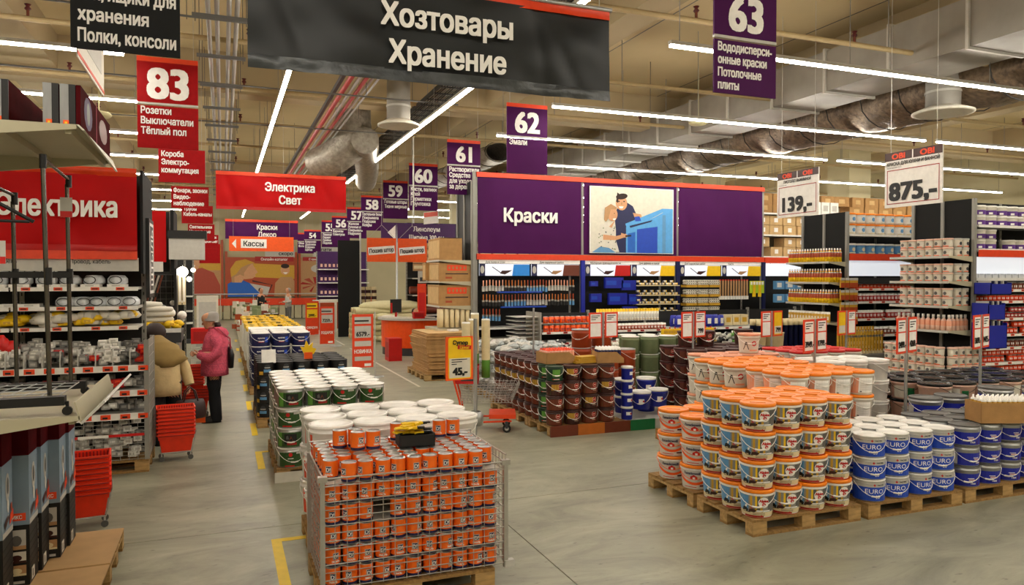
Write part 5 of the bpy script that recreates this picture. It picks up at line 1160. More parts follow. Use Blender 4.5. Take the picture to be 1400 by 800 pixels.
# tower at the left end of row C
EC = endcap(5.3, 16.0, 17.1, .8, [2.6, 2.12, 1.57], 'dark end display stacked with large cartons left of the purple banner', 4.4, 'dark')
MB().box(-.03, -.06, 0, .03, .0, 4.6, 'shelf_metal').build('upright', EC)
def carton2(x, y, z, w, d, h, lab, txt=True):
    t = thing('carton', lab, 'carton', (x, y, z), 0, 'large brown cartons on the tower')
    MB().box(0, 0, 0, w, d, h, 'cardboard').box(-.002, d * .0, h - .01, w + .002, d, h + .001, 'cardboard_light').build('box', t)
    MB().box(-.002, .05, h * .1, 0, d - .05, h * .9, 'cardboard_light').build('end_label', t)
    if txt:
        b = MB(); b.box(w * .25, -.003, h * .58, w * .85, 0, h * .88, 'orange_deep'); 
        for k in range(5): b.fell((w * .25, -.003, h * .58), X_, Z_, w * (.07 + k * .115), h * .15, w * .03, h * .08, 'cardboard', .003, 8)
        b.box(w * .2, -.003, h * .38, w * .9, 0, h * .44, 'brown_dark'); b.box(w * .2, -.003, h * .15, w * .4, 0, h * .25, 'terracotta'); b.build('print', t)
carton2(4.52, 16.04, 2.6, .52, 1.0, .5, 'brown carton on the top shelf of the tower left of the purple banner', False)
carton2(4.5, 16.04, 2.12, .76, 1.0, .42, 'brown carton with orange print on the middle shelf of the tower'); carton2(4.5, 16.04, 1.57, .76, 1.0, .47, 'brown carton with orange print on the third shelf of the tower')
carton2(4.42, 16.9, 2.14, .3, .3, .4, 'narrow brown carton peeping out behind on the middle shelf', False)
rlk = P1('cork_roll', 'roll', lambda b: b.lathe([(.001, 0), (.055, 0), (.055, .42), (.001, .42)], 'cream', 10))
for i in range(6):
    for j in range(2): rlk.put((4.56 + i * .125, 16.08 + j * .15, 1.08), 0, 'cream roll standing on the low shelf of the tower', 'cream rolls on the tower')
MB().box(4.45, 16.0, 1.0, 5.3, 17.1, 1.06, 'shelf_beige').build('low_shelf'); tag(LAST[0], 'beige low shelf carrying cream rolls at the foot of the tower', 'shelf')
MB().cbox((4.9, 15.85, .9), (.95, .02, .25), 'maroon', rx=-.7).build('slanted_card'); tag(LAST[0], 'slanted dark red card display below the cream rolls', 'card')
MB().box(4.45, 16.1, 0, 5.3, 17, 1.0, 'dark').build('display_plinth'); tag(LAST[0], 'dark plinth below the cream rolls', 'plinth')
# ---- row D, low gondola before row C
D = gondola('low_gondola', 'low gondola of orange cans and tubes before the brush gondola', 5.98, 14.5, 13.7, .8, 1.5, [1.1, .88, .5], sdep=.7, back='dark', bay=1.42, back_to=1.45)
for z in (1.1, .88): tags_on(D, 8, z, 22, m='red')
MB().box(-.03, .0, .1, 0, .75, 1.5, 'wire').build('end_mesh', D)
for k in range(6): MB().box(-.5, .1 + .0 * k, 1.0 + .08 * k, -.03, .7, 1.01 + .08 * k, 'light_grey').build('wire_tray', D)
ocan = P1('paint_can', 'paint can', canf('orange', 'tin', 'navy', .055, .14, .06, 'navy'))
goods(ocan, 6.05, 7.25, 13.78, 1.1, .122, 'orange can with navy mark on the low gondola', 'orange cans on the low gondola', 2, .175, jit=.5)
MB().box(0, .03, 1.26, 1.3, .5, 1.27, 'light_grey').build('divider_shelf', D)
tbe = P1('sealant_tube', 'tube', canf('white', 'yellow', 'ochre', .03, .26, .25, 'light_grey')); cps = P1('glue_bottle', 'bottle', canf('terracotta', 'white', 'maroon', .035, .13, .3))
goods(tbe, 7.35, 8.9, 13.95, 1.28, .07, 'white and yellow tube standing on the low gondola', 'tubes on the low gondola'); goods(cps, 7.35, 8.95, 13.76, 1.1, .08, 'small brown bottle with white cap on the low gondola', 'brown bottles on the low gondola', 1, .13, 2, .1)
bp = P1('blue_sack', 'pack', lambda b: b.loft([(0, 0, 0, .09, .05), (0, 0, .1, .1, .06), (0, 0, .2, .09, .04), (0, 0, .25, .08, .01)], 'royal', 8).box(-.05, -.062, .06, .03, -.055, .18, 'white'))
goods(bp, 9.25, 10.6, 13.85, 1.12, .16, 'royal blue and white pack leaning on the low gondola', 'blue packs on the low gondola', 1, .1, 2, .2, jit=.3)
cb = P1('cream_box', 'box', boxf('cream', .2, .2, .24, 'ochre')); goods(cb, 10.6, 11.3, 14.0, 1.12, .22, 'cream box on the low gondola', 'cream boxes on the low gondola', 1)
hp = [P1('roller_pack', 'roller pack', lambda b, c=c: b.tube([(-.09, 0, .04), (.09, 0, .04)], .038, c, 8).tube([(-.09, 0, .04), (-.06, 0, .04)], .04, 'white', 8)) for c in ('yellow', 'offwhite', 'lime', 'olive', 'navy', 'dark_grey', 'light_grey', 'ochre', 'green_hi')]
nm = ['yellow', 'off-white', 'lime', 'olive', 'navy', 'dark grey', 'light grey', 'ochre', 'bright green']
for i in range(210):
    x = R_(6.05, 12.6); u = (x - 6) / 6.6
    c = random.choice([5, 6, 1, 5] if u < .15 else [4, 6, 1, 4, 2] if u < .3 else [2, 3, 5, 5, 6] if u < .42 else [7, 0, 5, 3] if u < .6 else [8, 8, 1, 6, 5] if u < .78 else [4, 4, 1, 7])
    y = R_(12.95, 13.55); z = .62 + (y - 12.95) * .35 + R_(0, .16)
    hp[c].put((x, y, z), R_(-1.5, 1.5), nm[c] + ' rolled pack heaped in the bins before the low gondola', nm[c] + ' packs in the bins')
MB().box(6.0, 12.85, 0, 12.8, 13.68, .64, 'dark_grey').build('bin_row'); tag(LAST[0], 'dark row of bins full of rolled packs before the low gondola', 'bins')
yj = P1('yellow_jug', 'jug', lambda b: b.box(-.055, -.04, 0, .055, .04, .12, 'yellow').box(-.05, -.045, .03, .05, -.04, .09, 'ochre').lathe([(.015, .12), (.015, .15), (.001, .15)], 'red', 8))
for i in range(20): yj.put((8.05 + (i % 10) * .12, 12.4 + (i // 10) * .02, .92 + (i // 10) * .16), R_(-.2, .2), 'small yellow jug stacked behind the olive tins', 'yellow jugs')
MB().box(8.0, 12.3, 0, 9.3, 12.6, .92, 'dark').build('jug_stand'); tag(LAST[0], 'dark stand under the yellow jugs', 'stand')
# navy roller tubes standing at the far right of the middle
nt_ = P1('navy_roll', 'roll', lambda b: b.lathe([(.001, 0), (.05, 0), (.05, .5), (.055, .5), (.055, .62), (.001, .62)], 'navy', 10, ms=['navy', 'navy', 'cream', 'cream', 'cream']))
for i in range(26): nt_.put((9.9 + (i % 13) * .13, 11.9 + (i // 13) * .2, .75), 0, 'navy roll with cream end standing in the rack between the middle price stands', 'navy rolls with cream ends')
MB().box(9.8, 11.8, 0, 11.6, 12.3, .74, 'dark_grey').build('roll_rack'); tag(LAST[0], 'dark rack under the navy rolls', 'rack')
WB = P1('work_bin', 'bucket', lambda b: b.lathe([(.001, 0), (.17, 0), (.19, .3), (.2, .31), (.17, .29), (.001, .28)], 'cream', 16))
for k in range(4):
    for x in (8.9, 9.3): WB.put((x, 10.8, k * .3), 0, 'cream plastic bucket stacked beyond the maroon stain buckets', 'cream plastic buckets')
# silver wire bin on pallets
for y in (11.55, 12.4, 13.25): pallet(4.45, y, 'pallet under the wire bins of clear bags, ' + ('front', 'middle', 'rear')[int((y - 11.5) / .8)])
for q, y0 in enumerate((11.55, 12.75)):
    t = thing('wire_bin', ('nearer' if q == 0 else 'farther') + ' wire bin heaped with clear plastic bags left of the stain buckets', 'wire bin', (4.45, y0, .144)); W2, D2 = 1.15, 1.1
    m = MB()
    for k in range(13): m.tube([(0, D2 * k / 12, 0), (0, D2 * k / 12, .75)], .003, 'wire', 4); m.tube([(W2 * k / 12, 0, 0), (W2 * k / 12, 0, .75)], .003, 'wire', 4)
    for k in range(9): m.tube([(0, 0, .75 * k / 8), (0, D2, .75 * k / 8)], .003, 'wire', 4); m.tube([(0, 0, .75 * k / 8), (W2, 0, .75 * k / 8)], .003, 'wire', 4)
    m.build('wire_sides', t); MB().box(0, 0, 0, W2, D2, .02, 'dark_grey').build('bin_floor', t)
rnd = random.Random(3); b = MB()
for a in range(6):
    pass
bagp = []
for q in range(4):
    def f(b, q=q):
        rr = random.Random(q); vs = []; seg, rg = 9, 5
        for i in range(rg + 1):
            for k in range(seg):
                r = math.sin(PI * i / rg) * .09 * rr.uniform(.75, 1.2) + .002; a = 2 * PI * k / seg; vs.append((r * math.cos(a) * 1.2, r * math.sin(a), .055 - .055 * math.cos(PI * i / rg) * rr.uniform(.9, 1.1)))
        return b.add(vs, [(i * seg + k, i * seg + (k + 1) % seg, (i + 1) * seg + (k + 1) % seg, (i + 1) * seg + k) for i in range(rg) for k in range(seg)], 'bag_clear' if q % 2 else 'light_grey', False)
    bagp.append(P1('clear_bag', 'bag', f))
for i in range(230):
    s = i % 3
    if s == 0: x, y, z = 4.5, R_(11.6, 13.8), R_(.2, .8)
    elif s == 1: x, y, z = R_(4.5, 5.55), 11.62, R_(.2, .8)
    else: x, y, z = R_(4.5, 5.5), R_(11.65, 13.8), .82 + R_(0, .15)
    bagp[i % 4].put((x + R_(0, .04), y, z), R_(0, 6), 'crumpled clear bag heaped in the wire bins left of the stain buckets', 'clear bags in the wire bins')
# trolley with rolls
def trolley():
    a = -.35; t = thing('shopping_trolley', 'red and chrome shopping trolley holding white rolls behind the 45 price sign', 'trolley', (3.3, 10.2, 0), a)
    m = MB(); zb, zt = .42, .8
    x0, x1 = -.1, .62; 
    def Lx(z, s): return x0 + (.03 if s else 0), x1 + .1 * (z - zb) / (zt - zb)
    for k in range(8):
        z = zb + (zt - .12 - zb) * k / 7; hw = .2 + .05 * (z - zb) / (zt - zb); xe = x1 + .12 * (z - zb) / (zt - zb)
        m.tube([(x0, -hw, z), (xe, -hw * .85, z), (xe, hw * .85, z), (x0, hw, z), (x0, -hw, z)], .005, 'wire', 4)
    for k in range(16):
        x = x0 + (x1 - x0) * k / 15
        for s in (-1, 1): m.tube([(x, s * .2 * (1 - .15 * k / 15), zb), (x + .12 * k / 15, s * .25 * (1 - .15 * k / 15), zt - .1)], .004, 'wire', 4)
        m.tube([(x, -.19, zb), (x, .19, zb)], .004, 'wire', 4)
    for k in range(10):
        y = -.17 + .34 * k / 9; m.tube([(x1, y, zb), (x1 + .12, y * 1.15, zt - .1)], .004, 'wire', 4)
    m.build('basket', t)
    f = MB()
    for s in (-1, 1):
        f.tube([(-.22, s * .25, .98), (-.2, s * .25, .75), (-.12, s * .22, .45), (-.08, s * .24, .2), (.0, s * .25, .15), (.62, s * .2, .16)], .014, 'orange_deep', 8)
    f.build('frame', t)
    MB().tube([(-.22, -.27, .98), (-.22, .27, .98)], .022, 'red', 10).build('handle', t)
    b = MB(); b.box(-.2, -.25, .72, -.16, .25, .95, 'red'); b.box(-.2, -.25, .7, .15, -.22, .93, 'red'); b.box(-.2, .22, .7, .15, .25, .93, 'red'); b.box(.12, -.25, .7, .15, .25, .9, 'red'); b.build('child_seat', t)
    MB().box(-.1, -.256, .74, .1, -.25, .9, 'dark_grey').box(-.05, -.259, .77, .05, -.256, .86, 'light_grey').build('advert', t)
    MB().box(.3, -.24, .2, .68, .24, .26, 'orange_deep').build('bumper', t)
    w0 = None
    for x in (-.05, .55):
        for y in (-.22, .22):
            if w0 is None:
                w0 = MB().tube([(0, -.014, .06), (0, .014, .06)], .06, 'rubber', 14).tube([(0, -.016, .06), (0, .016, .06)], .03, 'light_grey', 10).build('wheel', t, (x, y, 0)); MB().box(-.02, -.02, .06, .02, .02, .16, 'dark_grey').build('fork', w0)
            else: dup(w0, (x, y, 0), parent=t)
trolley()
tb = Proto(lambda: tag(MB().lathe([(.001, 0), (.062, 0), (.062, .26), (.062, .84), (.06, .86), (.001, .86)], 'cream', 16, ms=['cream', 'green_hi', 'cream', 'white', 'white']).build('tall_roll'), '', 'roll'))
for k, (x, y, z) in enumerate(((3.27, 10.22, .7), (3.4, 10.3, .74), (3.47, 10.42, .82), (3.58, 10.24, .74))): tb.put((x, y, z), k * 1.3, 'tall cream roll with white cap standing in the trolley', 'tall rolls in the trolley')
# ---------------- stack of flattened cartons
for y in (15.3, 16.1): pallet(3.98, y, 'pallet under the stack of flattened cartons, ' + ('front' if y < 16 else 'rear'))
sh = None
for k in range(26):
    if sh is None: sh = tag(MB().box(-.48, -.72, 0, .48, .72, .03, 'cardboard').box(-.47, -.71, .03, .47, .71, .032, 'cardboard_light').build('flattened_carton', None, (4.53, 16.05, .146)), 'flattened brown carton in the tall stack before the orange desk', 'carton', 'flattened cartons in the stack')
    else: dup(sh, (4.53 + .035 * math.sin(k * .25) + R_(-.012, .012), 16.05 + R_(-.03, .03), .146 + k * .0335), R_(-.03, .03))
tag(MB().box(-.1, -.12, 0, .1, .12, .04, 'white').build('paper_pad', None, (4.75, 15.8, 1.02)), 'white pad lying on the stack of flattened cartons', 'pad')
# ---------------- orange service desk
t = thing('service_desk', 'curved orange service desk with grey worktop by the aisle', 'desk', (4.3, 20.4, 0))
def arc(r0, r1, z0, z1, m, a0=PI * .75, a1=PI * 1.62, cx=.95, cy=.9, n=18):
    b = MB(); vs = []
    for k in range(n + 1):
        a = a0 + (a1 - a0) * k / n
        for r in (r0, r1):
            for z in (z0, z1): vs.append((cx + r * math.cos(a), cy + r * math.sin(a), z))
    fs = []
    for k in range(n):
        i = k * 4; j = i + 4
        fs += [(i, j, j + 1, i + 1), (i + 2, i + 3, j + 3, j + 2), (i + 1, j + 1, j + 3, i + 3), (i, i + 2, j + 2, j)]
    fs += [(0, 1, 3, 2), (4 * n, 4 * n + 2, 4 * n + 3, 4 * n + 1)]; b.add(vs, fs, m); return b
arc(.8, .98, .22, 1.0, 'desk_orange').build('front', t); arc(.7, .95, 0, .22, 'dark_grey').build('plinth', t); arc(.55, 1.08, 1.0, 1.06, 'light_grey').build('worktop', t); arc(.6, .97, 1.06, 1.09, 'offwhite').build('upper_shelf', t)
MB().box(.95, -.1, .22, 2.0, .1, 1.0, 'desk_orange').build('side_panel', t); MB().box(.9, -.18, 1.0, 2.1, .2, 1.06, 'light_grey').build('side_worktop', t)
b = MB(); 
for k in range(3): b.box(.1, -.08, .7 - .06 * k, .1, -.08, .72 - .06 * k, 'light_grey')
t = thing('monitor', 'dark monitor with red frame on the orange desk', 'monitor', (4.6, 20.9, 1.09), .5); MB().box(-.2, 0, .12, .2, .03, .5, 'dark').build('screen', t); MB().box(-.03, 0, 0, .03, .03, .15, 'red').build('stand', t); MB().box(-.21, -.01, .1, -.15, .0, .4, 'red').build('red_card', t)
t = thing('red_box', 'small red telephone-like box on the desk', 'box', (4.95, 20.25, 1.06)); MB().box(0, 0, 0, .32, .18, .18, 'red').box(.03, -.01, .05, .28, 0, .15, 'red_dark').build('casing', t)
tag(MB().box(0, 0, 0, .35, .5, .6, 'red').box(-.002, .05, .1, 0, .45, .5, 'red_dark').build('red_crate', None, (4.05, 19.3, 0)), 'bright red crate on the floor before the orange desk', 'crate')
# rugs
rg = P1('rug_roll', 'rug', lambda b: b.tube([(-1.1, 0, .1), (1.1, 0, .1)], .1, 'rug_cream', 12).tube([(-1.105, 0, .1), (-1.1, 0, .1)], .06, 'poster_tan', 10))
for k in range(6):
    for i in range(7 - (k > 4)): rg.put((5.4 + R_(-.08, .08), 25.6 + i * .25 + (k % 2) * .1, k * .19), R_(-.03, .03), 'cream rug roll in the big heap behind the red stand', 'cream rug rolls')
for i in range(16): rg.put((5.3 + R_(-.2, .2), 24.2 + R_(0, .9), .02 + (i % 5) * .19), PI / 2 + R_(-.1, .1), 'cream rug roll with its patterned end facing the aisle', 'rug rolls end-on')
tag(MB().loft([(0, 0, 0, 1.1, .8), (0, 0, .1, 1.15, .85), (0, 0, .2, 1.0, .7), (.1, 0, .26, .6, .4)], 'rug_cream', 18).build('folded_rug', None, (5.6, 26.3, 1.12)), 'soft folded cream rug lying on top of the rug rolls', 'rug')
# shelf row behind the desk and under the linoleum banner
E_ = gondola('gondola', 'dark carpet rack beneath the linoleum banner', 6.2, 11.0, 25.6, 1.0, 4.2, [1.6, .9, 2.2], sdep=.8, back='dark', bay=1.2, shelf_m='mid_grey', strip='light_grey')
for k in range(9): tag(MB().box(0, 0, 0, .34, .05, .42, 'light_grey').box(.06, -.004, .06, .28, 0, .2, 'dark_grey').build('sample_card', None, (6.4 + k * .5, 25.5, 2.02)), 'grey sample card in the row on the carpet rack', 'card', 'sample cards on the carpet rack')
cp = P1('carpet_roll', 'roll', lambda b: b.tube([(-.6, 0, .14), (.6, 0, .14)], .14, 'brown', 12))
for z in (.12, .92, 1.62):
    for k in range(4): cp.put((6.8 + 1.2 * k, 25.95, z), 0, 'brown carpet roll on the dark rack beyond the desk', 'brown carpet rolls')
lc = P1('tile_sample', 'tile sample', boxf('poster_tan', .45, .06, .25, 'cream', .9))
for z in (2.45, 2.72, 2.99, 3.26):
    for k in range(9): lc.put((6.5 + .5 * k, 25.75, z), 0, 'tan flooring sample in the upper grid of the carpet rack', 'flooring samples')
tag(MB().box(0, 0, 0, .3, .02, 1.1, 'banner_orange').box(.04, -.004, .1, .26, 0, .8, 'red').build('red_card', None, (6.15, 24.6, .9)), 'narrow red card beside the carpet rack', 'card')
# dark and purple end walls toward the far right of the aisle
t = thing('side_screen', 'tall black end panel of the curtain shelving', 'panel', (3.98, 28, 0)); MB().box(0, 0, 0, .8, .06, 3.6, 'black_panel').build('panel', t); MB().box(.8, -.03, 0, .85, .06, 3.9, 'light_grey').build('edge_post', t)
F_ = gondola('gondola', 'distant shelf of purple packs left of the black end panel', 3.95, 6.2, 33.8, 1, 3.4, [2.6, 2.0, 1.4, .8], sdep=.6, back='purple', bay=1.1)
pk = P1('purple_pack', 'pack', boxf('purple', .16, .1, .3, 'pink_white'))
for z in (.8, 1.4, 2.0, 2.6): goods(pk, 4.0, 5.2, 33.9, z, .18, 'tiny purple pack on the distant shelf', 'purple packs on the distant shelf')
kc = P1('chequer_roll', 'roll', lambda b: b.lathe([(.1, k * .12) for k in range(9)], 'cream', 10, ms=['cream' if k % 2 else 'brown_dark' for k in range(8)]))
for k in range(3): kc.put((4.95 + k * .22, 28.4, .9), 0, 'chequered cream and brown roll beside the black end panel', 'chequered rolls')
# ================================================================== CENTRE LINE, FARTHER ON
for y in (17.2, 18.0, 19.6, 20.4, 22.0, 22.8): pallet(.45, y, 'pallet under the bright goods down the centre line at %d metres' % y)
bx = P1('film_box', 'box', boxf('white', .36, .3, .28, 'light_grey', .7)); by = P1('yellow_pack', 'pack', lambda b: b.box(-.14, -.1, 0, .14, .1, .07, 'yellow').box(-.05, -.101, .01, .06, -.1, .06, 'black').box(-.06, -.03, .07, .03, .04, .071, 'black'))
for y0, n in ((17.3, 4), (19.6, 5), (22.1, 4)):
    for i in range(3):
        for j in range(4):
            for k in range(3):
                if k < 2 and i > 0 and j > 0: continue
                bx.put((.68 + i * .38, y0 + .1 + j * .33, .145 + k * .285), R_(-.05, .05), 'white carton with grey print in the centre line beyond the navy tins', 'white cartons down the centre line')
for r in range(15):
    for i in range(4):
        by.put((.62 + i * .31, 17.35 + r * .4 + R_(-.03, .03), 1.0 + R_(0, .05)), R_(-.3, .3), 'yellow pack with black print lying on the white cartons', 'yellow packs down the centre line')
tag(MB().box(0, 0, 0, .45, .35, .12, 'black').box(.03, -.002, .12, .2, .33, .121, 'white').box(.25, .02, .12, .42, .33, .121, 'white').build('black_case', None, (1.1, 23.0, 1.02)), 'black case with two white lids on the far yellow packs', 'case')
wd = [P1('garden_pack', 'pack', lambda b, c=c, w=w, h=h: b.box(-w, -.1, 0, w, .1, h, c).box(-w * .7, -.102, h * .2, w * .6, -.1, h * .7, 'light_grey')) for c, w, h in (('olive', .1, .22), ('brown', .12, .14), ('offwhite', .08, .26), ('cream', .14, .1), ('terracotta', .1, .18))]
for i in range(110):
    wd[i % 5].put((R_(.45, 1.75), 24.4 + (i / 110) * 12, R_(.7, 1.0) if i % 2 else R_(.1, .8)), R_(0, 6), 'small mixed pack in the far end of the centre line, ' + ('olive', 'brown', 'off-white', 'cream', 'terracotta')[i % 5], ('olive', 'brown', 'off-white', 'cream', 'terracotta')[i % 5] + ' mixed packs')
for y in (24.5, 27, 29.5, 32):
    tag(MB().box(.5, y, 0, 1.75, y + 2, .7, 'offwhite').build('display_table'), 'pale display table in the centre line at %.0f metres' % y, 'table', 'pale display tables')
for k, (x, y) in enumerate(((4.0, 30.6), (4.35, 31.2))):
    tag(MB().box(0, 0, 0, .9, .6, 1.3, 'offwhite').box(.1, -.01, .1, .8, 0, 1.2, 'terracotta').build('display_column', None, (x - .6, y, 0)), 'pale display column with brown prints beside the far red stand, ' + ('near' if k == 0 else 'far'), 'display')
# ================================================================== LEFT ROWS
L1 = gondola('gondola', 'tall gondola of cable bags under the red electrics banner on the left', -6.27, -.95, 10.0, 1.3, 3.5, [2.09, 1.86, 1.62], sdep=.55, back='dark', bay=1.33)
MB().box(0, -.02, 2.28, 5.32, .0, 2.44, 'light_grey').build('header_board', L1)
b = MB(); 
for x in (3.65, 4.6): b.text('Провод, кабель', (x, -.02, 2.37), X_, Z_, 0, 0, .05, 'black', .003)
b.build('lettering', L1)
for k in range(3): tags_on(L1, 5.32, (2.09, 1.86, 1.62)[k], 16)
t = thing('department_banner', 'bright red vinyl banner with the word for electrics over the left gondola', 'banner', (-6.2, 9.96, 2.42))
cloth(0, 5.24, .1, 1.0, 0, 'vinyl_red', .03, seed=31, nx=90).build('cloth', t); MB().box(0, -.02, 0, 5.24, .01, .1, 'banner_orange').build('bottom_rail', t)
cloth(0, 5.24, .99, 1.09, -.01, 'banner_orange', .03, seed=31, nz=3, nx=90).build('top_hem', t)
cloth(0, 5.24, .1, .17, -.03, 'banner_red', .015, seed=8, nz=2).build('hem', t)
b = MB(); b.text('Электрика', (0, -.07, 0), X_, Z_, 5.04, .5, .24, 'print_white', align='R', cond=.95, bold=.034, width=1.22); b.build('lettering', t)
# side end panel of L1 with the framed vertical sign
t = thing('side_screen', 'narrow black end panel with a white-framed vertical sign', 'panel', (-.93, 10.02, 0))
MB().box(0, 0, 2.25, .03, 1.25, 3.5, 'black_panel').build('panel', t)
MB().box(.03, .3, 1.95, .07, .95, 2.95, 'black').build('sign_board', t)
b = MB(); oo = (.07, .3, 1.95); yy = (0, 1, 0)
for r in ((.05, .05, .6, .09), (.05, .91, .6, .95), (.05, .05, .1, .95), (.55, .05, .6, .95)): b.frect(oo, yy, Z_, *r, 'print_white', .002)
b.text('ШТЫЛЬ', (.072, .3 + .47, 2.1), Z_, (0, -1, 0), 0, 0, .3, 'print_white', .004, 'L', .8, .02, .72); b.build('print', t)
L2 = gondola('gondola', 'second gondola on the left with red banner and lamp boxes', -6.27, -.95, 15.5, 1.2, 3.5, [1.1, .7], sdep=.55, back='dark')
t = thing('department_banner', 'plain red banner end of the second left gondola', 'banner', (-6.2, 15.46, 2.5)); cloth(0, 5.2, 0, .96, 0, 'vinyl_red', .02, seed=33).build('cloth', t)
t = thing('side_screen', 'black end post of the second left gondola', 'panel', (-.93, 15.5, 0)); MB().box(0, 0, 0, .06, 1.2, 3.5, 'black_panel').build('panel', t)
L3 = gondola('gondola', 'third gondola on the left, far down the aisle', -6.27, -.95, 21, 1.2, 3.4, [1.1, .7, 1.6], sdep=.55, back='dark')
L4 = gondola('gondola', 'fourth gondola on the left, farthest down the aisle', -6.27, -.95, 27, 1.2, 3.4, [1.1, .7, 1.6], sdep=.55, back='dark')
# cable bags: flat discs in grey film
cbag = P1('cable_bag', 'cable bag', lambda b: b.loft([(0, 0, 0, .09, .12), (0, 0, .02, .115, .14), (0, 0, .07, .115, .13), (0, 0, .11, .08, .1), (0, 0, .115, .03, .04)], 'plastic_film', 12).tube([(.07 * math.cos(a), -.13 + .001, .055 + .045 * math.sin(a)) for a in [2 * PI * k / 10 for k in range(11)]], .006, 'dark_grey', 4))
whp = P1('white_packet', 'packet', lambda b: b.box(-.1, -.1, 0, .1, .1, .035, 'white').box(-.05, -.101, .01, .04, -.1, .025, 'light_grey'))
for x in [-2.45 + k * .25 for k in range(6)]:
    for k in range(2 if x < -1.8 else 1): cbag.put((x, 10.2, 2.09 + .03 + k * .115), R_(-.3, .3), 'coil of cable in clear film on the top shelf of the left gondola', 'cable coils on the top shelf')
    whp.put((x + R_(-.03, .03), 10.1, 2.09), R_(-.2, .2), 'white packet at the edge of the top left shelf', 'white packets on the top left shelf')
for x in [-1.75 + k * .17 for k in range(5)]: cbag.put((x, 10.2, 1.86), R_(-.3, .3), 'coil of cable in clear film on the second shelf of the left gondola', 'cable coils on the second shelf')
for x in (-2.3, -2.1): whp.put((x, 10.15, 1.86), 0, 'white packet alone on the second left shelf', 'white packets on the second left shelf')
yb = P1('yellow_bag', 'bag', lambda b: b.loft([(0, 0, 0, .07, .06), (.01, 0, .03, .09, .07), (0, 0, .07, .06, .05), (0, 0, .085, .02, .02)], 'yellow', 7).box(-.04, -.065, .02, .03, -.06, .05, 'ochre'))
wb = P1('white_bag', 'bag', lambda b: b.loft([(0, 0, 0, .11, .07), (.01, 0, .03, .13, .08), (0, 0, .08, .1, .06), (0, 0, .1, .03, .02)], 'offwhite', 9).box(-.06, -.075, .02, .04, -.07, .06, 'light_grey'))
for i in range(60):
    x = R_(-2.4, -.98); (yb if i % 5 < 3 else wb).put((x, R_(10.05, 10.4), 1.625 + R_(0, .1)), R_(-1, 1), ('yellow' if i % 5 < 3 else 'white') + ' bag of fixings heaped on the third shelf of the left gondola', ('yellow' if i % 5 < 3 else 'white') + ' bags of fixings, third left shelf')
# low end bin behind the woman in beige, with yellow bags and white sacks
t = thing('bin_table', 'metal bin table of yellow bags beyond the leaning woman', 'bin', (-2.0, 11.9, 0)); MB().box(0, 0, 1.25, 1.42, .8, 1.42, 'dark_grey').build('bin_body', t); MB().box(-.0, -.015, 1.4, 1.42, 0, 1.46, 'white').build('price_rail', t)
for x in (.03, 1.35): MB().box(x, 0, 0, x + .04, .8, 1.25, 'shelf_metal').build('leg_frame', t)
for i in range(46): yb.put((R_(-1.9, -.62), R_(11.95, 12.5), 1.43 + R_(0, .09)), R_(-2, 2), 'yellow bag of fixings on the bin table beyond the leaning woman', 'yellow bags on the bin table')
sk = P1('white_sack', 'sack', lambda b: b.loft([(-.0, 0, 0, .28, .12), (0, 0, .03, .32, .15), (.02, 0, .07, .28, .12), (.05, 0, .085, .1, .05)], 'offwhite', 14))
for k, (x, z) in enumerate(((-1.35, 1.55), (-1.0, 1.55), (-1.3, 1.63), (-.98, 1.63), (-1.2, 1.71), (-1.0, 1.7), (-1.15, 1.77))): sk.put((x, 12.1, z), R_(-.2, .2), 'long white sack lying on the yellow bags', 'white sacks')
# lamp display tower
t = thing('lamp_display', 'dark lattice display of lamps and white globes beyond the leaning woman', 'lamp display', (-1.0, 13.4, 0))
MB().box(-.9, .1, 0, .26, .14, 2.3, 'dark').build('back_panel', t); MB().box(.26, -.25, 0, .3, .14, 2.35, 'black').build('side_post', t)
w = MB()
for k in range(14): w.tube([(-.9 + k * .085, .08, .3), (-.9 + k * .085, .08, 2.25)], .006, 'mid_grey', 4)
for k in range(20): w.tube([(-.9, .07, .35 + k * .1), (.26, .07, .35 + k * .1)], .006, 'mid_grey', 4)
w.build('lattice', t)
MB().box(-1.05, -.22, 2.3, .1, -.2, 2.46, 'white').build('header_board', t); b = MB(); b.frect((-.3, -.22, 2.32), X_, Z_, 0, 0, .2, .12, 'orange_deep', .003); b.text('OBI', (-.3, -.22, 2.32), X_, Z_, .1, .03, .06, 'print_white', .006, 'C', 1.2, .04); b.text('СВЕТ', (-1.0, -.22, 2.34), X_, Z_, .1, 0, .06, 'mid_grey', .003); b.build('print', t)
for k in range(16):
    x = -1.85 + k * .055; tag(MB().tube([(0, 0, 0), (.12, 0, .42)], .014, 'brown' if k % 2 else 'light_grey', 6).tube([(.02, -.001, .07), (.04, -.001, .14)], .017, 'black', 6).build('boxed_tube', None, (x, 13.1 + (k % 3) * .03, 1.82)), 'slanting brown or grey tube lamp box left of the lattice display', 'lamp box', 'slanting lamp boxes')
gb = P1('globe_lamp', 'lamp', lambda b: b.ball((0, 0, 0), .07, 'white', 14).lathe([(.02, -.07), (.03, -.1), (.001, -.1)], 'light_grey', 10))
gb.put((-.78, 13.0, 1.64), 0, 'larger white globe lamp low on the lattice display', 'white globe lamps'); gb.put((-.62, 13.05, 1.6), .5, 'smaller white globe lamp right of the larger one', 'white globe lamps')
t = thing('glowing_lamp', 'lit round white lamp glowing beside the header of the lattice display', 'lamp', (-.62, 13.3, 2.3)); MB().ball((0, 0, 0), .085, 'bulb_light', 16).build('globe', t); MB().tube([(0, 0, 0), (0, .12, .1)], .01, 'chrome', 6).build('arm', t); MB().ball((.1, 0, -.12), .04, 'bulb_light', 10).build('small_globe', t); MB().ball((.16, .02, .03), .035, 'bulb_light', 10).build('small_globe', t)
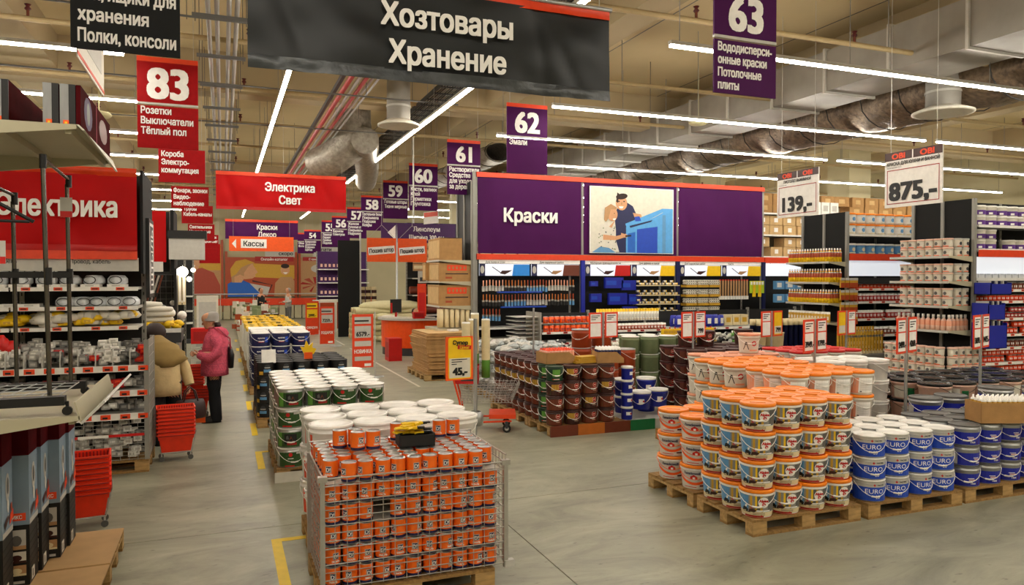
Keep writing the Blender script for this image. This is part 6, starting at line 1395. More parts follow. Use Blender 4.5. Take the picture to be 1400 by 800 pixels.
lm = [P1('wall_lamp', 'lamp', f) for f in (lambda b: b.box(-.06, -.04, 0, .06, 0, .12, 'light_grey').box(-.03, -.05, .03, .03, -.04, .09, 'dark'), lambda b: b.lathe([(.01, 0), (.06, .02), (.04, .1), (.01, .12)], 'tin', 10), lambda b: b.ball((0, -.02, .05), .045, 'white', 10))]
for i in range(60): lm[i % 3].put((R_(-1.85, -.76), 13.4, R_(.6, 1.8)), 0, ('square grey', 'small metal', 'round white')[i % 3] + ' lamp mounted on the lattice display', ('square grey', 'small metal', 'round white')[i % 3] + ' lamps on the lattice display')
for i in range(12): tag(MB().box(0, 0, 0, .05, .04, .55, 'cream').box(.01, -.002, .05, .04, 0, .5, 'white').build('lamp_carton', None, (-1.35 + i * .065, 13.55, 1.75)), 'slim cream lamp carton upright behind the lattice display', 'carton', 'slim lamp cartons')
t = thing('lamp_box', 'large pale lamp box with black top up on the second left gondola', 'box', (-.95, 15.4, 2.55)); MB().box(0, 0, 0, .62, .5, .4, 'light_grey').build('carton', t); MB().box(-.02, -.02, .4, .66, .5, .55, 'black').build('dark_top', t)
tag(MB().box(0, 0, 0, .5, .4, 1.75, 'offwhite').box(.05, -.003, .1, .45, 0, 1.6, 'light_grey').build('white_cabinet', None, (-.62, 20.0, 0)), 'tall pale display cabinet behind the head of the woman in pink', 'cabinet')
for k in range(8): tag(MB().box(0, 0, 0, .5, .3, .2, 'offwhite').box(.1, -.003, .05, .4, 0, .15, 'light_grey').build('pale_carton', None, (-.66, 17.5 + (k % 2) * .35, .02 + (k // 2) * .21)), 'pale carton stacked left of the aisle behind the red baskets', 'carton', 'pale cartons by the left aisle')
t = MB().box(0, 0, 0, .4, .3, .28, 'red').box(.04, -.003, .05, .36, 0, .22, 'red_dark').build('red_box', None, (-.55, 14.6, 1.0)); tag(t, 'red box glimpsed left of the face of the woman in pink', 'box')
# low front bins (sockets)
t = thing('socket_bins', 'low stepped bins of sockets standing on a pallet below the cable shelves', 'bins', (-2.4, 9.3, 0)); LX = 1.58
for k, z in enumerate((1.22, .94, .68)):
    s_ = MB().box(-3, .0, z - .02, LX, .65, z, 'shelf_metal').build('shelf', t); MB().box(-3, -.02, z - .07, LX, 0, z, 'white').build('price_rail', s_)
    g = MB().box(-.05, -.024, z - .06, .05, -.02, z - .005, 'orange_deep').box(-.03, -.026, z - .05, .02, -.024, z - .03, 'black').build('price_tag', t, (.1, 0, 0))
    for q in range(1, 9): dup(g, (.1 + q * .18 + R_(-.02, .02), 0, 0), parent=t)
MB().box(-3, .66, .15, LX, .68, 1.4, 'black_panel').build('back_panel', t)
d0 = None
for x in [.05 + .17 * k for k in range(10)]:
    if d0 is None: d0 = MB().box(0, .01, 1.22, .008, .6, 1.4, 'light_grey').build('divider', t, (x, 0, 0))
    else: dup(d0, (x, 0, 0), parent=t)
m = MB()
for k in range(10): m.tube([(LX + .02, .72 * k / 9, .15), (LX + .02, .72 * k / 9, 1.5)], .006, 'wire', 4)
for k in range(12): m.tube([(LX + .02, 0, .2 + k * .11), (LX + .02, .72, .2 + k * .11)], .005, 'wire', 4)
for k in range(5): m.tube([(LX + .02, 0, .3 + k * .25), (LX + .02, .2, .42 + k * .25)], .006, 'light_grey', 4)
m.build('side_grille', t); MB().box(LX - .02, -.02, .15, LX + .03, .02, 1.5, 'shelf_metal').build('corner_post', t); MB().box(LX - .02, .72, .15, LX + .03, .76, 1.5, 'shelf_metal').build('corner_post', t)
fr = MB()
for k in range(11): fr.tube([(-1.0, -.01, .16 + k * .045), (LX, -.01, .16 + k * .045)], .003, 'wire', 4)
for k in range(30): fr.tube([(-1.0 + k * .089, -.01, .15), (-1.0 + k * .089, -.01, .62)], .003, 'wire', 4)
fr.build('front_grille', t); MB().box(-1, -.016, .42, LX, -.012, .45, 'red').box(-.7, -.018, .42, -.3, -.015, .45, 'white').box(.1, -.018, .42, .5, -.015, .45, 'white').box(.9, -.018, .42, 1.2, -.015, .45, 'white').build('barrier_tape', t)
pallet(-2.0, 9.3, 'pallet under the socket bins by the red baskets', 0); pallet(-3.22, 9.3, 'pallet under the socket bins at the left edge', 0)
bxs = [P1(nn_, 'box', boxf(a, .085, .06, .06, b_, .6)) for nn_, a, b_ in (('socket_box', 'light_grey', 'white'), ('grey_socket_box', 'grey', 'light_grey'), ('white_socket_box', 'white', 'light_grey'), ('dark_socket_box', 'mid_grey', 'grey'), ('socket_box', 'offwhite', 'cream'), ('red_socket_box', 'red', 'orange_deep'))]  # all of them are socket boxes, object names differ only by colour
bn = ['light grey', 'grey', 'white', 'dark grey', 'off-white', 'red']
def heap(x0, x1, y0, y1, z, h, n, where, cols):
    for i in range(n):
        x = R_(x0, x1); c = cols[int((x + 5) / .17) % len(cols)] if i % 5 else random.choice(cols); f_ = R_(0, 1)
        bxs[c].put((x, y0 + (y1 - y0) * f_, z + R_(0, h) * (.4 + .6 * f_)), R_(-.5, .5), bn[c] + ' socket box ' + where, bn[c] + ' boxes ' + where)
heap(-2.4, -.86, 9.35, 9.75, 1.225, .24, 220, 'heaped in the top socket bins', [0, 3, 1, 0, 2, 3, 5, 2, 1])
heap(-2.4, -.86, 9.4, 9.7, .945, .1, 60, 'on the middle socket shelf', [3, 1, 5, 0])
heap(-2.0, -.86, 9.4, 9.7, .685, .14, 60, 'on the lower socket shelf', [1, 0, 3])
heap(-2.4, -.86, 9.36, 9.6, .16, .42, 170, 'in the wire-fronted floor bins', [0, 1, 0, 2, 3])
rb = P1('red_bag', 'bag', lambda b: b.loft([(0, 0, 0, .06, .05), (0, 0, .06, .08, .06), (0, 0, .14, .03, .03)], 'red', 7))
for i in range(5): rb.put((R_(-2.4, -2.15), 9.5, 1.35 + R_(0, .12)), R_(0, 3), 'shiny red bag at the left end of the top socket bins', 'shiny red bags')
# ---------------- near-left end unit
N = thing('end_display', 'large beige end display in the left foreground with two deep shelves', 'end display', (-.76, 4.8, 0))
MB().box(-1.5, 1.33, 0, -1.45, 1.36, 3.6, 'shelf_metal').build('upright', N); MB().box(-1.5, 0, 0, -1.45, .04, 3.6, 'shelf_metal').build('upright', N); MB().box(-1.52, .04, .0, -1.5, 1.27, 3.6, 'dark_grey').build('back_panel', N)
for z, hk_ in ((1.42, 0), (3.06, 1)):
    m = MB()
    for y in (-.03, 1.32): m.prism([(0, y, z), (0, y, z - .025), (-1.5, y, z - .22), (-1.5, y, z)], (0, .025, 0), 'shelf_beige')
    m.box(-1.5, -.0, z - .006, -.0, 1.32, z, 'shelf_beige'); m.build('shelf', N)
    m = MB()
    for x in (-1.15, -.78, -.4, -.06): m.box(x, 0, z - .05, x + .03, 1.32, z - .008, 'shelf_beige')
    m.build('underside_ribs', N)
# price flap at the end
m = MB(); m.prism([(0, -.03, 1.38), (.12, -.03, 1.5), (.13, -.03, 1.49), (.01, -.03, 1.37)], (0, 1.3, 0), 'light_grey'); m.prism([(.0, -.03, 1.385), (-.03, -.03, 1.5), (-.02, -.03, 1.5), (.01, -.03, 1.385)], (0, 1.3, 0), 'shelf_beige'); fl = m.build('price_flap', N)
b = MB()
u = Vector((0, 1, 0)); v = Vector((.7071, 0, .7071)); oo = Vector((.006, -.03, 1.366)) 
for x, w, c in ((.08, .14, 'orange_deep'), (.45, .1, 'light_grey'), (.7, .1, 'mid_grey'), (.95, .14, 'orange_deep')): b.frect(oo, u, v, x, .03, x + w, .13, c, .006)
b.build('price_cards', fl)
m = MB(); m.prism([(0, -.03, 3.06), (0, 1.35, 3.06), (.03, 1.35, 2.98), (.03, -.03, 3.03)], (.012, 0, 0), 'offwhite'); m.build('front_lip', N)
# boxes under the deck: two tiers
def appl_box(x, y, z, h, up, lab, grp, w=.3, d=.235):
    t = thing('appliance_box', lab, 'box', (x, y, z), 0, grp); c = 'dark_grey' if not up else 'duct_metal'
    MB().box(-w, 0, 0, 0, d, h, 'poster_box' if up else 'black').build('carton', t); b = MB(); of = (-w, 0, 0); os_ = (0, 0, 0)
    if up:
        b.frect(of, X_, Z_, w - .14, .03, w - .02, .08, 'orange_deep', .002); b.text('МИКС', of, X_, Z_, w - .08, .042, .025, 'print_white', .004, 'C', .8, .03); b.frect(of, X_, Z_, w - .18, h - .16, w - .11, h - .06, 'light_grey', .002)
        b.frect(os_, Y_, Z_, .0, .0, d, .035, 'light_grey', .002); b.fell(os_, Y_, Z_, d * .5, h * .66, d * .2, h * .2, 'light_grey', .002, 12); b.fell(os_, Y_, Z_, d * .52, h * .4, d * .1, h * .1, 'offwhite', .003, 10); b.fell(os_, Y_, Z_, d * .5, h * .68, d * .1, h * .12, 'mid_grey', .004, 10)
        b.fpoly(os_, Y_, Z_, [(d * .1, h * .2), (d * .5, h * .27), (d * .6, h * .22), (d * .2, h * .1)], 'brown_dark', .004); b.fpoly(os_, Y_, Z_, [(d * .6, .05), (d, .08), (d, .14), (d * .7, .12)], 'orange_deep', .005); b.fell(os_, Y_, Z_, d * .8, .16, .02, .03, 'terracotta', .006, 8)
    else:
        for k, (zz, hh, c1_, c2_) in enumerate(((h - .16, .13, 'light_grey', 'poster_tan'), (h - .25, .075, 'offwhite', 'brown_dark'), (h - .335, .07, 'poster_tan', 'cream'))):
            b.frect(of, X_, Z_, w - .13, zz, w - .02, zz + hh, c1_, .002); b.fell(of, X_, Z_, w - .075, zz + hh * .45, .032, hh * .28, c2_ if k else 'mid_grey', .004, 10); b.frect(of, X_, Z_, w - .13, zz, w - .02, zz + hh * .2, c2_, .003)
        b.frect(of, X_, Z_, w - .12, .012, w - .03, .03, 'light_grey', .002)
        for k in range(6): b.fpoly(os_, Y_, Z_, [(.0, h * (.2 + .12 * k)), (d, h * (.25 + .12 * k)), (d, h * (.27 + .12 * k)), (0, h * (.23 + .12 * k))], 'dark', .002)
        b.frect(os_, Y_, Z_, .03, .02, .11, .1, 'offwhite', .004); b.frect(os_, Y_, Z_, .05, .035, .07, .085, 'black', .006)
    b.build('print', t); return t
mat('poster_box', '#7f93a4', .5, var=.08, scale=3)
cs = [(-1.47, 4.9), (-1.39, 5.15), (-1.29, 5.42), (-1.21, 5.72), (-1.19, 5.97), (-1.12, 6.2), (-1.1, 6.44)]
wh = ['nearest', 'second', 'third', 'fourth', 'fifth', 'sixth', 'farthest']
for k, (x, y) in enumerate(cs):
    appl_box(x, y, .162, .4, False, 'black appliance box of the lower tier in the left foreground, %s of seven' % wh[k], 'black appliance boxes'); appl_box(x, y, .564, .46, True, 'blue-grey appliance box of the upper tier in the left foreground, %s of seven' % wh[k], 'blue-grey appliance boxes')
    tag(MB().box(-.3, 0, 0, 0, .235, .25, 'box_red').build('flat_box', None, (x, y, 1.026)), 'dark reddish box lying on top of the tall boxes under the deck, %s of seven' % wh[k], 'box', 'dark reddish boxes')
for k, y in enumerate((5.95, 4.72)): pallet(-1.97, y, 'pallet under the brown hardboard in the left foreground, ' + ('rear' if k == 0 else 'front'))
for k, y in enumerate((5.95, 4.72)): tag(MB().box(-1.97, y, .145, -.768, y + (.8 if k == 0 else 1.2), .16, 'hardboard').build('hardboard_sheet'), 'brown hardboard sheet covering the pallet in the left foreground, ' + ('rear' if k == 0 else 'front'), 'board', 'hardboard sheets')
# boxes on the upper shelf: heaters seen end-on
for k, x in enumerate((-1.62, -1.285, -1.2, -.955, -.87)):
    t = thing('heater_box', 'tall heater box with silver end on the high foreground shelf, %s from its left' % ORD[k], 'box', (x, 4.95, 3.061), 0, 'silver-ended heater boxes')
    MB().box(0, .004, 0, .078, 1.2, .26, 'box_red').build('carton', t); MB().box(0, -.004, 0, .044, .004, .26, 'brushed_end').build('silver_end', t); MB().box(.044, -.002, 0, .078, .004, .26, 'black').build('black_end', t); MB().box(.018, -.016, .0, .046, -.005, .05, 'orange').box(.026, -.018, .012, .038, -.016, .04, 'yellow').build('orange_tag', t)
t = thing('printed_box', 'dark red printed box facing the aisle at the end of the high foreground shelf', 'box', (-.765, 4.95, 3.061)); MB().box(-.024, 0, 0, 0, 1.2, .26, 'box_red').build('carton', t); b = MB(); b.fell((0, 0, 0), Y_, Z_, .25, .14, .15, .1, 'purple', .002, 12); b.fell((0, 0, 0), Y_, Z_, .25, .14, .06, .07, 'mid_grey', .003, 12); b.frect((0, 0, 0), Y_, Z_, .55, 0, .57, .28, 'pink_dark', .003); b.fell((0, 0, 0), Y_, Z_, .85, .14, .18, .08, 'brown', .003, 12); b.build('print', t)
# garment racks on the deck
def rack(lab, pts, zt, tp):
    t = thing('garment_rack', lab, 'clothes rack', (0, 0, 0)); zb = 1.5
    for (x, y) in pts: MB().tube([(x, y, zb), (x, y, zb + (zt - zb) * .5), (x, y, zt)], .016, 'chrome', 8).build('pole', t); 
    return t
t = thing('garment_rack', 'chrome and black garment rack standing on the beige deck, with two rails', 'clothes rack', (0, 0, 1.42))
F0, F1, N0, N1 = (-1.27, 5.72), (-.95, 5.66), (-1.42, 4.98), (-.94, 4.96)
for (x, y), z1 in ((F0, 1.28), (F1, 1.4), (N1, 1.43), (N0, 1.38)):
    MB().tube([(x, y, .06), (x - (.02 if y < 5 else .01), y, z1)], .013, 'chrome_dark', 8).build('pole', t); MB().tube([(x - .02 * (y < 5), y, z1 - .02), (x - .02 * (y < 5), y, z1 + .06)], .019, 'black', 8).build('joint', t); MB().tube([(x, y, .74), (x, y, .84)], .02, 'black', 8).build('sleeve', t)
MB().tube([(-.96, 4.96, 1.47), (*F1, 1.43)], .011, 'chrome_dark', 8).build('hanging_rail', t); MB().tube([(-1.44, 4.98, 1.42), (*F0, 1.32)], .011, 'chrome_dark', 8).build('hanging_rail', t)
MB().box(-1.6, 5.63, .78, -.93, 5.67, .82, 'black').build('cross_bar', t)
MB().box(-1.4, 5.64, .04, -.86, 5.7, .09, 'black').build('base_bar', t); MB().box(-1.5, 4.8, .06, -.84, 4.87, .11, 'black').build('base_bar', t)
w = MB()
for k in range(6): w.tube([(-1.4 + k * .1, 4.85, .09), (-1.3 + k * .08, 5.66, .085)], .004, 'steel', 4)
for k in range(5): w.tube([(-1.4, 4.95 + k * .15, .092), (-.9, 4.95 + k * .15, .092)], .004, 'steel', 4)
w.build('wire_shelf', t)
for x, y in ((-.83, 4.83), (-.87, 5.67), (-1.35, 4.83), (-1.38, 5.67)):
    MB().tube([(x, y - .012, .026), (x, y + .012, .026)], .026, 'black', 12).box(x - .008, y - .008, .03, x + .008, y + .008, .08, 'black').build('castor', t)
h = thing('clothes_hanger', 'black clothes hanger hanging on the left rail of the garment rack', 'hanger', (-1.2, 4.9, 2.52), .2)
MB().tube([(-.2, 0, 0), (-.1, 0, .06), (0, 0, .12), (.1, 0, .06), (.2, 0, 0)], .011, 'black', 8).build('arms', h); MB().tube([(-.18, 0, -.0), (.18, 0, -.0)], .009, 'black', 8).build('trouser_bar', h); MB().tube([(0, 0, .12), (0, 0, .16), (.025, 0, .19), (0, 0, .22), (-.02, 0, .2)], .004, 'chrome', 6).build('hook', h); MB().box(-.025, -.015, .08, .025, .015, .14, 'olive').build('size_tag', h)
for k, (x, y, z) in enumerate(((-.96, 5.63, 2.6), (-1.18, 4.95, 2.28))): tag(MB().box(-.035, -.004, 0, .035, 0, .13, 'light_grey').box(-.035, -.006, 0, .035, -.004, .04, 'red').build('care_tag', None, (x, y, z)), 'small white and red tag tied to the %s pole of the garment rack' % ('far right' if k == 0 else 'near left'), 'tag')
# ---------------- shopping baskets
def basket_mb(stackn=1):
    b = MB(); w, d, h = .4, .28, .22
    def wall(z0, z1, s0, s1, m):
        c = [(-1, -1), (1, -1), (1, 1), (-1, 1)]; vs = [(x * w / 2 * s0, y * d / 2 * s0, z0) for x, y in c] + [(x * w / 2 * s1, y * d / 2 * s1, z1) for x, y in c]
        b.add(vs, [(i, (i + 1) % 4, 4 + (i + 1) % 4, 4 + i) for i in range(4)], m); b.add([(v[0] * .96, v[1] * .95, v[2]) for v in vs], [(4 + i, 4 + (i + 1) % 4, (i + 1) % 4, i) for i in range(4)], m)
    wall(0, h * .7, .8, .93, 'basket_red'); wall(h * .7, h, .97, 1.02, 'basket_red')
    b.add([(x * w * .4, y * d * .4, .002) for x, y in ((-1, -1), (1, -1), (1, 1), (-1, 1))], [(0, 1, 2, 3)], 'red_dark')
    for k in range(14): x = -w / 2 * .9 + k * w * .9 / 13; b.box(x, -d / 2 * 1.0 + .006, h * .72, x + .012, -d / 2 * .97 + .018, h * .95, 'red_dark'); b.box(x, d / 2 * .93 - .012, h * .5, x + .012, d / 2 * .93 - .006, h * .95, 'red_dark')
    for s in (-1, 1): b.box(-w / 2 * 1.04, s * d / 2 * 1.04 - .008, h - .015, w / 2 * 1.04, s * d / 2 * 1.04 + .008, h, 'basket_red'); b.box(s * w / 2 * 1.04 - .008, -d / 2 * 1.04, h - .015, s * w / 2 * 1.04 + .008, d / 2 * 1.04, h, 'basket_red')
    return b
def bask_make():
    o = basket_mb().build('shopping_basket'); tag(o, '', 'basket')
    MB().tube([(-.2, -.05, .215), (-.2, -.05, .2), (-.19, -.15, .2), (.19, -.15, .2), (.2, -.05, .2)], .006, 'red_dark', 6).build('handle', o); return o
BSK = Proto(bask_make)
def basket_stack(x, y, n, lab, rz, s=1, up=.045):
    t = thing('basket_cart', 'wheeled wire base under ' + lab, 'basket stand', (x, y, 0), rz)
    m = MB(); m.tube([(-.17, -.11, .1), (.17, -.11, .1), (.17, .11, .1), (-.17, .11, .1), (-.17, -.11, .1)], .007, 'wire', 6); m.tube([(.17, .11, .1), (.22, .16, .35), (.22, -.16, .35), (.17, -.11, .1)], .006, 'wire', 6); m.build('wire_frame', t)
    w0 = None
    for a, b_ in ((-.16, -.1), (.16, -.1), (.16, .1), (-.16, .1)):
        if w0 is None: w0 = MB().tube([(0, -.012, .03), (0, .012, .03)], .03, 'mid_grey', 10).box(-.008, -.006, .03, .008, .006, .1, 'light_grey').build('castor', t, (a, b_, 0))
        else: dup(w0, (a, b_, 0), parent=t)
    for k in range(n): BSK.put((x, y, .11 + k * up), rz, 'red basket in ' + lab + ', ' + ('topmost' if k == n - 1 else '%s from the bottom' % ORD[k]), 'baskets of ' + lab)
basket_stack(-1.16, 7.45, 8, 'the stack beside the foreground pallet', .12)
basket_stack(-.55, 9.85, 8, 'the stack at the feet of the leaning woman', .1)
basket_stack(-.42, 12.75, 4, 'the lower stack between the two women', 0)
for k in range(7): BSK.put((-.5, 12.8, .32 + k * .045), 0, 'bright red shopping basket in the tall middle stack between the two women', 'baskets in the tall stack')
# ================================================================== FAR WALL POSTERS
def poster(x0, x1, z0, z1, lab, fn, bg):
    t = thing('wall_poster', lab, 'poster', (x0, YF - .12, z0), 0, None); w, h = x1 - x0, z1 - z0
    MB().box(0, 0, 0, w, .04, h, bg).build('panel', t); b = MB(); fn(b, (0, 0, 0), w, h); b.build('print', t)
    for x in (-.12, w): MB().box(x, -.03, -.9, x + .12, .04, h + .3, 'terracotta').build('frame_post', t)
def pf_woman(b, o, w, h):
    PG(b, o, w, h, [(.3, .5), (.99, .45), (.99, .8), (.3, .85)], 'ochre', .003); PG(b, o, w, h, [(.0, .0), (0, .32), (.1, .42), (.22, .42), (.38, .3), (.5, .0)], 'poster_blue', .006)
    PG(b, o, w, h, [(.06, .36), (.05, .6), (.1, .86), (.25, .93), (.38, .86), (.36, .7), (.3, .62), (.24, .46), (.2, .36)], 'poster_tan', .008)
    PG(b, o, w, h, [(.24, .44), (.36, .46), (.41, .52), (.4, .56), (.44, .62), (.41, .7), (.36, .84), (.3, .76), (.24, .6)], 'skin_print', .01); PG(b, o, w, h, [(.1, .36), (.2, .36), (.26, .5), (.18, .56), (.1, .5)], 'skin_print', .009)
    PG(b, o, w, h, [(.04, .7), (.12, .9), (.26, .95), (.4, .86), (.3, .82), (.2, .74), (.12, .56), (.05, .5)], 'ochre', .012); PG(b, o, w, h, [(.32, .34), (.62, .24), (.58, .02), (.46, .1)], 'light_grey', .012); PG(b, o, w, h, [(.36, .42), (.66, .3), (.6, .06), (.64, .3), (.36, .38)], 'brown_dark', .013)
    PG(b, o, w, h, [(.68, .0), (.7, .35), (.78, .5), (.95, .5), (.99, .4), (.99, .0)], 'poster_tan', .01); b.fell(o, X_, Z_, .85 * w, .68 * h, .07 * w, .13 * h, 'skin_print', .012, 14); b.fell(o, X_, Z_, .85 * w, .78 * h, .065 * w, .06 * h, 'hair_brown', .013, 12)
    PG(b, o, w, h, [(.82, .62), (.89, .62), (.87, .58), (.84, .58)], 'print_white', .014)
    b.frect(o, X_, Z_, .4 * w, .9 * h, .98 * w, 1.02 * h, 'red_dark', .016); b.text('Онлайн-каталог', o, X_, Z_, .69 * w, .92 * h, .07 * h, 'print_white', .02, 'C', .9, .02)
    b.frect(o, X_, Z_, .55 * w, 1.02 * h, 1.0 * w, 1.3 * h, 'light_grey', .006); b.text('obi.ru', o, X_, Z_, .97 * w, 1.18 * h, .09 * h, 'black', .01, 'R', 1, .03); b.text('скоро', o, X_, Z_, .97 * w, 1.06 * h, .09 * h, 'black', .01, 'R', 1, .03)
def pf_man(b, o, w, h):
    PG(b, o, w, h, [(.5, .5), (1, .5), (1, 1), (.5, 1)], 'ochre', .003); PG(b, o, w, h, [(.0, .0), (.1, .35), (.3, .5), (.6, .55), (.85, .45), (.98, .2), (.99, 0)], 'poster_red', .006)
    b.fell(o, X_, Z_, .42 * w, .68 * h, .15 * w, .2 * h, 'skin_print', .01, 16); b.fell(o, X_, Z_, .42 * w, .84 * h, .16 * w, .09 * h, 'hair_brown', .012, 14); PG(b, o, w, h, [(.32, .6), (.46, .6), (.43, .54), (.35, .54)], 'print_white', .013)
    PG(b, o, w, h, [(.35, .5), (.5, .55), (.45, .42)], 'skin_print', .012); PG(b, o, w, h, [(.05, .3), (.15, .55), (.25, .5), (.25, .3)], 'skin_print', .011)
    for s in (.36, .47): b.fell(o, X_, Z_, s * w, .71 * h, .015 * w, .012 * h, 'black', .013, 6)
def pf_flower(b, o, w, h):
    for k in range(9):
        a = 2 * PI * k / 9; b.fpoly(o, X_, Z_, [(w * .35, h * .3), (w * (.35 + .38 * math.cos(a) + .05), h * (.3 + .2 * math.sin(a))), (w * (.35 + .38 * math.cos(a + .3)), h * (.3 + .2 * math.sin(a + .3)))], 'poster_red' if k % 2 else 'red_dark', .004 + k * .0005)
    b.fell(o, X_, Z_, .55 * w, .72 * h, .3 * w, .13 * h, 'light_grey', .006, 18); b.fell(o, X_, Z_, .6 * w, .74 * h, .2 * w, .08 * h, 'hair_brown', .008, 14)
    b.frect(o, X_, Z_, .05 * w, .92 * h, .95 * w, 1.02 * h, 'red_dark', .01); b.text('С профессионалами', o, X_, Z_, .5 * w, .94 * h, .05 * h, 'print_white', .013, 'C', .9, .02, .85 * w)
    b.frect(o, X_, Z_, .3 * w, 1.03 * h, .98 * w, 1.3 * h, 'light_grey', .006); b.text('пати', o, X_, Z_, .64 * w, 1.18 * h, .09 * h, 'black', .01, 'C', 1, .03); b.text('древо', o, X_, Z_, .64 * w, 1.05 * h, .09 * h, 'black', .01, 'C', 1, .03)
poster(-2.4, -.1, 1.3, 3.9, 'far wall poster of a smiling man in a red shirt', pf_man, 'poster_tan')
poster(.22, 3.65, 1.2, 3.3, 'far wall poster of a blonde woman in blue with a tablet', pf_woman, 'terracotta')
poster(3.95, 6.1, 1.2, 3.3, 'far wall poster with a red flower and grey bowl', pf_flower, 'poster_tan')
t = MB().box(-6, 0, 0, 8, .06, .36, 'banner_orange').build('orange_rail', None, (0, 41.6, .75)); tag(t, 'orange rail below the far wall posters', 'rail')
for k in range(26): tag(MB().box(0, 0, 0, .35, .08, .7, 'column').build('radiator_panel', None, (-3.2 + k * .4, 41.6, .03)), 'beige slatted panel below the far orange rail', 'panel', 'beige panels at the far wall')
hr = MB().tube([(-5, 0, 1.35), (8, 0, 1.35)], .03, 'light_grey', 6)
for k in range(9): hr.tube([(-5 + k * 1.62, 0, 0), (-5 + k * 1.62, 0, 1.35)], .02, 'light_grey', 6)
hr.build('hand_rail', None, (0, 41.3, 0)); tag(LAST[0], 'pale horizontal rail crossing in front of the far posters', 'rail')
# ================================================================== PEOPLE
def skin_body(name, joints, edges, radii, m, parent=None, sub=1):
    me = bpy.data.meshes.new(name); me.from_pydata(joints, edges, []); o = bpy.data.objects.new(name, me); COL.objects.link(o)
    md = o.modifiers.new('s', 'SKIN'); md.use_smooth_shade = True; sd = o.modifiers.new('d', 'SUBSURF'); sd.levels = sub; sd.render_levels = sub
    sv = me.skin_vertices[0].data
    for i, r in enumerate(radii): sv[i].radius = (r, r) if not isinstance(r, tuple) else r
    sv[0].use_root = True
    dg = bpy.context.evaluated_depsgraph_get(); dg.update()
    m2 = bpy.data.meshes.new_from_object(o.evaluated_get(dg)); m2.materials.clear(); m2.materials.append(MATS[m]); bpy.data.objects.remove(o)
    for p in m2.polygons: p.use_smooth = True
    n = link(name, m2, parent); return n
def hand(root, wrist, d, side, m, par, curl=.4, s=1.0):
    """palm and five separate fingers; d = direction of the forearm"""
    d = Vector(d).normalized(); sd = Vector(side).normalized(); nn = d.cross(sd).normalized(); w = Vector(wrist)
    J = [w, w + d * .05 * s]; E = [(0, 1)]; R = [(.022 * s, .014 * s), (.034 * s, .014 * s)]
    for k in range(4):
        b0 = w + d * .085 * s + sd * (-.028 + .019 * k) * s; L = (.028, .033, .03, .023)[k] * s; c = curl; i = len(J)
        p1 = b0 + (d * math.cos(c) - nn * math.sin(c)) * L; p2 = p1 + (d * math.cos(2.2 * c) - nn * math.sin(2.2 * c)) * L * .85; p3 = p2 + (d * math.cos(3.2 * c) - nn * math.sin(3.2 * c)) * L * .6
        J += [b0, p1, p2, p3]; E += [(1, i), (i, i + 1), (i + 1, i + 2), (i + 2, i + 3)]; R += [.0095 * s, .009 * s, .0085 * s, .007 * s]
    i = len(J); t0 = w + d * .03 * s + sd * .03 * s; t1 = t0 + (d * .7 + sd * .7).normalized() * .032 * s - nn * .008; t2 = t1 + (d * .9 + sd * .3).normalized() * .026 * s - nn * .01
    J += [t0, t1, t2]; E += [(0, i), (i, i + 1), (i + 1, i + 2)]; R += [.011 * s, .0095 * s, .0075 * s]
    return skin_body('hand', [tuple(v) for v in J], E, R, m, par)
def head_mb(c, yaw, pitch, s=1.0, hair='hair_brown', skin='skin'):
    """face looks along local -Y then is turned"""
    T = Matrix.Translation(c) @ Matrix.Rotation(yaw, 4, 'Z') @ Matrix.Rotation(pitch, 4, 'X')
    b = MB(); rings = [(-.115, .03, .035, -.045), (-.105, .045, .055, -.035), (-.08, .058, .075, -.02), (-.04, .068, .088, -.005), (0, .074, .094, .0), (.04, .076, .097, .003), (.08, .07, .088, .008), (.105, .05, .06, .01), (.118, .02, .025, .01)]
    vs = []; seg = 18
    for z, rx, ry, oy in rings:
        for k in range(seg):
            a = 2 * PI * k / seg; vs.append(T @ (Vector((rx * math.cos(a), oy + ry * math.sin(a), z)) * s))
    n = len(rings); b.add(vs, [(i * seg + k, i * seg + (k + 1) % seg, (i + 1) * seg + (k + 1) % seg, (i + 1) * seg + k) for i in range(n - 1) for k in range(seg)] + [tuple(range(seg - 1, -1, -1)), tuple((n - 1) * seg + k for k in range(seg))], skin, True)
    def P(pts, fs, m): b.add([T @ (Vector(p) * s) for p in pts], fs, m, True)
    P([(-.012, -.088, -.035), (.012, -.088, -.035), (0, -.118, -.03), (0, -.092, .015), (0, -.09, -.045)], [(0, 2, 3), (2, 1, 3), (0, 4, 2), (4, 1, 2)], skin)
    for sx in (-1, 1):
        e = MB(); e.ball((0, 0, 0), .011, 'white', 8, 6); P([(v[0] + sx * .028, v[1] - .082, v[2] + .008) for v in e.v], e.f, 'white'); e = MB(); e.ball((0, 0, 0), .006, 'black', 6, 4); P([(v[0] + sx * .028, v[1] - .09, v[2] + .008) for v in e.v], e.f, 'black')
        P([(sx * .014, -.093, .024), (sx * .042, -.086, .026), (sx * .042, -.087, .031), (sx * .014, -.094, .03)], [(0, 1, 2, 3)], hair)
        e = MB(); e.ball((0, 0, 0), .028, skin, 8, 6, sx=.35, sy=.6); P([(v[0] + sx * .077, v[1] + .008, v[2] - .012) for v in e.v], e.f, skin)
    P([(-.022, -.087, -.062), (0, -.094, -.058), (.022, -.087, -.062), (0, -.092, -.07)], [(0, 3, 2, 1)], 'pink_dark')
    return b, T
def limb_mb(b, pts, rr, m): b.tube(pts, 0, m, 12, True, True, rr)
# --- woman in pink: stands at (-.13, 12.15), facing -X and a little toward -Y, looking down
p = thing('person', 'standing person in a quilted pink jacket, pale grey knitted cap and black trousers', 'person', (-.14, 12.2, 0), 0)
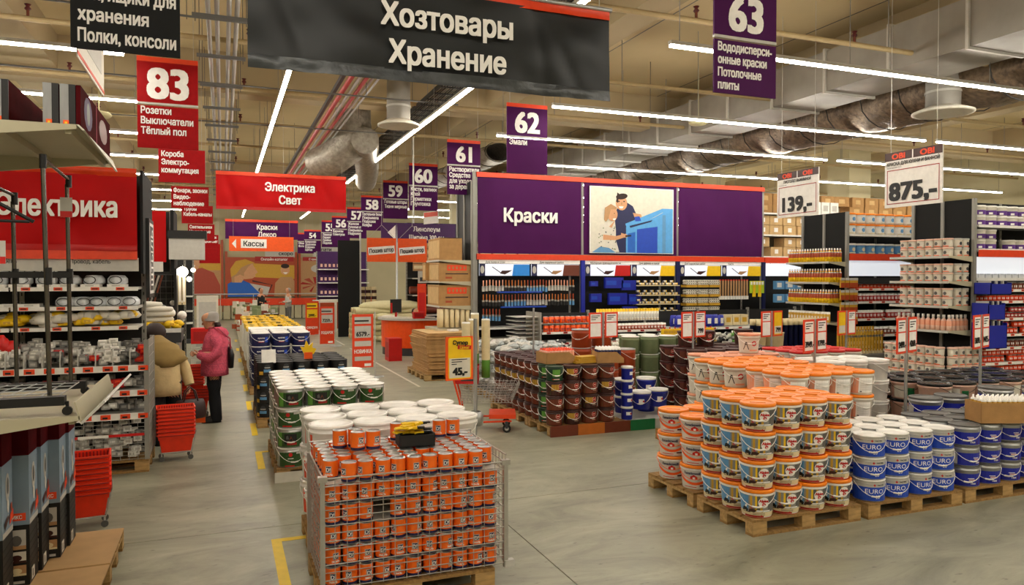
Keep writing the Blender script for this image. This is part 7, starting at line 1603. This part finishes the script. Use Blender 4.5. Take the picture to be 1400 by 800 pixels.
# body faces local -X ; build in local coordinates
J = [(0, 0, .86), (0, 0, 1.05), (.02, 0, 1.26), (.01, 0, 1.36), (-.03, 0, 1.43), (-.045, 0, 1.5),
     (0, .09, .84), (-.0, .09, .46), (.02, .09, .08), (-.1, .09, .04), (0, -.09, .84), (.01, -.09, .46), (.04, -.09, .08), (-.08, -.09, .04),
     (.02, .17, 1.3), (.03, .22, 1.05), (-.18, .16, .98), (.02, -.17, 1.3), (.02, -.24, 1.06), (-.2, -.16, 1.05)]
E = [(0, 1), (1, 2), (2, 3), (3, 4), (4, 5), (0, 6), (6, 7), (7, 8), (8, 9), (0, 10), (10, 11), (11, 12), (12, 13), (2, 14), (14, 15), (15, 16), (2, 17), (17, 18), (18, 19)]
R = [.14, .14, .13, .07, .05, .05, .09, .065, .045, .035, .09, .065, .045, .035, .06, .05, .035, .06, .05, .035]
skin_body('body', J, E, R, 'skin', p)
b, T = head_mb((-.07, 0, 1.55), -PI / 2, .35, 1.0, 'wool_grey'); b.build('head', p)
c = MB(); c.loft([(-.03, 0, 1.565, .108, .095, .3), (-.03, 0, 1.6, .112, .1, .3), (-.02, 0, 1.64, .1, .09, .2), (-.01, 0, 1.67, .07, .065), (-.01, 0, 1.685, .02, .02)], 'wool_grey', 18); c.loft([(-.035, 0, 1.55, .118, .103, .0), (-.035, 0, 1.585, .115, .1, .0)], 'wool_grey', 18, False); c.build('knitted_cap', p)
MB().loft([(.05, 0, 1.52, .045, .07), (.06, 0, 1.47, .05, .075), (.04, 0, 1.43, .04, .06)], 'hair_brown', 12).build('hair', p)
c = MB(); c.loft([(.01, 0, .72, .2, .25), (.01, 0, .8, .2, .25), (.015, 0, .95, .195, .24), (.02, 0, 1.1, .19, .235), (.03, 0, 1.22, .18, .23), (.03, 0, 1.32, .15, .2), (.02, 0, 1.39, .1, .12), (.0, 0, 1.43, .075, .08)], 'coat_pink', 22)
for z in (.78, .9, 1.02, 1.14): c.loft([(.015, 0, z, .2, .247), (.015, 0, z + .008, .2, .247)], 'pink_dark', 22, False)
for s in (-1, 1): limb_mb(c, [(.02, s * .18, 1.33), (.04, s * .24, 1.22), (.05, s * .26, 1.08), (-.04, s * .245, 1.0), (-.15, s * .2, 1.02), (-.2, s * .15, 1.04)], [.075, .09, .085, .08, .065, .055], 'coat_pink')
c.build('quilted_jacket', p)
MB().loft([(.1, 0, 1.29, .09, .13), (.12, 0, 1.35, .1, .14), (.08, 0, 1.42, .1, .12), (.02, 0, 1.455, .085, .09), (-.02, 0, 1.44, .08, .08)], 'coat_pink', 16).build('hood', p)
c = MB()
for s in (-1, 1): limb_mb(c, [(.01, s * .09, .8), (.0, s * .1, .6), (.01, s * .09, .35), (.03, s * .085, .08), (.035, s * .085, .03)], [.125, .11, .09, .08, .08], 'cloth_black')
c.build('trousers', p)
for s in (-1, 1): MB().loft([(-.04, s * .085, 0, .14, .048), (-.04, s * .085, .03, .14, .048), (-.02, s * .085, .06, .11, .042), (.02, s * .085, .09, .06, .04)], 'black', 14).build('shoe', p)
hand(p, (-.2, -.14, 1.05), (-1, .3, .1), (0, .3, 1), 'skin', p, .6); hand(p, (-.2, .14, 1.03), (-1, -.3, .1), (0, -.3, 1), 'skin', p, .6)
t = thing('shoulder_bag', 'black shoulder bag hanging behind the person in pink', 'bag', (-.03, 12.16, .92)); MB().loft([(.13, 0, -.1, .04, .1), (.135, 0, .1, .05, .12), (.12, 0, .22, .03, .1)], 'black', 12).build('bag_body', t); MB().tube([(.13, -.1, .2), (.12, -.15, .36), (-.02, -.17, .5), (-.06, .0, .52), (.06, .16, .42), (.13, .1, .2)], .012, 'pink_dark', 6).build('strap', t)
# --- woman in beige, leaning forward (away), facing +Y / left
p = thing('person', 'leaning person seen from behind in a beige coat with olive scarf and dark hair', 'person', (-.72, 10.75, 0), .25)
J = [(0, 0, .88), (0, .08, 1.06), (-.02, .22, 1.24), (-.04, .3, 1.32), (-.05, .36, 1.37), (-.05, .42, 1.4), (-.09, 0, .86), (-.1, 0, .47), (-.1, -.02, .08), (-.1, .1, .04), (.09, 0, .86), (.1, 0, .47), (.1, -.02, .08), (.1, .1, .04),
     (-.18, .22, 1.24), (-.28, .34, 1.1), (-.24, .55, 1.12), (.17, .2, 1.22), (.24, .12, .98), (.26, .02, .78)]
skin_body('body', J, E, [.15, .14, .13, .07, .05, .05, .1, .07, .045, .035, .1, .07, .045, .035, .06, .05, .035, .06, .05, .035], 'skin', p)
b, T = head_mb((-.05, .44, 1.4), PI, .9, 1.0); b.build('head', p)
MB().loft([(-.05, .33, 1.38, .09, .07), (-.05, .34, 1.42, .125, .11), (-.05, .36, 1.48, .135, .135), (-.05, .38, 1.54, .115, .12), (-.05, .4, 1.585, .06, .07)], 'hair_brown', 18).build('hair', p)
c = MB(); c.loft([(-.03, -.02, .66, .225, .17), (-.03, -.01, .78, .22, .17), (-.02, .0, .92, .205, .165), (-.01, .05, 1.06, .2, .16, -.25), (-.02, .13, 1.19, .19, .14, -.4), (-.03, .22, 1.29, .15, .11, -.5), (-.04, .28, 1.34, .09, .07, -.5)], 'coat_beige', 22)
limb_mb(c, [(.13, .18, 1.24), (.2, .14, 1.14), (.255, .08, 1.0), (.285, .03, .86), (.3, .0, .77)], [.07, .08, .072, .066, .06], 'coat_beige'); limb_mb(c, [(-.17, .2, 1.24), (-.26, .28, 1.14), (-.3, .38, 1.06), (-.27, .5, 1.1)], [.08, .088, .08, .06], 'coat_beige')
c.build('coat', p)
MB().loft([(.0, .0, 1.02, .12, .16, -.1), (.02, .02, 1.08, .22, .165, -.25), (.04, .04, 1.11, .255, .175, -.3), (.02, .05, 1.14, .235, .16, -.35), (.02, .07, 1.19, .245, .165, -.42), (.0, .1, 1.22, .215, .15, -.45), (-.01, .13, 1.27, .21, .15, -.5), (-.03, .18, 1.31, .16, .12, -.5), (-.045, .24, 1.36, .115, .1, -.5), (-.05, .29, 1.4, .08, .075, -.5)], 'olive_scarf', 18).build('scarf', p)
c = MB()
for s in (-1, 1): limb_mb(c, [(s * .08, 0, .82), (s * .1, 0, .55), (s * .1, -.01, .3), (s * .1, -.02, .05)], [.13, .11, .095, .085], 'cloth_black')
c.build('trousers', p)
for s in (-1, 1): MB().loft([(s * .1, .04, 0, .05, .13), (s * .1, .04, .03, .05, .13), (s * .1, .02, .07, .045, .09), (s * .1, -.02, .1, .04, .05)], 'black', 14).build('shoe', p)
hand(p, (.29, .015, .75), (0, -.1, -1), (0, 1, 0), 'skin', p, .8); hand(p, (-.26, .53, 1.11), (.1, 1, .1), (1, 0, 0), 'skin', p, .5)
t = thing('handbag', 'dark brown leather handbag held by the leaning person', 'bag', (-.42, 10.72, .33), .3); MB().loft([(0, 0, 0, .2, .09), (0, 0, .04, .21, .1), (0, 0, .2, .19, .08), (0, 0, .25, .17, .03)], 'leather', 16).build('bag_body', t)
for s in (-.04, .04): MB().tube([(-.09, s, .23), (-.06, s, .36), (0, s, .42), (.06, s, .36), (.09, s, .23)], .009, 'leather', 6).build('bag_handle', t)
t = thing('paper_bag', 'small orange paper bag beside the handbag', 'bag', (-.36, 10.95, .22)); MB().box(0, 0, 0, .12, .06, .22, 'orange').build('bag_body', t)
# --- far and seated people
def small_person(x, y, top, legs, hairm, lab, rz=0, seated=False, h=1.0):
    p = thing('person', lab, 'person', (x, y, -.45 if seated else 0), rz)
    J2 = [(0, 0, .9), (0, 0, 1.15), (0, 0, 1.38), (0, -.01, 1.48), (0, -.02, 1.54), (.09, 0, .87), (.1, -.38 if seated else 0, .87 if seated else .47), (.1, -.38 if seated else .02, .47 if seated else .08), (-.09, 0, .87), (-.1, -.38 if seated else .05, .87 if seated else .47), (-.1, -.38 if seated else .1, .47 if seated else .08), (.18, 0, 1.36), (.24, 0, 1.1), (.18, -.22, 1.1), (-.18, 0, 1.36), (-.24, 0, 1.1), (-.18, -.22, 1.1)]
    skin_body('body', J2, [(0, 1), (1, 2), (2, 3), (3, 4), (0, 5), (5, 6), (6, 7), (0, 8), (8, 9), (9, 10), (2, 11), (11, 12), (12, 13), (2, 14), (14, 15), (15, 16)], [.13, .13, .12, .05, .05, .09, .07, .05, .09, .07, .05, .06, .045, .035, .06, .045, .035], 'skin', p)
    b, T = head_mb((0, -.02, 1.62), 0, .2, 1, hairm); b.build('head', p)
    MB().loft([(0, .03, 1.58, .082, .085), (0, .03, 1.66, .09, .095), (0, .02, 1.72, .078, .085), (0, .02, 1.75, .03, .03)], hairm, 14).build('hair', p)
    c = MB(); c.loft([(0, 0, .85, .17, .13), (0, 0, 1.1, .17, .13), (0, 0, 1.3, .19, .13), (0, 0, 1.42, .1, .08), (0, 0, 1.46, .06, .06)], top, 16)
    for s in (-1, 1): limb_mb(c, [(s * .17, 0, 1.36), (s * .24, 0, 1.12), (s * .19, -.18, 1.1)], [.065, .06, .05], top)
    c.build('top', p); c = MB()
    for s in (-1, 1): limb_mb(c, [(s * .09, 0, .9), (s * .1, -.38 if seated else 0, .88 if seated else .48), (s * .1, -.38 if seated else .02, .46 if seated else .03)], [.11, .085, .07], legs)
    c.build('trousers', p)
    for s in (-1, 1):
        MB().loft([(s * .1, (-.42 if seated else -.04), (.4 if seated else 0) , .045, .12), (s * .1, (-.42 if seated else -.04), .08 + (.4 if seated else 0), .04, .08)], 'black', 10).build('shoe', p); hand(p, (s * .18, -.22, 1.1), (0, -1, 0), (-s, 0, 0), 'skin', p, .4)
    return p
small_person(5.3, 21.5, 'orange', 'cloth_black', 'hair_brown', 'seated shop worker with an orange vest behind the desk', .3, True)
tag(MB().box(-.22, -.2, .38, .22, .22, .42, 'black').box(-.2, .2, .42, .2, .24, .95, 'black').tube([(0, 0, .05), (0, 0, .4)], .03, 'chrome', 8).lathe([(.25, 0), (.25, .04), (.03, .06)], 'black', 12).build('office_chair', None, (5.3, 21.5, 0), .3), 'black office chair under the seated shop worker', 'chair')
small_person(1.6, 35.5, 'cloth_black', 'cloth_black', 'hair_brown', 'distant person in black by the left of the far poster', .6)
small_person(2.75, 35.0, 'light_grey', 'mid_grey', 'wool_grey', 'distant person in a pale grey jacket facing left', -1.2)
# world of baseboards
for n, bb in (('baseboard_far', (XL, YF - .02, 0, XR, YF, .1)), ('baseboard_left', (XL, YN, 0, XL + .02, YF, .1)), ('baseboard_right', (XR - .02, YN, 0, XR, YF, .1))): struct(n, MB().box(*bb, 'mid_grey'))
print('OBJECTS', len(bpy.data.objects), 'TRIS', sum(len(o.data.polygons) for o in bpy.data.objects if o.type == 'MESH'))
